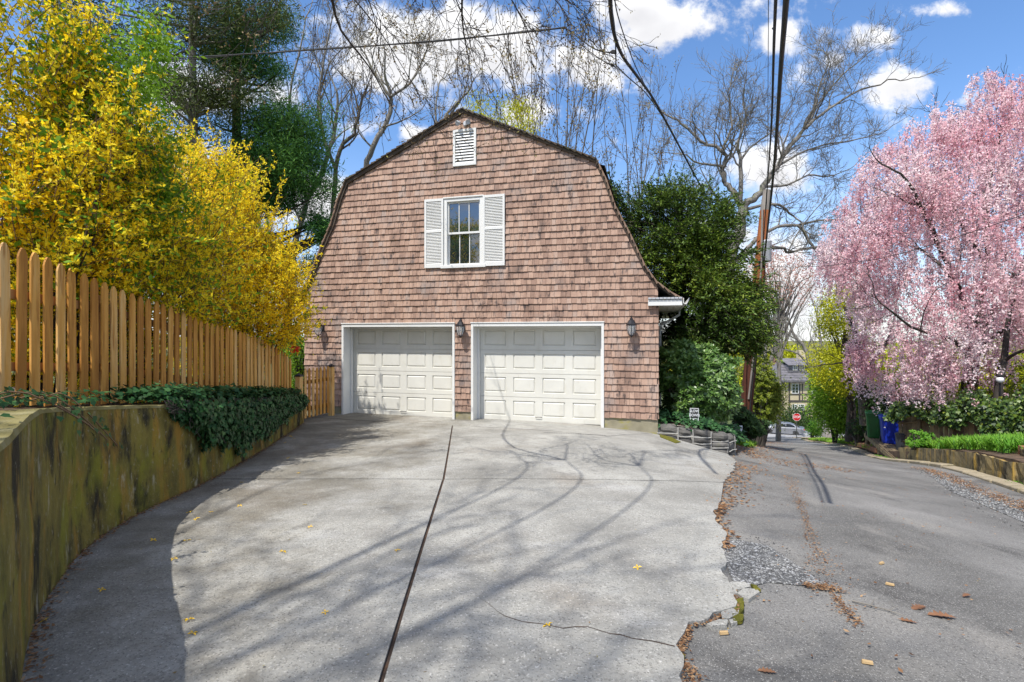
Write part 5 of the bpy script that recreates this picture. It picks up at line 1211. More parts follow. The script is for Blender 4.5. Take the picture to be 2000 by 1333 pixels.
ivy_leaves('leaves', np.c_[xx, yy, bedh(xx, yy) + r.uniform(.03, .16, n)], np.c_[0*xx, 0*xx - .3, 0*xx + 1], .11, 'ivy', ip2, 13)
# signs
M['signw'] = flat('sign_white', (.72,.73,.74), .5); M['signb'] = flat('sign_black', (.02,.02,.02), .5); M['signr'] = flat('sign_red', (.55,.012,.015), .45); M['post'] = flat('sign_post', (.05,.055,.05), .6)
def text(name, s, size, loc, rot, mat, parent, ext=.001, weight=0, sx=1):
    cu = bpy.data.curves.new(name, 'FONT'); cu.body = s; cu.size = size; cu.align_x = 'CENTER'; cu.align_y = 'CENTER'; cu.extrude = ext; cu.offset = weight
    o = bpy.data.objects.new('t', cu); COL.objects.link(o); dg = bpy.context.evaluated_depsgraph_get(); me = bpy.data.meshes.new_from_object(o.evaluated_get(dg)); bpy.data.objects.remove(o)
    me.materials.clear(); me.materials.append(mat); ob = link(name, me, parent); ob.location = loc; ob.rotation_euler = rot; ob.scale = (sx, 1, 1); return ob
p = P(1356, 822, 11.1); sg = thing('slow_down_sign', 'small black and white SLOW DOWN sign with a running figure, in the planter ivy', 'sign', (p.x, p.y, p.z - .07), rad(-12)); ORG[sg.name] = Vector((0,0,0))
q = MB(); q.bx(-.088, .088, -.004, .004, -.02, .335); q.build('board', M['signw'], sg); q = MB(); q.bx(-.08, .08, -.0065, -.0045, .125, .325); q.build('black_panel', M['signb'], sg)
text('lettering', 'SLOW', .078, (0, -.0075, .273), (rad(90), 0, 0), M['signw'], sg, weight=.0012, sx=.86); text('lettering', 'DOWN', .078, (0, -.0075, .185), (rad(90), 0, 0), M['signw'], sg, weight=.0012, sx=.80)
q = MB(); q.lathe([(0,-.003),(.013,-.003),(.013,.0),(0,0)], (.012, -.006, .103), 10, Matrix.Rotation(rad(90), 4, 'X'))
for (a, b, c, d, w_) in ((.008,.09,-.006,.052,.016),(-.006,.055,.022,.035,.011),(.022,.035,.015,.008,.010),(-.006,.055,-.018,.03,.011),(-.018,.03,-.045,.022,.009),(.006,.085,.035,.066,.008),(.004,.085,-.026,.072,.008),(-.026,.072,-.034,.055,.007)):
    v = Vector((c-a, d-b)); nn_ = Vector((-v.y, v.x)).normalized() * w_/2; q.add([(a+nn_.x,-.0065,b+nn_.y),(c+nn_.x,-.0065,d+nn_.y),(c-nn_.x,-.0065,d-nn_.y),(a-nn_.x,-.0065,b-nn_.y)], [(0,1,2,3)])
q.build('running_figure', M['signb'], sg); q = MB(); q.bx(-.008, .008, .005, .012, -.35, .3); q.build('stake', M['post'], sg)
p = P(1447, 834, 17); sg = thing('marker_sign', 'tiny pale marker sign on a stake in the dark shrubs left of the lane', 'sign', (p.x, p.y, p.z - .2)); ORG[sg.name] = Vector((0,0,0))
q = MB(); q.bx(-.05, .05, -.004, .004, .05, .24); q.build('board', M['signw'], sg); q = MB(); q.bx(-.012, .012, .005, .014, -.45, .2); q.build('stake', M['post'], sg); q = MB(); q.bx(-.028, .028, -.006, -.0045, .14, .2); q.build('printed_mark', M['signb'], sg)
# ---------------------------------------------------------------- utility pole, transformer, cables
ZP = 21.0; pb = P(1449, 870, ZP); pb.z = H(pb.x, ZP) - .1; pt = P(1498, 372, ZP); up_ = thing('utility_pole', 'leaning reddish-brown wooden utility pole with a pale transformer near its top', 'utility pole', tuple(pb))
mid = pb.lerp(pt, .5); cut = P(1494, 412, ZP)
w = MB(); w.tube([pb, pb.lerp(cut, .24), pb.lerp(cut, .48)], [.25,.24,.225], 14); w.build('shaded_base', M['polebase'], up_, smooth=True, world=True)
w = MB(); w.tube([pb.lerp(cut, .48), pb.lerp(cut, .75), cut], [.225,.21,.19], 14); w.build('shaft', M['pole'], up_, smooth=True, world=True)
w = MB(); w.tube([cut, pt], [.185,.14], 12); w.build('weathered_top', M['polegrey'], up_, smooth=True, world=True)
tc_ = P(1498, 490, ZP - .25); w = MB(); w.lathe([(0,-.42),(.16,-.42),(.17,-.40),(.17,.34),(.18,.36),(.15,.42),(.05,.45),(0,.45)], tc_, 16); w.build('transformer', M['galv'], up_, smooth=True, world=True)
w = MB(); w.lathe([(.03,.44),(.05,.50),(.03,.53),(.05,.58),(.03,.61),(.045,.66),(.02,.70),(0,.72)], tc_ + Vector((.05,0,0)), 10); w.build('bushing', M['galv'], up_, smooth=True, world=True)
w = MB(); w.box(tc_ + Vector((-.12, .1, -.42)), (.40, .22, .05)); w.box(tc_ + Vector((-.15,.15,.2)), (.2,.1,.05)); w.build('bracket', M['black'], up_, world=True)
w = MB(); 
for i in range(9):
    f = .25 + .06*i; q = pb.lerp(pt, f); w.tube([q + Vector((-.2,-.02,0)), q + Vector((-.3,-.02,0))], .012, 4)
w.tube([P(1470,524,ZP-.2), P(1484,518,ZP-.2), P(1492,522,ZP-.2)], .03, 6); w.build('hardware', M['black'], up_, world=True)
w = MB(); w.tube([P(1489,400,ZP-.25), P(1487,520,ZP-.25), P(1478,640,ZP-.26), P(1462,780,ZP-.26)], .035, 6); w.build('conduit', M['polegrey'], up_, world=True)
def cable(label, pts, r_, name='overhead_cable', extra=None, group=None, sm=3):
    q = [P(*p) for p in pts]
    for _ in range(sm):
        nq = [q[0]]
        for a, b in zip(q[:-1], q[1:]): nq += [a.lerp(b, .25), a.lerp(b, .75)]
        q = nq + [q[-1]]
    root = thing(name, label, 'cable', tuple(q[0]), group=group); mb = MB(); mb.tube(q, r_, 6); mb.build('cable', M['wire'], root, smooth=True, world=True)
    if extra: extra(root)
    return root
def splice(at):
    def f(root):
        for (a, b, d, s) in at:
            p = P(a, b, d); mb = MB(); mb.box(p, (s, s*.5, s*.8)); mb.box(p + Vector((s*.5, 0, -s*.3)), (s*.5, s*.4, s*.4)); mb.tube([p + Vector((-s*.7,0,.0)), p + Vector((s*.7,0,s*.1))], s*.2, 6); mb.build('connector', M['wire'], root, world=True, bevel=.004)
    return f
Zs = 6.6
cable('service cable crossing the top left sky from the trees to the splice above the garage', [(150,128,10.5),(380,112,9.6),(620,98,8.8),(860,80,7.8),(1040,62,7.1),(1104,54,6.8)], .011)
cable('thin twisted wire wound along the service cable above the garage', [(150,133,10.5),(380,116,9.6),(620,94,8.8),(860,84,7.8),(1040,58,7.1),(1104,56,6.8)], .006)
cable('upper loop of cable joining the service line to the hanging connector', [(1104,54,6.8),(1135,78,6.7),(1165,100,Zs),(1199,104,Zs)], .008, extra=splice([(1198,102,Zs,.055)]))
cable('lower loop of cable joining the service line to the lower connector', [(1104,56,6.8),(1130,84,6.7),(1160,108,Zs),(1192,128,Zs),(1199,128,Zs)], .006, extra=splice([(1196,128,Zs,.04)]))
cable('heavy slack cable sagging from the top of the photo down to the pole', [(1200,-140,4.5),(1188,0,5.6),(1204,96,Zs),(1245,150,7.6),(1275,190,9),(1310,255,11),(1345,320,13.5),(1385,395,16.5),(1430,470,19),(1476,522,ZP-.25)], .022)
cable('second cable hanging parallel into the connector above the garage roof', [(1208,-120,4.5),(1192,0,5.6),(1202,60,6.3),(1203,128,Zs)], .008)
cable('thin cable running diagonally from the top edge into the heavy slack cable', [(1205,-60,5),(1198,0,5.6),(1215,60,6.4),(1240,130,7.3),(1268,182,8.8)], .007)
cable('thin branch cable looping below the heavy slack cable', [(1203,128,Zs),(1230,155,7.3),(1262,180,8.6),(1300,238,10.6)], .008)
cable('thick black cable dropping from the top edge to the pole, rightmost of three', [(1545,-150,3.8),(1536,0,5.2),(1525,130,7.2),(1519,230,9.4),(1512,330,13),(1500,440,17.5),(1491,520,ZP-.3)], .030)
cable('black cable dropping from the top edge to the pole, middle one of three', [(1522,-150,3.8),(1515,0,5.2),(1511,100,6.8),(1508,230,9.6),(1501,330,13),(1494,430,17.5),(1489,500,ZP-.3)], .017, extra=splice([(1511,56,6.1,.03)]))
cable('thinnest wire dropping from the top edge to the pole, leftmost of three', [(1500,-150,4),(1501,0,5.4),(1500,180,8.5),(1499,330,13),(1497,440,ZP-.3)], .004)
cable('slender cable stretched from the pole across the pink cherry tree', [(1488,520,ZP-.2),(1560,523,19.5),(1650,517,18),(1740,502,16.5),(1850,470,15),(2000,420,13.4),(2140,370,12)], .010)
cable('faint cable running level from the pole to the right through distant trees', [(1484,560,ZP),(1560,561,26),(1660,562,34),(1760,560,40)], .012)
cable('cables clamped down the face of the utility pole', [(1491,500,ZP-.3),(1496,540,ZP-.3),(1487,570,ZP-.3),(1484,640,ZP-.28),(1470,740,ZP-.3),(1462,830,ZP-.3)], .022)
# ---------------------------------------------------------------- right bank: kerb, walls, bin platform, beds, fence, cherry
def rp(y, o=0): # point o metres right of the road edge
    return Vector((radge(y) + o*.91, y - o*.415))
kb = struct('kerb'); rs_ = random.Random(31); y = 6.0
while y < 52:
    L = rs_.uniform(.7, 1.5); a, b = rp(y, .02), rp(y + L, .02); c, d = rp(y+L, .30), rp(y, .30); o_ = rs_.uniform(-.03, .03); mb = MB()
    za, zb = H(*a), H(*b); hh = .07 + rs_.uniform(-.02, .02); g_ = (b-a).normalized() * .02
    mb.add([(a.x+g_.x+o_, a.y+g_.y, za-.08), (b.x-g_.x+o_, b.y-g_.y, zb-.08), (c.x-g_.x, c.y-g_.y, zb-.08), (d.x+g_.x, d.y+g_.y, za-.08), (a.x+g_.x+o_, a.y+g_.y, za+hh), (b.x-g_.x+o_, b.y-g_.y, zb+hh), (c.x-g_.x, c.y-g_.y, zb+hh+.04), (d.x+g_.x, d.y+g_.y, za+hh+.04)], [(3,2,1,0),(4,5,6,7),(0,1,5,4),(1,2,6,5),(2,3,7,6),(3,0,4,7)])
    mb.build('kerb_stone', M['kerb'], kb, bevel=.015); y += L
BW = [(y_, .42) for y_ in (5, 9.6, 13, 17.4)]
def bank(x, y):   # height of the planted bank behind the low wall
    yy = y + 0*x; e = radge(yy); o_ = (x - e) * .91; base = Hn(radge(yy), yy)
    return base + np.interp(o_, [0, .5, 1.5, 8, 40], [.42, .44, .5, .75, 2.0]) + np.interp(yy, [10, 12, 17, 22, 27, 34, 60], [.05, .1, 0, -.1, -.25, -.30, -.3])
def wall_blocks(root, y0, y1, o0, h, mat, wmin, wmax, z_off=0, th=.22, seed=1, jit=.02):
    rs_ = random.Random(seed); y = y0
    while y < y1 - .1:
        L = min(rs_.uniform(wmin, wmax), y1 - y); a, b = rp(y, o0), rp(y+L, o0); c, d = rp(y+L, o0+th), rp(y, o0+th); g_ = (b-a).normalized()*.006; zt = (H(*a)+H(*b))/2 + z_off; j = rs_.uniform(-jit, jit); bmm = bmesh.new()
        za, zb = H(*a) + z_off, H(*b) + z_off; hh = h + rs_.uniform(-.03, .03)
        vs = [(a.x+g_.x+j, a.y+g_.y, za-.1), (b.x-g_.x+j, b.y-g_.y, zb-.1), (c.x, c.y, zb-.1), (d.x, d.y, za-.1), (a.x+g_.x+j, a.y+g_.y, za+hh), (b.x-g_.x+j, b.y-g_.y, zb+hh), (c.x, c.y, zb+hh), (d.x, d.y, za+hh)]
        V_ = [bmm.verts.new(Vector(v) - ORG[root.name]) for v in vs]
        for f in [(3,2,1,0),(4,5,6,7),(0,1,5,4),(1,2,6,5),(2,3,7,6),(3,0,4,7)]: bmm.faces.new([V_[i] for i in f])
        bmesh.ops.subdivide_edges(bmm, edges=bmm.edges[:], cuts=3, use_grid_fill=True)
        for v in bmm.verts: v.co += noise.noise_vector(v.co * 4 + Vector((seed*9, y, 0))) * jit * 1.2
        me = bpy.data.meshes.new('block'); bmm.to_mesh(me); bmm.free(); me.materials.append(mat); link('block', me, root); y += L
a = rp(14); w1_ = thing('garden_wall', 'low wall of yellow-stained concrete blocks along the right lane edge below the daylilies', 'wall', (a.x, a.y, H(*a))); wall_blocks(w1_, 13.3, 20.1, .42, .50, M['oldwall'], .6, 1.0, seed=3, jit=.014)
a = rp(10); w2_ = thing('stone_wall', 'mossy rough stone wall at the right edge of the photo beside the lane', 'wall', (a.x, a.y, H(*a))); wall_blocks(w2_, 6.0, 13.25, .40, .50, M['oldwall'], .45, .9, seed=5, jit=.045, th=.3)
a = rp(9, .8); w3_ = thing('stone_wall', 'upper tier of dark crumbling stone set back above the right lane wall', 'wall', (a.x, a.y, H(*a))); wall_blocks(w3_, 6.5, 12.2, .85, .24, M['oldwall'], .5, 1.0, z_off=.50, seed=7, jit=.04, th=.3)
ed = [tuple(rp(y_, .46)) for y_ in (4, 8, 12, 15, 17.6)] + [tuple(rp(y_, .40)) for y_ in (20, 24, 28, 34, 42, 50, 53)] + [(40, 54), (60, 50), (60, 5), (30, 0), (14, 0)]
sheet('right_bank', ed, .6, bank, M['soil'], -.03, 1.2, edge=.6, rough=.05)
ed = [tuple(rp(y_, .9)) for y_ in (5, 8, 12.4)] + [tuple(rp(12.2, 3)), tuple(rp(9.5, 7)), tuple(rp(4, 7))]
sheet('mulch_bed', ed, .3, lambda x, y: bank(x, y) + .16, M['mulch'], 0, .2, edge=.3, rough=.05)
ed = [tuple(rp(y_, .30)) for y_ in (23, 26, 29.5)] + [tuple(rp(29.5, 1.6)), tuple(rp(27, 2.6)), tuple(rp(24, 2.2))]
sheet('mulch_bed', ed, .3, lambda x, y: bank(x, y) + .06 + .10*np.sin((y-23)/6.5*3.14), M['mulch'], 0, .2, edge=.3, rough=.06)
ed = [tuple(rp(y_, .35)) for y_ in (44, 48, 52)] + [tuple(rp(52, 2.6)), tuple(rp(46, 2.6))]
sheet('mulch_bed', ed, .5, lambda x, y: bank(x, y) + .08, M['mulch'], 0, .2, edge=.5, rough=.05)
# timber platform carrying the bins
a = rp(19.4, .6); pf = thing('bin_platform', 'low weathered timber deck beside the lane carrying the wheelie bins', 'platform', (a.x, a.y, H(*a)))
y0, y1 = 20.2, 25.6; zt0, zt1 = H(*rp(y0)) + .47, H(*rp(y1)) + .60; zt = (zt0+zt1)/2 - .0
def plank(p, q, w_, t_, z, nm, mat=M['oldwood'], z2=None):
    z2 = z if z2 is None else z2; d = (q-p).normalized(); n_ = Vector((d.y, -d.x)) * w_/2; mb = MB()
    mb.add([(p.x-n_.x, p.y-n_.y, z-t_), (q.x-n_.x, q.y-n_.y, z2-t_), (q.x+n_.x, q.y+n_.y, z2-t_), (p.x+n_.x, p.y+n_.y, z-t_), (p.x-n_.x, p.y-n_.y, z), (q.x-n_.x, q.y-n_.y, z2), (q.x+n_.x, q.y+n_.y, z2), (p.x+n_.x, p.y+n_.y, z)], [(3,2,1,0),(4,5,6,7),(0,1,5,4),(1,2,6,5),(2,3,7,6),(3,0,4,7)]); return mb
n_ = 8
for i in range(n_): plank(rp(y0, .42 + .14*i), rp(y1, .42+.14*i), .125, .04, zt, 'deck_board').build('deck_board', M['oldwood'], pf, world=True)
plank(rp(y0, .36), rp(y1, .36), .05, .17, zt - .042, 'beam').build('beam', M['oldwood'], pf, world=True)
for y_ in (20.4, 22.9, 25.3):
    p = rp(y_, .42); mb = MB(); mb.bx(p.x-.07, p.x+.07, p.y-.07, p.y+.07, H(*p)-.2, zt-.05); mb.build('post', M['oldwood'], pf, world=True)
ZD = zt
# wheelie bins
def bin_(label, y_, o_, col, rot, h=1.12, w_=.62, logo=False, wheels=True, name='wheelie_bin', group='wheelie bins on the timber deck'):
    p = rp(y_, o_); r = thing(name, label, 'bin', (p.x, p.y, ZD), rot, group=group); ORG[r.name] = Vector((0,0,0)); m = MATS.get(col[0]) or flat(*col); m.node_tree.nodes['Principled BSDF'].inputs['Roughness'].default_value = .38
    def ring(wx, wy, z, yo=0): c = .05; return [(-wx+c,-wy+yo,z),(wx-c,-wy+yo,z),(wx,-wy+c+yo,z),(wx,wy-c+yo,z),(wx-c,wy+yo,z),(-wx+c,wy+yo,z),(-wx,wy-c+yo,z),(-wx,-wy+c+yo,z)]
    hb = h*.86; rings = [ring(w_*.36, w_*.38, .0), ring(w_*.38, w_*.40, .04), ring(w_*.455, w_*.50, hb*.90), ring(w_*.49, w_*.54, hb*.91), ring(w_*.49, w_*.54, hb*.97), ring(w_*.50, w_*.55, hb)]
    mb = MB(); V_ = [v for q in rings for v in q]; F_ = [tuple(range(8))[::-1]]
    for k in range(len(rings)-1):
        for i in range(8): F_.append((k*8+i, k*8+(i+1) % 8, (k+1)*8+(i+1) % 8, (k+1)*8+i))
    mb.add(V_, F_)
    for sx in (-1, 1): mb.bx(sx*w_*.25-.012, sx*w_*.25+.012, -w_*.49, -w_*.40, .08, hb*.86)
    mb.build('body', m, r, bevel=.006)
    mb = MB(); rings = [ring(w_*.52, w_*.57, hb+.003), ring(w_*.53, w_*.58, hb+.04), ring(w_*.47, w_*.52, hb+.085), ring(w_*.30, w_*.36, h*.96)]; V_ = [v for q in rings for v in q]; F_ = [tuple(range(8))[::-1], tuple(24+i for i in range(8))]
    for k in range(3):
        for i in range(8): F_.append((k*8+i, k*8+(i+1) % 8, (k+1)*8+(i+1) % 8, (k+1)*8+i))
    mb.add(V_, F_); mb.build('lid', m, r, bevel=.006)
    mb = MB(); mb.tube([(-w_*.38, w_*.60, hb-.02), (w_*.38, w_*.60, hb-.02)], .016, 8); mb.build('handle', m, r)
    if wheels:
        for sx in (-1, 1):
            mb = MB(); mb.lathe([(.02,-.03),(.10,-.03),(.115,-.02),(.115,.02),(.10,.03),(.02,.03)], (sx*w_*.40, w_*.42, .115), 14, Matrix.Rotation(rad(90), 4, 'Y')); mb.build('wheel', M['rubber'], r, smooth=False)
    if logo:
        q = MB(); x0, z0 = -w_*.33, hb*.72; yf = -w_*.475
        for k in range(3):
            a_ = rad(90 + 120*k); c_, s_ = math.cos(a_), math.sin(a_); b_2 = a_ + rad(75); e = .035; v1_ = (x0 + e*c_, z0 + e*s_); v2 = (x0 + e*math.cos(b_2), z0 + e*math.sin(b_2)); 
            q.add([(v1_[0], yf-.004, v1_[1]), (v2[0], yf-.004, v2[1]), (v2[0]*.75+x0*.25+.0, yf-.004, v2[1]*.75+z0*.25), (v1_[0]*.75+x0*.25, yf-.004, v1_[1]*.75+z0*.25)], [(0,1,2,3)])
        q.bx(x0-.03, x0+.03, yf-.006, yf-.002, z0-.095, z0-.06); q.build('printed_emblem', M['signw'], r)
    return r
bin_('green wheelie bin on the timber deck, half hidden by the blue one', 24.5, .50, ('bin_green', (.012,.12,.025), .4), rad(-30), h=1.26)
bin_('blue wheelie bin with a small white emblem on the timber deck', 23.4, .92, ('bin_blue', (.008,.03,.36), .4), rad(-28), h=1.28, w_=.82, logo=True)
# dark rubbish can without wheels
p = rp(21.9, .98); tcn = thing('trash_can', 'dark grey lidded trash can next to the blue wheelie bin', 'trash can', (p.x, p.y, ZD)); M['can'] = flat('can_dark', (.03,.034,.04), .45)
mb = MB(); mb.lathe([(0,0),(.19,0),(.20,.02),(.225,.30),(.245,.62),(.255,.66),(.0,.66)], tuple(ORG[tcn.name]), 16); mb.build('body', M['can'], tcn, world=True)
mb = MB(); mb.lathe([(.262,.64),(.265,.68),(.20,.72),(.05,.735),(0,.735)], tuple(ORG[tcn.name]), 16); mb.build('lid', M['can'], tcn, world=True)
# daylilies and grass
def blades(name, xy, zf, L, Wd, mat, parent, seed, fan=.5, nb=1, kind=None):
    r = np.random.RandomState(seed); xy = np.repeat(xy, nb, 0) + r.normal(0, .03, (len(xy)*nb, 2)); n = len(xy); z = zf(xy[:, 0], xy[:, 1]); an = r.uniform(0, 6.283, n); LL = L * r.uniform(.6, 1.2, n); f = fan * r.uniform(.4, 1.3, n)
    h = np.stack([np.cos(an), np.sin(an), 0*an], 1); s = np.stack([-np.sin(an), np.cos(an), 0*an], 1); up_ = np.array([0, 0, 1.0]); p0 = np.c_[xy, z]; V = []
    for t_, w_ in ((0, .7), (.35, 1), (.7, .75), (1, .05)):
        c = p0 + h * (f*LL*t_**1.6)[:, None] + up_ * (LL*(t_ - .42*f*t_**2.6))[:, None]; V += [c - s*Wd*w_/2, c + s*Wd*w_/2]
    V = np.stack(V, 1).reshape(-1, 3); b = np.arange(n)[:, None]*8; Q = np.concatenate([b + np.array([[0,1,3,2]]), b + np.array([[2,3,5,4]]), b + np.array([[4,5,7,6]])])
    t = np.clip(.5 + .25*fnoise(p0, .8, seed) + r.normal(0, .2, n), 0, 1); o = np_mesh(name, V, Q, M[mat], parent, tint=np.repeat(t, 8)); return o
def scatter_bank(y0, y1, o0, o1, n, seed):
    r = np.random.RandomState(seed); y = r.uniform(y0, y1, n); o_ = r.uniform(o0, o1, n); return np.c_[radge(y) + o_*.91, y - o_*.415]
r = np.random.RandomState(3); xy = scatter_bank(12.0, 18.4, .7, 4.4, 1500, 5); k = fnoise(np.c_[xy, 0*xy[:, :1]], 1.2, 4) > -.75; xy = xy[k]
o = blades('daylily_leaves', xy, bank, .42, .028, 'lily', None, 7, fan=.75, nb=6); tag(o, 'bed of bright green daylily leaves above the low right-hand wall', 'daylilies', kind='stuff')
xy = scatter_bank(9, 13, 2.6, 7, 900, 6); o = blades('daylily_leaves', xy, bank, .36, .026, 'lily', None, 8, fan=.7, nb=5); tag(o, 'bright green daylily leaves running along the ivy-covered fence at the right edge', 'daylilies', kind='stuff')
rhodo('small bright green leafy plant between the dark trash can and the daylilies', [(1775,862),(1778,850),(1795,845),(1812,852),(1815,870),(1800,880),(1780,878)], 17.8, 1795, 150, 501, mat='lily', L=.10, Wd=.045, name='leafy_plant', bz=-2.3, thick=.4, cat='plant')
r = np.random.RandomState(9); yy = r.uniform(12.3, 17.0, 2600); xx = np.interp(yy, [11, 14, 20], [5.0, 6.1, 8.4]) + r.uniform(-.5, .45, 2600) ; k = fnoise(np.c_[xx, yy, 0*xx], 1.2, 2) > -.3
o = blades('grass', np.c_[xx, yy][k], lambda x, y: Hn(x, y) + .0, .16, .014, 'grass', None, 11, fan=.7, nb=3); tag(o, 'bright green grass tuft at the left lane edge beside the stone planter', 'grass', kind='stuff')
xy = scatter_bank(24, 50, .25, 1.6, 2600, 12); o = blades('ground_cover', xy, bank, .22, .03, 'green', None, 13, fan=.9, nb=3); tag(o, 'green ground cover along the right side of the lane', 'ground cover', kind='stuff')
xy = scatter_bank(7, 23, .22, .42, 700, 14); k = fnoise(np.c_[xy, 0*xy[:, :1]], 1.0, 2) > .35; o = blades('weeds', xy[k], lambda x, y: Hn(x, y) + .05, .09, .014, 'lily', None, 15, fan=.9, nb=3); tag(o, 'small weeds growing in the joint behind the right kerb', 'weeds', kind='stuff')
rhodo('rounded clipped evergreen bush left of the green bin', [(1658,830),(1672,818),(1690,815),(1700,830),(1700,860),(1688,870),(1665,862),(1656,845)], 27, 1680, 520, 503, mat='darksh', L=.07, Wd=.03, name='round_bush', thick=.8, bz=H(*rp(27))+.2, gap=-2)
# ivy-covered board fence
FA, FB = P(1755, 862, 21.5), P(2120, 868, 16.5); FA.z = float(bank(FA.x, FA.y)[0]) if hasattr(bank(FA.x, FA.y), '__len__') else float(bank(FA.x, FA.y)); FB.z = float(np.ravel(bank(FB.x, FB.y))[0])
fn = thing('board_fence', 'weathered board fence almost hidden under ivy behind the daylilies', 'fence', tuple(FA)); dv = FB - FA; L = math.hypot(dv.x, dv.y); n = int(L/.16)
def fz(f): p = FA.lerp(FB, f); return float(np.ravel(bank(p.x, p.y))[0])
q = MB(); q.bx(-.072,.072,-.012,.012,0,1.55); bmsh = q.mesh('board', M['oldwood']); an = math.atan2(dv.y, dv.x)
for i in range(n):
    f = (i+.5)/n; p = FA.lerp(FB, f); o = link('board', bmsh, fn); o.location = (p.x-FA.x, p.y-FA.y, fz(f)-FA.z); o.rotation_euler = (0, R.uniform(-.008,.008), an)
for zz_ in (.35, 1.1):
    mb = MB(); 
    for i in range(6):
        a_, b_2 = FA.lerp(FB, i/6), FA.lerp(FB, (i+1)/6); nn_ = Vector((dv.y, -dv.x, 0)).normalized()*.035; mb.tube([Vector((a_.x, a_.y, fz(i/6)+zz_)) + nn_, Vector((b_2.x, b_2.y, fz((i+1)/6)+zz_)) + nn_], .045, 4)
    mb.build('rail', M['oldwood'], fn, world=True)
for i in range(5):
    f = .15 + i*.2; p = FA.lerp(FB, f); mb = MB(); nn_ = Vector((dv.y, -dv.x, 0)).normalized()*.09; mb.box((p.x+nn_.x, p.y+nn_.y, fz(f)+.8), (.11,.11,1.7), an); mb.build('post', M['oldwood'], fn, world=True)
hd = thing('ivy', 'thick glossy ivy mounded over the board fence behind the daylilies', 'ivy', (FA.x+3, FA.y-1, FA.z)); r = np.random.RandomState(21); n = 17000; f = r.uniform(-.03, 1, n); u = r.uniform(0, 1, n); base = FA.z + (np.array([fz(0), fz(.25), fz(.5), fz(.75), fz(1)])); zb = np.interp(f, [0,.25,.5,.75,1], [fz(0),fz(.25),fz(.5),fz(.75),fz(1)])
top = 1.75 + .25*np.sin(f*17) + .15*np.sin(f*41+1); hgt = top * u**.75; th_ = (.28 + .22*u) * (1 + .4*np.sin(f*60)*np.sin(u*7)); fr_ = r.choice([-1, 1], n, p=[.8,.2]); nrm = np.array([dv.y, -dv.x]) / L
px_ = FA.x + dv.x*f + nrm[0]*(-fr_)*0 + nrm[0]*th_*r.uniform(.5, 1, n); py_ = FA.y + dv.y*f + nrm[1]*th_*r.uniform(.5, 1, n); back = u > .9; px_ = np.where(back, px_ - nrm[0]*.6*r.uniform(0,1,n), px_); py_ = np.where(back, py_ - nrm[1]*.6*r.uniform(0,1,n), py_)
kk = (fnoise(np.c_[f*L, hgt, 0*f], 1.3, 5) + u*1.1 - .15 > 0); pv = np.c_[px_, py_, zb + hgt][kk]
ivy_leaves('leaves', pv + r.normal(0, .05, pv.shape), np.tile([nrm[0], nrm[1], .45], (len(pv), 1)), .115, 'ivyy', hd, 22)
leafy('leafy_shrub', 'yellow-green shrub showing above the ivy under the cherry trunk', [(1830,760),(1840,735),(1890,745),(1950,720),(2010,700),(2080,720),(2080,790),(1960,800),(1840,800)], 21.5, 1.2, 700, 12, .12, .04, 'hedge', 611, 1930, 860, spread=.22, gap=-.4, root_z=-1.9)
# ---------------------------------------------------------------- weeping cherry
ZC = 21.5; cb = P(1888, 790, ZC); cb.z = float(np.ravel(bank(cb.x, cb.y))[0]); ch = thing('weeping_cherry', 'large weeping cherry tree covered in pale pink blossom above the right bank', 'tree', tuple(cb))
w = Wood(401); OC = dict(BARE, seg=.5, gn=.16, up=.02, nb=(2,3), rmin=.012, thin=.03)
def lb(pts, r0, r1, n=4, lev=2, L=1.5): w.limb([P(a, b, ZC + d) for a, b, d in pts], r0, r1, OC, lev, n, L, .35, .3)
w.lines.append([cb + Vector((0,0,-.3)), cb, P(1893,760,ZC), P(1899,710,ZC), P(1907,660,ZC)]); w.radii.append([.36,.33,.29,.25,.22])
lb([(1905,665,0),(1890,600,-.3),(1860,540,-.8),(1830,470,-1.4),(1800,400,-1.8),(1760,340,-2)], .17,.04)
lb([(1905,665,0),(1920,600,.4),(1930,520,.2),(1925,430,0),(1940,320,0),(1960,220,0)], .17,.03, 6)
lb([(1907,660,0),(1945,600,.8),(1990,520,1.2),(2060,440,1.5),(2150,380,1.8)], .15,.04)
lb([(1898,700,0),(1870,670,-1),(1830,655,-1.8),(1780,640,-2.2),(1730,600,-2.5)], .11,.03)
lb([(1860,545,-.8),(1820,500,.5),(1760,470,1.2),(1700,450,1.6)], .08,.03)
lb([(1930,520,.2),(1880,450,1.8),(1850,350,2.2),(1830,260,2.2)], .09,.025)
lb([(1900,690,0),(1950,650,-1),(2020,610,-1.6),(2100,560,-2)], .10,.03)
w.build(ch, 'barkdark', 7, 'trunk', 'branches')
cpoly = [(1620,480),(1630,455),(1655,435),(1670,392),(1682,372),(1705,330),(1730,285),(1745,250),(1752,300),(1775,262),(1800,232),(1815,210),(1828,255),(1858,245),(1880,205),(1900,150),(1912,165),(1925,205),(1950,165),(1975,128),(1990,105),(2020,130),(2120,160),(2260,260),(2330,420),(2330,640),(2200,700),(2080,640),(2000,650),(1960,650),(1920,690),(1880,760),(1862,770),(1850,720),(1835,735),(1800,765),(1760,790),(1738,760),(1700,740),(1695,700),(1680,640),(1672,600),(1665,560),(1630,520)]
c = envelope(cpoly, ZC, 3.6, 5400, 405, gap=.04, gscale=.95, shell=.9, jag=.5, gst=(1.15,1.15,.42)); r = np.random.RandomState(40)
c[:, 2] += .35
s = strands(c, r.normal(0, .25, c.shape) + np.array([0, 0, -.6]), r.uniform(.6, 2.0, len(c)), 4, .45, 407, .07); stems('hanging_twigs', s, .007, 'barkdark', ch)
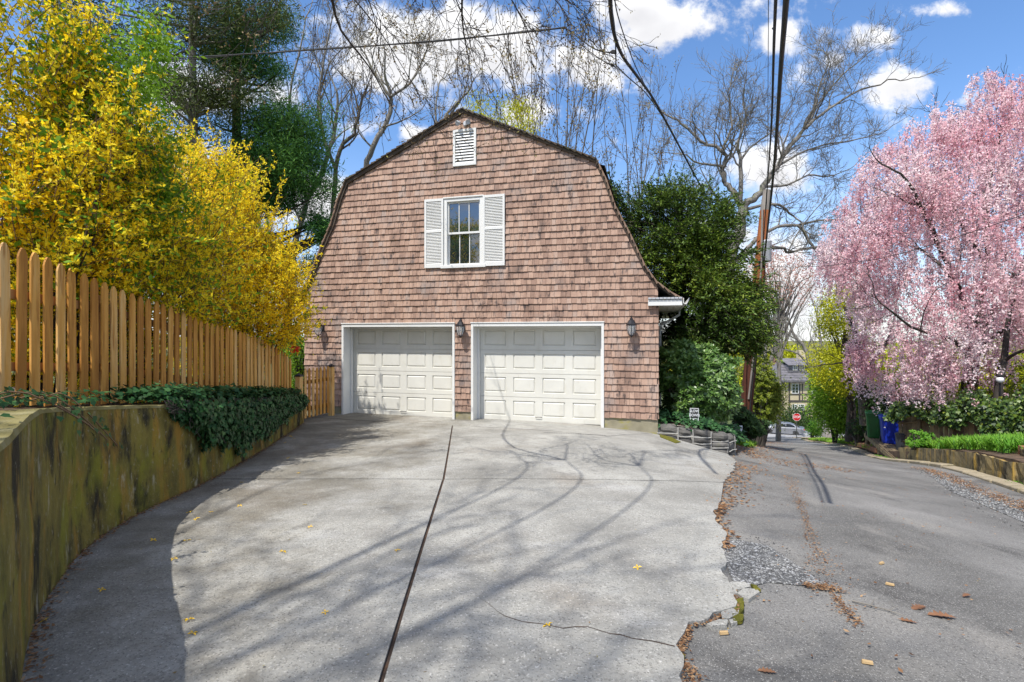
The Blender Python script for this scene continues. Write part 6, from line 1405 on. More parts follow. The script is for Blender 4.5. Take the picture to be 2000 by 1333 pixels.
p, t = along(s, 20, .045, 409); n = len(p); m = 3; q = np.repeat(p, m, 0) + r.normal(0, .03, (n*m, 3)); dd = unit(r.normal(size=(n*m, 3)) + np.array([0, -.2, .1])); V, Q = rhombs(q, dd, r.normal(size=(n*m, 3)), .078 * r.uniform(.7, 1.3, n*m), .062 * r.uniform(.8, 1.2, n*m))
hz = (q[:, 2] - q[:, 2].min()) / (q[:, 2].max() - q[:, 2].min()); tt = np.clip(.62 - .25*np.clip(hz-.55, 0, 1) + .28*fnoise(q, .9, 41) + np.repeat(r.normal(0, .12, n), m) + r.normal(0, .12, n*m), 0, 1); np_mesh('blossom', V, Q, M['cherry'], ch, tint=np.repeat(tt, 4))
# dark tree at the right edge, in front of the bank
dk = thing('small_tree', 'dark slender trunk with rising boughs behind the ivy at the right edge', 'tree', tuple(P(1948, 800, 19.5))); w = Wood(431)
w.lines.append([P(1948,800,19.5), P(1952,740,19.5), P(1962,700,19.5), P(1966,655,19.5), P(1972,610,19.5)]); w.radii.append([.15,.13,.11,.09,.07]); w.limb([P(1962,705,19.5), P(1985,690,19), P(2010,680,18.5), P(2060,660,18)], .07, .02, OC, 2, 4, 1.2, .3, .5); w.limb([P(1972,612,19.5), P(1985,570,19.3), P(2020,500,19)], .06, .02, OC, 2, 5, 1.4, .3, .5); w.build(dk, 'barkdark', 7, 'trunk', 'twigs')
p = P(1953, 742, 18.9); lp_ = thing('lamp_post', 'small garden lamp with a white globe beside the dark trunk at the right edge', 'lamp', (p.x, p.y, -2.2)); mb = MB(); mb.tube([(p.x, p.y, -2.2), (p.x, p.y, p.z-.1)], .035, 8); mb.build('post', M['black'], lp_, world=True)
mb = MB(); mb.lathe([(.05,-.12),(.11,-.05),(.12,.02),(.08,.11),(0,.14)], p, 12); mb.build('globe', M['signw'], lp_, smooth=True, world=True); mb = MB(); mb.lathe([(.10,.10),(.11,.13),(.03,.19),(0,.21)], p, 12); mb.build('cap', M['black'], lp_, world=True)
# ---------------------------------------------------------------- trees and shrubs down the lane, right side
leafy('yellow_green_tree', 'yellow-green leafing tree left of the pink cherry, its dark limbs showing', [(1612,610),(1622,580),(1645,560),(1670,590),(1685,650),(1695,720),(1670,760),(1630,770),(1605,745),(1590,720),(1600,690),(1635,690),(1620,650)], 29, 1.8, 1000, 13, .17, .06, 'chart', 441, 1660, 830, cat='tree', spread=.28, gap=-.35, gs=.8, root_z=H(*rp(29))+.3, r0=.14, limbs=18)
leafy('rhododendron_tree', 'tall green broadleaf shrub mass right of the half-timbered house', [(1600,735),(1625,725),(1650,735),(1690,770),(1695,810),(1680,845),(1645,850),(1620,840),(1608,820),(1600,790),(1598,755)], 31, 1.8, 1000, 14, .22, .07, 'green', 443, 1630, 850, cat='shrub', spread=.28, gap=-.5, root_z=H(*rp(31))+.2, limbs=10)
tk = thing('bare_tree', 'stout grey tree trunk between the green shrubs and the bins', 'tree', tuple(P(1690, 830, 26))); w = Wood(445); w.lines.append([P(1692,830,26), P(1686,770,26), P(1680,750,26), P(1684,700,26), P(1670,650,26), P(1650,600,26)]); w.radii.append([.30,.25,.22,.16,.11,.07]); w.limb([P(1684,745,26), P(1700,710,26), P(1740,660,27), P(1750,600,27)], .14, .04, OC, 2, 4, 1.6, .3, .5); w.limb([P(1683,710,26), P(1660,708,26), P(1625,712,26)], .09, .03, OC, 2, 3, 1.2, .3, .5); w.build(tk, 'bark', 8)
tp_ = [(1640,520),(1662,540),(1660,565),(1670,600)]
leafy('leafy_shrub', 'mixed dark green understorey behind the bins below the cherry', [(1695,740),(1740,760),(1790,770),(1810,800),(1800,850),(1700,845)], 25.5, 1.2, 700, 13, .15, .06, 'darksh', 447, 1750, 850, spread=.24, gap=-.5, root_z=-3.0)
leafy('coral_tree', 'distant tree with coral-red buds behind the utility pole', [(1430,520),(1455,495),(1500,490),(1560,500),(1600,520),(1600,560),(1580,600),(1530,610),(1500,590),(1470,600),(1440,580)], 46, 2.2, 480, 8, .20, .07, 'redbud', 451, 1520, 800, cat='tree', spread=.42, gap=.0, gs=.5, root_z=H(24, 46), r0=.12, limbs=40, trunk='barkgrey')
OF = dict(BARE, seg=.8, gn=.15, up=.05, rmin=.02, thin=.05)
bare('bare grey twin-trunk tree left of the half-timbered house', [([(1482,800),(1492,740),(1496,690),(1503,640),(1500,590)], .36, .10, 3, 3, 3, .6), ([(1486,780),(1506,700),(1525,650),(1540,600),(1545,560)], .26, .08, 4, 3, 3, .6)], 52, 'barkgrey', 461, OF)
bare('bare tree leaning above the roof of the half-timbered house', [([(1600,790),(1590,740),(1575,690),(1550,650),(1530,610)], .40, .10, 8, 3, 3.5, .5), ([(1590,735),(1605,680),(1600,640),(1590,600)], .22, .07, 7, 3, 3, .6), ([(1585,720),(1560,690),(1525,680),(1480,690)], .16, .05, 6, 3, 2.6, .3)], 62, 'barkgrey', 463, OF)
leafy('yellow_green_shrub', 'yellowish shrub mass left of the half-timbered house', [(1465,760),(1490,735),(1520,760),(1525,800),(1510,825),(1470,825)], 44, 1.6, 420, 12, .26, .09, 'hedge', 465, 1495, 830, spread=.4, gap=-.6, root_z=H(22, 44))
leafy('dark_shrub', 'dark green foundation shrubs below the half-timbered house', [(1500,805),(1540,798),(1580,800),(1600,815),(1600,835),(1560,838),(1500,835)], 74, 1.8, 420, 12, .30, .12, 'darksh', 467, 1550, 835, spread=.4, gap=-1, root_z=-11.9)
leafy('small_shrub', 'little yellow-green shrub right of the parked silver car', [(1582,832),(1594,824),(1604,836),(1602,850),(1584,852)], 53, .5, 130, 11, .22, .08, 'lily', 469, 1585, 850, spread=.25, gap=-1, root_z=-9.3)
fw = envelope([(1300,720),(1420,690),(1480,680),(1520,684),(1570,688),(1640,680),(1760,690),(1900,700),(2100,700),(2100,780),(1300,780)], 150, 10, 2600, 481, gap=-.3, gscale=.12, jag=3)
rt = 0; r = np.random.RandomState(48); n = len(fw)*9; cc = np.repeat(fw, 9, 0); V, Q = rhombs(cc + r.normal(0, 1.1, (n, 3)), unit(r.normal(size=(n, 3))), r.normal(size=(n, 3)), 1.1 * r.uniform(.5, 1.2, n), .8 * r.uniform(.5, 1.2, n)); tt = np.clip(.5 + .3*fnoise(cc, .1, 3) + r.normal(0, .2, n), 0, 1)
o = np_mesh('far_wood', V, Q, M['chart'], None, tint=np.repeat(tt, 4)); tag(o, 'far wooded slope of yellow-green spring trees beyond the house', 'wood', kind='stuff')
# ---------------------------------------------------------------- half-timbered house
ZH = 92; hb = P(1523, 812, ZH); HS = ZH/F; hs = thing('house', 'cream half-timbered house with a steep slate roof at the bottom of the lane', 'house', (hb.x, ZH, hb.z)); O_ = ORG[hs.name]; ORG[hs.name] = Vector((0,0,0))
M['stucco'] = pmat('cream_stucco', [(.45,.38,.25),(.58,.50,.35)], scale=1, rough=.9); M['slate'] = pmat('slate_roof', [(.07,.07,.08),(.15,.145,.16),(.24,.23,.25)], scale=1.2, rough=.8, stretch=(1,1,3), bump=.4, bscale=5); M['timber'] = flat('dark_timber', (.07,.06,.055), .8); M['chim'] = pmat('chimney_brick', [(.16,.09,.06),(.28,.17,.12)], scale=3, rough=.9)
def hx(px): return (px-1523)*HS
def hz_(py): return (812-py)*HS
D = 8.0; x1 = hx(1635); ez = hz_(743); rz_ = hz_(702)
mb = MB(); mb.bx(0, x1, 0, D, -2, ez); mb.build('wall', M['stucco'], hs)
mb = MB(); e = .8; mb.add([(-e,-e,ez-.05),(x1+e,-e,ez-.05),(x1-.8,D/2,rz_),(1.6,D/2,rz_),(-e,D+e,ez-.05),(x1+e,D+e,ez-.05)], [(0,1,2,3),(5,4,3,2),(4,0,3),(1,5,2)]); mb.add([(-e,-e,ez-.3),(x1+e,-e,ez-.3),(x1+e,-e,ez-.052),(-e,-e,ez-.052),(-e,D+e,ez-.3),(-e,D+e,ez-.052)], [(0,1,2,3),(4,0,3,5)])
for i in range(14):
    f = i/14; g2 = (i+1)/14; za, zb_ = ez-.05+(rz_-ez)*f+.02, ez-.05+(rz_-ez)*g2+.02; ya, yb = -e+(D/2+e)*f-.06, -e+(D/2+e)*g2; xa0, xa1 = -e+2.4*f, x1+e-1.6*f; mb.add([(xa0,ya,za+.05),(xa1,ya,za+.05),(x1+e-1.6*g2,yb,zb_),(-e+2.4*g2,yb,zb_)], [(0,1,2,3)])
ro = mb.build('roof', M['slate'], hs)
mb = MB(); mb.bx(hx(1531), hx(1541), D/2-.5, D/2+.5, rz_-1.2, hz_(684)); mb.build('chimney', M['chim'], ro); mb = MB(); mb.bx(hx(1583), hx(1598), D/2-.6, D/2+.6, rz_-1.2, hz_(686)); mb.build('chimney', M['stucco'], ro)
mb = MB(); mb.bx(hx(1544), hx(1600), .8, 3.5, hz_(728), hz_(714)); mb.add([(hx(1542),.3,hz_(714)),(hx(1602),.3,hz_(714)),(hx(1602),3.4,hz_(704)),(hx(1542),3.4,hz_(704))], [(0,1,2,3)]); dm = mb.build('dormer', M['slate'], ro)
def hwin(xa, xb, za, zb_, y_=-.06, nx=2, nz=3):
    mb = MB(); f = .10; mb.bx(xa, xb, y_, y_+.1, za, za+f); mb.bx(xa, xb, y_, y_+.1, zb_-f, zb_); mb.bx(xa, xa+f, y_, y_+.1, za+f, zb_-f); mb.bx(xb-f, xb, y_, y_+.1, za+f, zb_-f)
    for i in range(1, nx): xx = xa + (xb-xa)*i/nx; mb.bx(xx-.03, xx+.03, y_+.01, y_+.08, za+f, zb_-f)
    for i in range(1, nz): zz_ = za + (zb_-za)*i/nz; mb.bx(xa+f, xb-f, y_+.012, y_+.078, zz_-.03, zz_+.03)
    fr = mb.build('window', M['signw'], hs); mb = MB(); mb.bx(xa+f, xb-f, y_+.05, y_+.06, za+f, zb_-f); mb.build('pane', M['glass'], fr)
hwin(hx(1546), hx(1560), hz_(769), hz_(750)); hwin(hx(1547), hx(1557), hz_(802), hz_(790)); hwin(hx(1559), hx(1571), hz_(802), hz_(790), nx=3); hwin(hx(1553), hx(1562), hz_(724), hz_(715), .7, nx=2, nz=2); hwin(hx(1585), hx(1597), hz_(769), hz_(750)); hwin(hx(1566), hx(1576), hz_(724), hz_(715), .7, nx=2, nz=2)
tb = [(1528,1530,812,743),(1540,1543,812,743),(1560,1563,785,743),(1566,1568,785,743),(1540,1580,772,769),(1540,1580,786,782),(1523,1525,812,743),(1580,1583,812,743),(1610,1612,812,743),(1540,1620,748,744)]
for i, (a_, b_2, c_, d_) in enumerate(tb): mb = MB(); mb.bx(hx(a_), hx(b_2), -.045 - .003*i, .02, hz_(c_), hz_(d_)); mb.build('timber', M['timber'], hs)
# ---------------------------------------------------------------- stop sign, car, street
p = Vector((P(1556, 862, 56).x, 56.0)); zb = H(p.x, p.y); zc_ = P(1556, 815, 56).z; st = thing('stop_sign', 'red octagonal STOP sign on a thin post where the lane meets the street', 'sign', (p.x, p.y, zb), rad(-8)); ORG[st.name] = Vector((0,0,0)); zc_ -= zb
mb = MB(); mb.bx(-.035,.035,-.0,.04,-.1,zc_+.3); mb.build('post', M['post'], st)
def octa(r_): return [(r_*math.cos(rad(22.5+45*k)), zc_ + r_*math.sin(rad(22.5+45*k))) for k in range(8)]
mb = MB(); mb.prism(octa(.44), -.015, -.001); mb.build('white_border', M['signw'], st); mb = MB(); mb.prism(octa(.405), -.019, -.0155); mb.build('red_face', M['signr'], st)
text('lettering', 'STOP', .34, (0, -.021, zc_), (rad(90), 0, 0), M['signw'], st, weight=.008, sx=.82)
M['silver'] = flat('silver_car_paint', (.30,.31,.33), .3, .6, coat=.6); M['carglass'] = flat('car_glass', (.02,.025,.03), .08, 0, .8); M['tail'] = flat('tail_lamp', (.5,.01,.01), .2); M['alloy'] = flat('alloy_rim', (.45,.45,.46), .35, .6)
pc = P(1529, 848, 63.5); cz_ = H(pc.x, pc.y) + .01; car = thing('parked_car', 'silver sedan parked across the end of the lane, facing left', 'car', (pc.x, pc.y, cz_), rad(-28)); ORG[car.name] = Vector((0,0,0))
body = [(-2.25,.42),(-2.30,.55),(-2.24,.70),(-1.9,.84),(-1.15,.96),(-.85,.98),(1.55,1.02),(2.15,.98),(2.28,.90),(2.30,.60),(2.25,.36),(1.86,.30)]; 
def arch(cx, r_=.36, n=9): return [(cx + r_*math.cos(a_), .31 + r_*math.sin(a_)) for a_ in np.linspace(0, math.pi, n)]
low = [(1.76,.26)] + arch(1.38) + [(.98,.22),(-.98,.22)] + arch(-1.42) + [(-1.85,.26)]
def loft(sections, mat, nm, smooth=True):
    mb = MB(); n_ = len(sections[0][1])
    for yy, pl_ in sections: mb.v += [(x, yy, z) for x, z in pl_]
    for k in range(len(sections)-1):
        for i in range(n_): mb.f.append((k*n_+i, k*n_+(i+1) % n_, (k+1)*n_+(i+1) % n_, (k+1)*n_+i))
    mb.f.append(tuple(range(n_))); mb.f.append(tuple((len(sections)-1)*n_+i for i in range(n_))[::-1]); return mb.build(nm, mat, car)
full_ = body[:-1] + low
def shr(pl_, kx, kz): return [(x*kx, .55 + (z-.55)*kz if z > .5 else z) for x, z in pl_]
loft([(-.90, shr(full_, .97, .72)), (-.86, shr(full_, .995, .93)), (-.70, full_), (.70, full_), (.86, shr(full_, .995, .93)), (.90, shr(full_, .97, .72))], M['silver'], 'body')
gh = [(-1.12,.95),(-.30,1.38),(.10,1.44),(.75,1.42),(1.25,1.27),(1.78,1.01)]
def ghs(k, zo=0): return [(x*1 + (0.05 if x < 0 else -.05)*k, z - (z-.95)*.12*k + zo) for x, z in gh]
loft([(-.80, [(x, .95 + (z-.95)*.02) for x, z in ghs(0)]), (-.64, ghs(.4)), (-.5, ghs(0)), (.5, ghs(0)), (.64, ghs(.4)), (.80, [(x, .95 + (z-.95)*.02) for x, z in ghs(0)])], M['silver'], 'roof')
def quad(pts, mat, nm): mb = MB(); mb.add(pts, [tuple(range(len(pts)))]); mb.build(nm, mat, car)
def gy(z): return -(.80 - (z-.95)/.40*.16) - .02
for pts in ([(-.92,.99),(-.30,1.32),(.30,1.38),(.30,1.0)], [(.36,1.0),(.36,1.38),(.80,1.36),(1.22,1.2),(1.30,1.03)]): quad([(x, gy(z), z) for x, z in pts], M['carglass'], 'side_window'); quad([(x, -gy(z), z) for x, z in pts[::-1]], M['carglass'], 'side_window')
quad([(-1.10,-.70,.985),(-1.10,.70,.985),(-.34,.55,1.385),(-.34,-.55,1.385)], M['carglass'], 'windscreen'); quad([(1.76,.68,1.03),(1.76,-.68,1.03),(1.24,-.55,1.30),(1.24,.55,1.30)], M['carglass'], 'rear_window')
for sx in (-1.42, 1.38):
    for sy in (-.83, .83):
        mb = MB(); mt = Matrix.Rotation(rad(90), 4, 'X'); mb.lathe([(.20,-.1),(.31,-.1),(.325,-.06),(.325,.06),(.31,.1),(.20,.1)], (sx, sy, .325), 20, mt); wh = mb.build('wheel', M['rubber'], car)
        mb = MB(); s_ = -1 if sy < 0 else 1
        mb.lathe([(.0,-.07),(.06,-.085),(.07,-.05),(.0,-.05)], (sx, sy, .325), 12, mt)
        for k in range(7): a_ = 2*math.pi*k/7; mb.box((sx + .13*math.cos(a_), sy + s_*.08, .325 + .13*math.sin(a_)), (.17,.02,.045), M=Matrix.Rotation(-a_, 4, 'Y'))
        mb.lathe([(.20,-.09),(.235,-.105),(.235,.105),(.20,.09)], (sx, sy, .325), 20, mt); mb.build('rim', M['alloy'], wh)
mb = MB(); mb.bx(1.95,2.295,-.885,-.60,.74,.90); mb.build('tail_light', M['tail'], car, bevel=.02); mb = MB(); mb.bx(1.95,2.295,.60,.885,.74,.90); mb.build('tail_light', M['tail'], car, bevel=.02)
for sy in (-1, 1): mb = MB(); a_, b_2 = sorted((sy*.55, sy*.85)); mb.bx(-2.27,-1.95,a_,b_2,.62,.76); mb.build('headlight', M['signw'], car, bevel=.02); mb = MB(); a_, b_2 = sorted((sy*.90, sy*1.05)); mb.bx(-.85,-.68,a_,b_2,.98,1.10); mb.build('mirror', M['silver'], car, bevel=.02)
for x_ in (-.72, .33, 1.28): mb = MB(); mb.bx(x_-.006, x_+.006, -.912, -.89, .40, .90); mb.build('door_seam', M['black'], car)
for x_ in (.18, 1.10): mb = MB(); mb.bx(x_-.10, x_+.10, -.935, -.90, .80, .83); mb.build('door_handle', M['silver'], car)
M['street'] = pmat('pale_street', [(.26,.26,.26),(.36,.355,.35)], scale=1, rough=.9, bump=.3)
sheet('cross_street', [(10,57.8),(53,58.8),(53,68.5),(10,68.5)], 1.2, Hn, M['street'], .008, edge=1.2)
sheet('pavement', [(31.6,56.9),(34.8,56.6),(40,57.4),(46,57.8),(46,59.2),(33.6,58.4),(31,57.8)], .6, lambda x, y: Hn(x, y), M['kerb'], .06, .1, edge=.6)
p = rp(50, 2.0); gp_ = thing('gate_post', 'pale squat garden pillar beside the lane below the green shrubs', 'pillar', (p.x, p.y, H(*p))); mb = MB(); z0 = H(*p); mb.bx(p.x-.45, p.x+.45, p.y-.3, p.y+.3, z0-.3, z0+1.9); mb.bx(p.x-.5, p.x+.5, p.y-.35, p.y+.35, z0+1.9, z0+2.0); mb.build('pillar', M['mortar'], gp_, bevel=.02, world=True)
# ---------------------------------------------------------------- the tree overhead, rooted behind the camera
OT = dict(BARE, seg=.22, gn=.16, up=-.05, nb=(2,3), ang=(18,48), dl=(.55,.85), rmin=.0036, thin=.009, tap=.6)
tb_ = Vector((-5.6, -3.6, 1.2)); ot = thing('overhead_tree', 'bare budding twigs hanging into the top of the photo from a tree beside the viewer', 'tree', tuple(tb_)); w = Wood(901)
hub = tb_ + Vector((-.4, -.3, 7.4)); w.lines.append([tb_ + Vector((0,0,-.2)), tb_ + Vector((.05,.1,1.6)), tb_ + Vector((.0,.1,4.0)), hub]); w.radii.append([.26,.21,.18,.15])
# two leaders arch forward over the viewer; the drooping sprays hang from their ends
def arc(*q):
    q = [Vector(p) for p in q]
    for _ in range(3):
        nq = [q[0]]
        for a, b in zip(q[:-1], q[1:]): nq += [a.lerp(b, .25), a.lerp(b, .75)]
        q = nq + [q[-1]]
    w.lines.append(q); w.radii.append([.022*(1-.7*i/(len(q)-1)) for i in range(len(q))]); return q[-1]
B1 = arc(hub, hub + Vector((1.5,2.0,1.3)), P(640,-680,3.2), P(705,-260,4.6)); B2 = arc(hub, hub + Vector((2.2,1.9,1.4)), P(880,-700,3.2), P(930,-280,4.4)); B3 = arc(hub, hub + Vector((1,2.2,1.0)), P(480,-600,3.6), P(560,-240,5.0))
def hang(B, px, py, d, px2, py2, d2, n=8, L=.7, lev=3, r1=.003):
    a = P(px, py, d); b = P(px2, py2, d2); w.limb([B, a + Vector((0,-.1,.15)), a, a.lerp(b, .5) + Vector((.05, 0, .05)), b], .017, r1, OT, lev, n, L, .42, -.35)
hang(B1,640,-60,5.2, 810,170,6.0, n=5, L=.7); hang(B1,700,-50,5.0, 740,110,5.6, n=4, L=.55); hang(B2,850,-80,4.8, 930,130,5.6, n=5, L=.6)
hang(B2,960,-70,5.4, 1150,30,6.2, n=7, L=.7); hang(B2,960,-60,5.0, 1060,140,5.9, n=6, L=.55); hang(B2,1000,-90,5.6, 1130,70,6.2, n=5, L=.5)
hang(B3,560,-60,5.4, 520,30,6.0, n=4, L=.7); hang(B1,780,-80,5.8, 870,60,6.6, n=5, L=.6)
w.limb([B1, P(640,-40,5.6), P(662,60,6.8), P(722,128,8.2), P(760,200,9.4), P(800,262,10.4), P(815,280,10.7)], .024, .004, dict(OT, up=.0), 2, 8, .5, .45, -.1)
w.limb([B2, P(900,-20,5.0), P(905,60,5.6), P(918,130,6.2), P(922,170,6.4)], .015, .003, OT, 2, 7, .45, .4, -.2)
OU = dict(BARE, seg=.35, gn=.16, up=.0, nb=(2,3), rmin=.008, thin=.02)
for dx, dy, dz, r0 in ((-2.5,1.5,3.5,.06),(1.4,3.2,2.6,.045),(2.6,.6,3.2,.045),(.6,1.6,4.6,.045),(-.6,4.4,2.2,.04),(3.0,2.8,2.4,.04),(1.0,-1.5,4,.045)):
    w.limb([hub, hub + Vector((dx*.4, dy*.4, dz*.45)), hub + Vector((dx, dy, dz))], r0, .015, OU, 3, 9, 1.7, .2, .25)
w.build(ot, 'barkdark', 6, 'trunk', 'twigs'); t, d = w.tiparr(); r = np.random.RandomState(90); foliage('buds', t, 3, .014, .032, .018, 'bud', ot, 91)
# ---------------------------------------------------------------- fallen leaves, blossom, chips, sticks
def flatleaves(name, xy, hf, size, mat, seed, label=None, cat='leaves', curl=.16, off=.006, aspect=.55):
    r = np.random.RandomState(seed); n = len(xy); z = hf(xy[:, 0], xy[:, 1]) + off + r.uniform(0, .018, n); p = np.c_[xy, z]; a = r.uniform(0, 6.28, n); d = unit(np.c_[np.cos(a), np.sin(a), r.normal(0, curl, n)]); w_ = unit(np.c_[r.normal(0, curl, n), r.normal(0, curl, n), np.ones(n)])
    V, Q = rhombs(p, d, w_, size*r.uniform(.5, 1.3, n), size*aspect*r.uniform(.6, 1.3, n)); tt = np.clip(r.normal(.5, .28, n), 0, 1); o = np_mesh(name, V, Q, M[mat], None, tint=np.repeat(tt, 4)); tag(o, label, cat, kind='stuff'); return o
r = np.random.RandomState(70)
def band(pxs, wd, n, wob=1.0):
    pts = np.array([G(*p) for p in pxs]); sg_ = np.hypot(*np.diff(pts, axis=0).T); cu = np.r_[0, np.cumsum(sg_)]; u = r.uniform(0, cu[-1], n); x = np.interp(u, cu, pts[:, 0]); y = np.interp(u, cu, pts[:, 1]); wdt = np.interp(u, cu, np.linspace(0, 1, len(cu)) if 0 else np.interp(np.arange(len(cu)), np.linspace(0, len(cu)-1, len(wd)), wd)); return np.c_[x + r.normal(0, 1, n)*wdt, y + r.normal(0, 1, n)*wdt*wob]
hr = lambda x, y: Hn(x, y) + .004
A_ = band([(1408,985),(1395,1010),(1405,1040),(1412,1075)], [.05,.05,.04], 420); B_ = band([(1440,905),(1425,935),(1408,985)], [.26,.18,.12], 900)
C_ = band([(1440,890),(1470,875),(1500,862)], [.45,.6,.5], 4200, 2.0); D_ = band([(1490,900),(1540,905),(1600,912),(1660,920)], [.3,.3,.2], 350); E_ = band([(1545,935),(1552,960),(1575,1020),(1590,1070),(1610,1110),(1625,1150)], [.09,.05,.02,.045,.08,.10], 850)
F_ = band([(1575,1150),(1610,1152),(1640,1156)], [.02,.03,.02], 260); G_ = band([(1630,1165),(1650,1195),(1675,1225)], [.015,.03,.02], 190); H_ = band([(1345,1232),(1330,1262),(1322,1290),(1345,1320),(1350,1340)], [.012,.02,.02,.03,.03], 420); I_ = band([(1415,1150),(1435,1170),(1442,1195),(1400,1215),(1350,1228)], [.010]*3, 300)
J_ = band([(1800,915),(1880,945),(1960,975),(2040,1010)], [.12,.16,.12], 1500)
flatleaves('leaf_litter', np.r_[A_, B_, C_, D_], hr, .05, 'dry', 1, 'drift of brown dry leaves where the driveway edge meets the lane'); flatleaves('leaf_litter', np.r_[E_, F_, G_, H_, I_], hr, .022, 'dry', 2, 'brown leaf crumbs caught along the cracks in the asphalt'); flatleaves('leaf_litter', J_, hr, .05, 'dry', 3, 'brown leaf litter along the right kerb')
k = 1500; xy = np.c_[r.uniform(1, 11, k), r.uniform(2.2, 15, k)]; e = np.array([x_ - np.interp(y_, [2.4, 10.5], [1.0, 4.6]) for x_, y_ in xy]); xy = xy[(e > .1) & (xy[:, 0] < radge(xy[:, 1])) & (fnoise(np.c_[xy, 0*xy[:, :1]], 1.0, 8) > -.1)]; flatleaves('leaf_litter', xy, hr, .030, 'dry', 4, 'scattered brown leaf fragments over the asphalt lane')
# crumbs along the wall foot
n = 1500; yy = r.uniform(1.6, 11.3, n); xy_, nn_ = wall_at(yy); oo = np.abs(r.normal(0, .035, n)) + .02; flatleaves('leaf_litter', np.c_[xy_[:, 0] - nn_[:, 0]*oo, xy_[:, 1] - nn_[:, 1]*oo], lambda x, y: Hn(x, y) + .032, .03, 'dry', 5, 'brown crumbs of leaf along the foot of the retaining wall')
n = 2600; yy = r.uniform(7.5, 13, n); oo = r.uniform(1.1, 5.5, n); flatleaves('leaf_litter', np.c_[radge(yy) + oo*.91, yy - oo*.415], lambda x, y: bank(x, y) + .17, .055, 'dry', 6, 'reddish leaf mulch on the raised bed at the right edge')
n = 1500; yy = r.uniform(11.2, 19, n); xx = np.interp(yy, [11, 14, 20], [4.9, 5.9, 8.4]) + r.normal(.1, .35, n); flatleaves('leaf_litter', np.c_[xx, yy], hr, .07, 'dry', 7, 'brown leaves along the left lane edge below the ivy bank', off=.02)
# moss patches in the broken slab edge
M['moss'] = pmat('moss', [(.05,.055,.008),(.13,.125,.012),(.24,.21,.03)], scale=20, rough=1, bump=1, bscale=80)
for i, q in enumerate(([(1436,1180),(1452,1176),(1453,1200),(1442,1210),(1434,1200)], [(1430,1208),(1452,1208),(1450,1222),(1432,1224)], [(1316,1272),(1325,1277),(1338,1292),(1332,1298),(1322,1288)], [(1466,1150),(1478,1152),(1486,1160),(1476,1162)], [(1286,850),(1306,856),(1330,868),(1320,870),(1290,858)])):
    sheet('moss', densify([G(*p) for p in q], .03, .006), .04, Hn, M['moss'], .026 if i < 4 else .045, .02, edge=.02)
# blossoms dropped on the slabs, each one countable
M['petal'] = flat('fallen_petal', (.70,.45,.01), .6)
mb = MB()
for k in range(4):
    a = k*math.pi/2 + .3; c, s_ = math.cos(a), math.sin(a); n_ = (-s_, c); mb.add([(0,0,.004), (c*.016+n_[0]*.006, s_*.016+n_[1]*.006, .009), (c*.030, s_*.030, .004), (c*.016-n_[0]*.006, s_*.016-n_[1]*.006, .009)], [(0,1,2,3)])
pmsh = mb.mesh('fallen_blossom', M['petal'])
BL = [(369,1226),(376,1253),(370,1009),(384,1022),(412,1009),(468,996),(340,1103),(365,1066),(299,1065),(198,1166),(595,994),(552,1088),(606,1039),(635,1212),(583,930),(472,949),(568,857),(574,861),(557,869),(128,1121),(86,1228),(776,1085),(563,900),(1070,1236),(1245,1120)]
for i, q in enumerate(BL):
    x, y = G(*q); o = link('fallen_blossom', pmsh); o.location = (x, y, H(x, y) + .034); o.rotation_euler = (R.uniform(-.3,.3), R.uniform(-.3,.3), R.uniform(0, 6)); s_ = R.uniform(.8, 1.25); o.scale = (s_, s_, s_); tag(o, 'tiny yellow forsythia blossom fallen on the grey concrete slabs', 'blossom', 'yellow blossoms fallen on the driveway')
# wood chips
M['chip'] = pmat('wood_chip', [(.32,.20,.09),(.52,.38,.20)], scale=20, stretch=(1,5,5), rough=.8)
mb = MB(); mb.add([(-.028,-.009,0),(.024,-.011,0),(.03,.008,0),(-.024,.010,0),(-.025,-.007,.013),(.023,-.008,.010),(.026,.006,.012),(-.022,.008,.014)], [(3,2,1,0),(4,5,6,7),(0,1,5,4),(1,2,6,5),(2,3,7,6),(3,0,4,7)]); cmsh = mb.mesh('wood_chip', M['chip'])
for q, l in (((1414,1243), 'pale wood chip lying on the asphalt by the broken driveway corner'), ((1694,1300), 'pale wood chip on the asphalt near the bottom edge of the photo'), ((1738,1146), 'brown wood chip on the asphalt above the fallen stick'), ((1722,1103), 'small round pale chip on the asphalt, farthest of the chips')):
    x, y = G(*q); o = link('wood_chip', cmsh); o.location = (x, y, H(x, y) + .006); o.rotation_euler = (0, 0, R.uniform(-.6, .6)); tag(o, l, 'wood chip', 'wood chips on the lane')
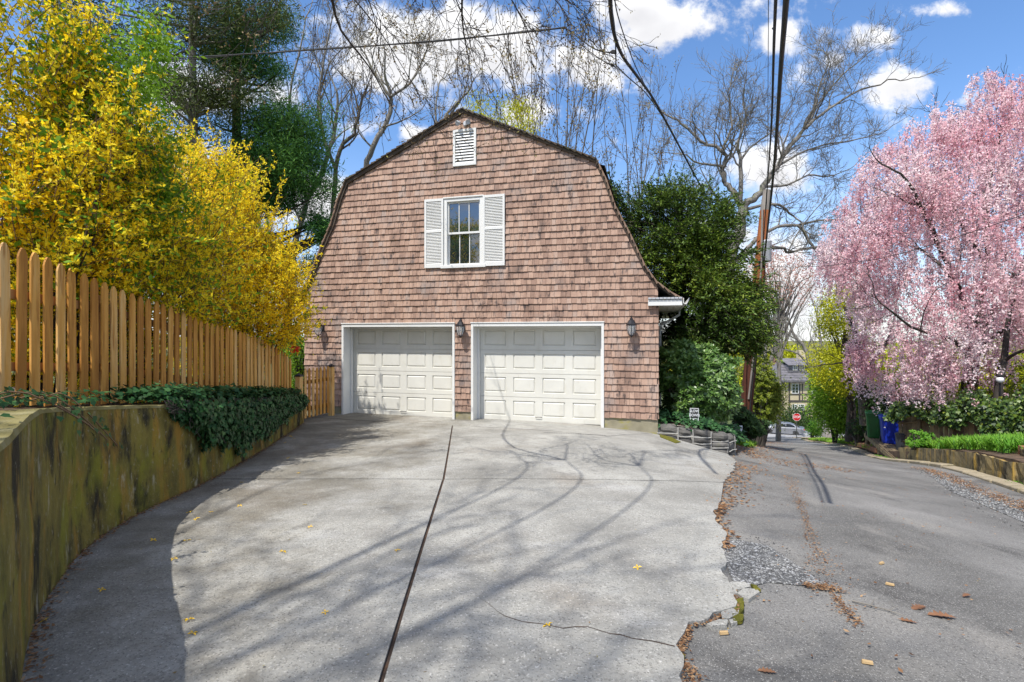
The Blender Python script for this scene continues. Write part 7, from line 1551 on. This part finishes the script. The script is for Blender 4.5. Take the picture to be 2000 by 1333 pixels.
# fallen stick and big oak leaves
sk = [G(1664,1178), G(1700,1188), G(1735,1198), G(1770,1212)]; x, y = sk[0]; stk = thing('fallen_stick', 'thin grey forked stick lying on the asphalt at the right', 'stick', (x, y, H(x, y) + .01)); mb = MB()
mb.tube([(a, b, H(a, b) + .012 + .006*(i % 2)) for i, (a, b) in enumerate(sk)], [.006,.005,.004,.002], 6)
a0 = sk[1]; mb.tube([(a0[0], a0[1], H(*a0)+.014), (a0[0]+.06, a0[1]+.05, H(*a0)+.03)], [.004,.0015], 5); a0 = sk[2]; mb.tube([(a0[0], a0[1], H(*a0)+.014), (a0[0]+.09, a0[1]+.04, H(*a0)+.02)], [.003,.0015], 5); mb.build('twig', M['barkgrey'], stk, smooth=True, world=True)
lo_ = [(0,0),(.08,.02),(.16,.10),(.22,.05),(.30,.20),(.38,.08),(.46,.24),(.56,.10),(.66,.26),(.74,.10),(.86,.14),(1,0)]; olf = [(x_, y_) for x_, y_ in lo_] + [(x_, -y_*.95) for x_, y_ in lo_[-2:0:-1]]
def leafmesh(s_): 
    mb = MB(); n_ = len(lo_); mb.v = [(x_*s_, 0, .004 + .03*s_*math.sin(x_*3)) for x_, _ in lo_] + [(x_*s_, y_*s_, .004 + .03*s_*math.sin(x_*3) + y_*s_*.35) for x_, y_ in lo_] + [(x_*s_, -y_*s_, .004 + .03*s_*math.sin(x_*3) + y_*s_*.25) for x_, y_ in lo_]
    for i in range(n_-1): mb.f += [(i, i+1, n_+i+1, n_+i), (i+1, i, 2*n_+i, 2*n_+i+1)]
    me = bpy.data.meshes.new('oak_leaf'); me.from_pydata(mb.v, [], mb.f); me.materials.append(M['oakleaf']); me.update(); return me
M['oakleaf'] = pmat('oak_leaf_brown', [(.11,.05,.028),(.24,.12,.06)], scale=12, rough=.8)
lm = leafmesh(.15)
for i, (q, an_, l) in enumerate((((1808,1188), 3.5, 'lobed brown oak leaf on the asphalt right of the stick, upper one'), ((1870,1212), 3.0, 'largest lobed brown oak leaf on the asphalt right of the stick'), ((1795,1222), 2.6, 'lobed red-brown oak leaf lying just below the stick end'), ((1518,1320), 2.9, 'curled brown oak leaf at the bottom edge of the photo'), ((1880,1170), .4, 'crumpled orange-brown leaf above the big oak leaves'))):
    x, y = G(*q); o = link('oak_leaf', lm); o.location = (x, y, H(x, y) + .006); o.rotation_euler = (R.uniform(-.1,.1), R.uniform(-.1,.1), an_); s_ = (.9, 1.15, .8, .6, .6)[i]; o.scale = (s_, s_, s_); tag(o, l, 'leaf', 'brown oak leaves on the lane')
# dark grit bits and twigs on the slabs
n = 260; xy = np.c_[r.uniform(-3, 4, n), r.uniform(2.4, 10.5, n)]; flatleaves('grit', xy, lambda x, y: Hn(x, y) + .03, .016, 'darkb' if 'darkb' in M else 'bud', 9, 'tiny dark bits of bark and bud scale scattered over the slabs', 'grit', off=.004)
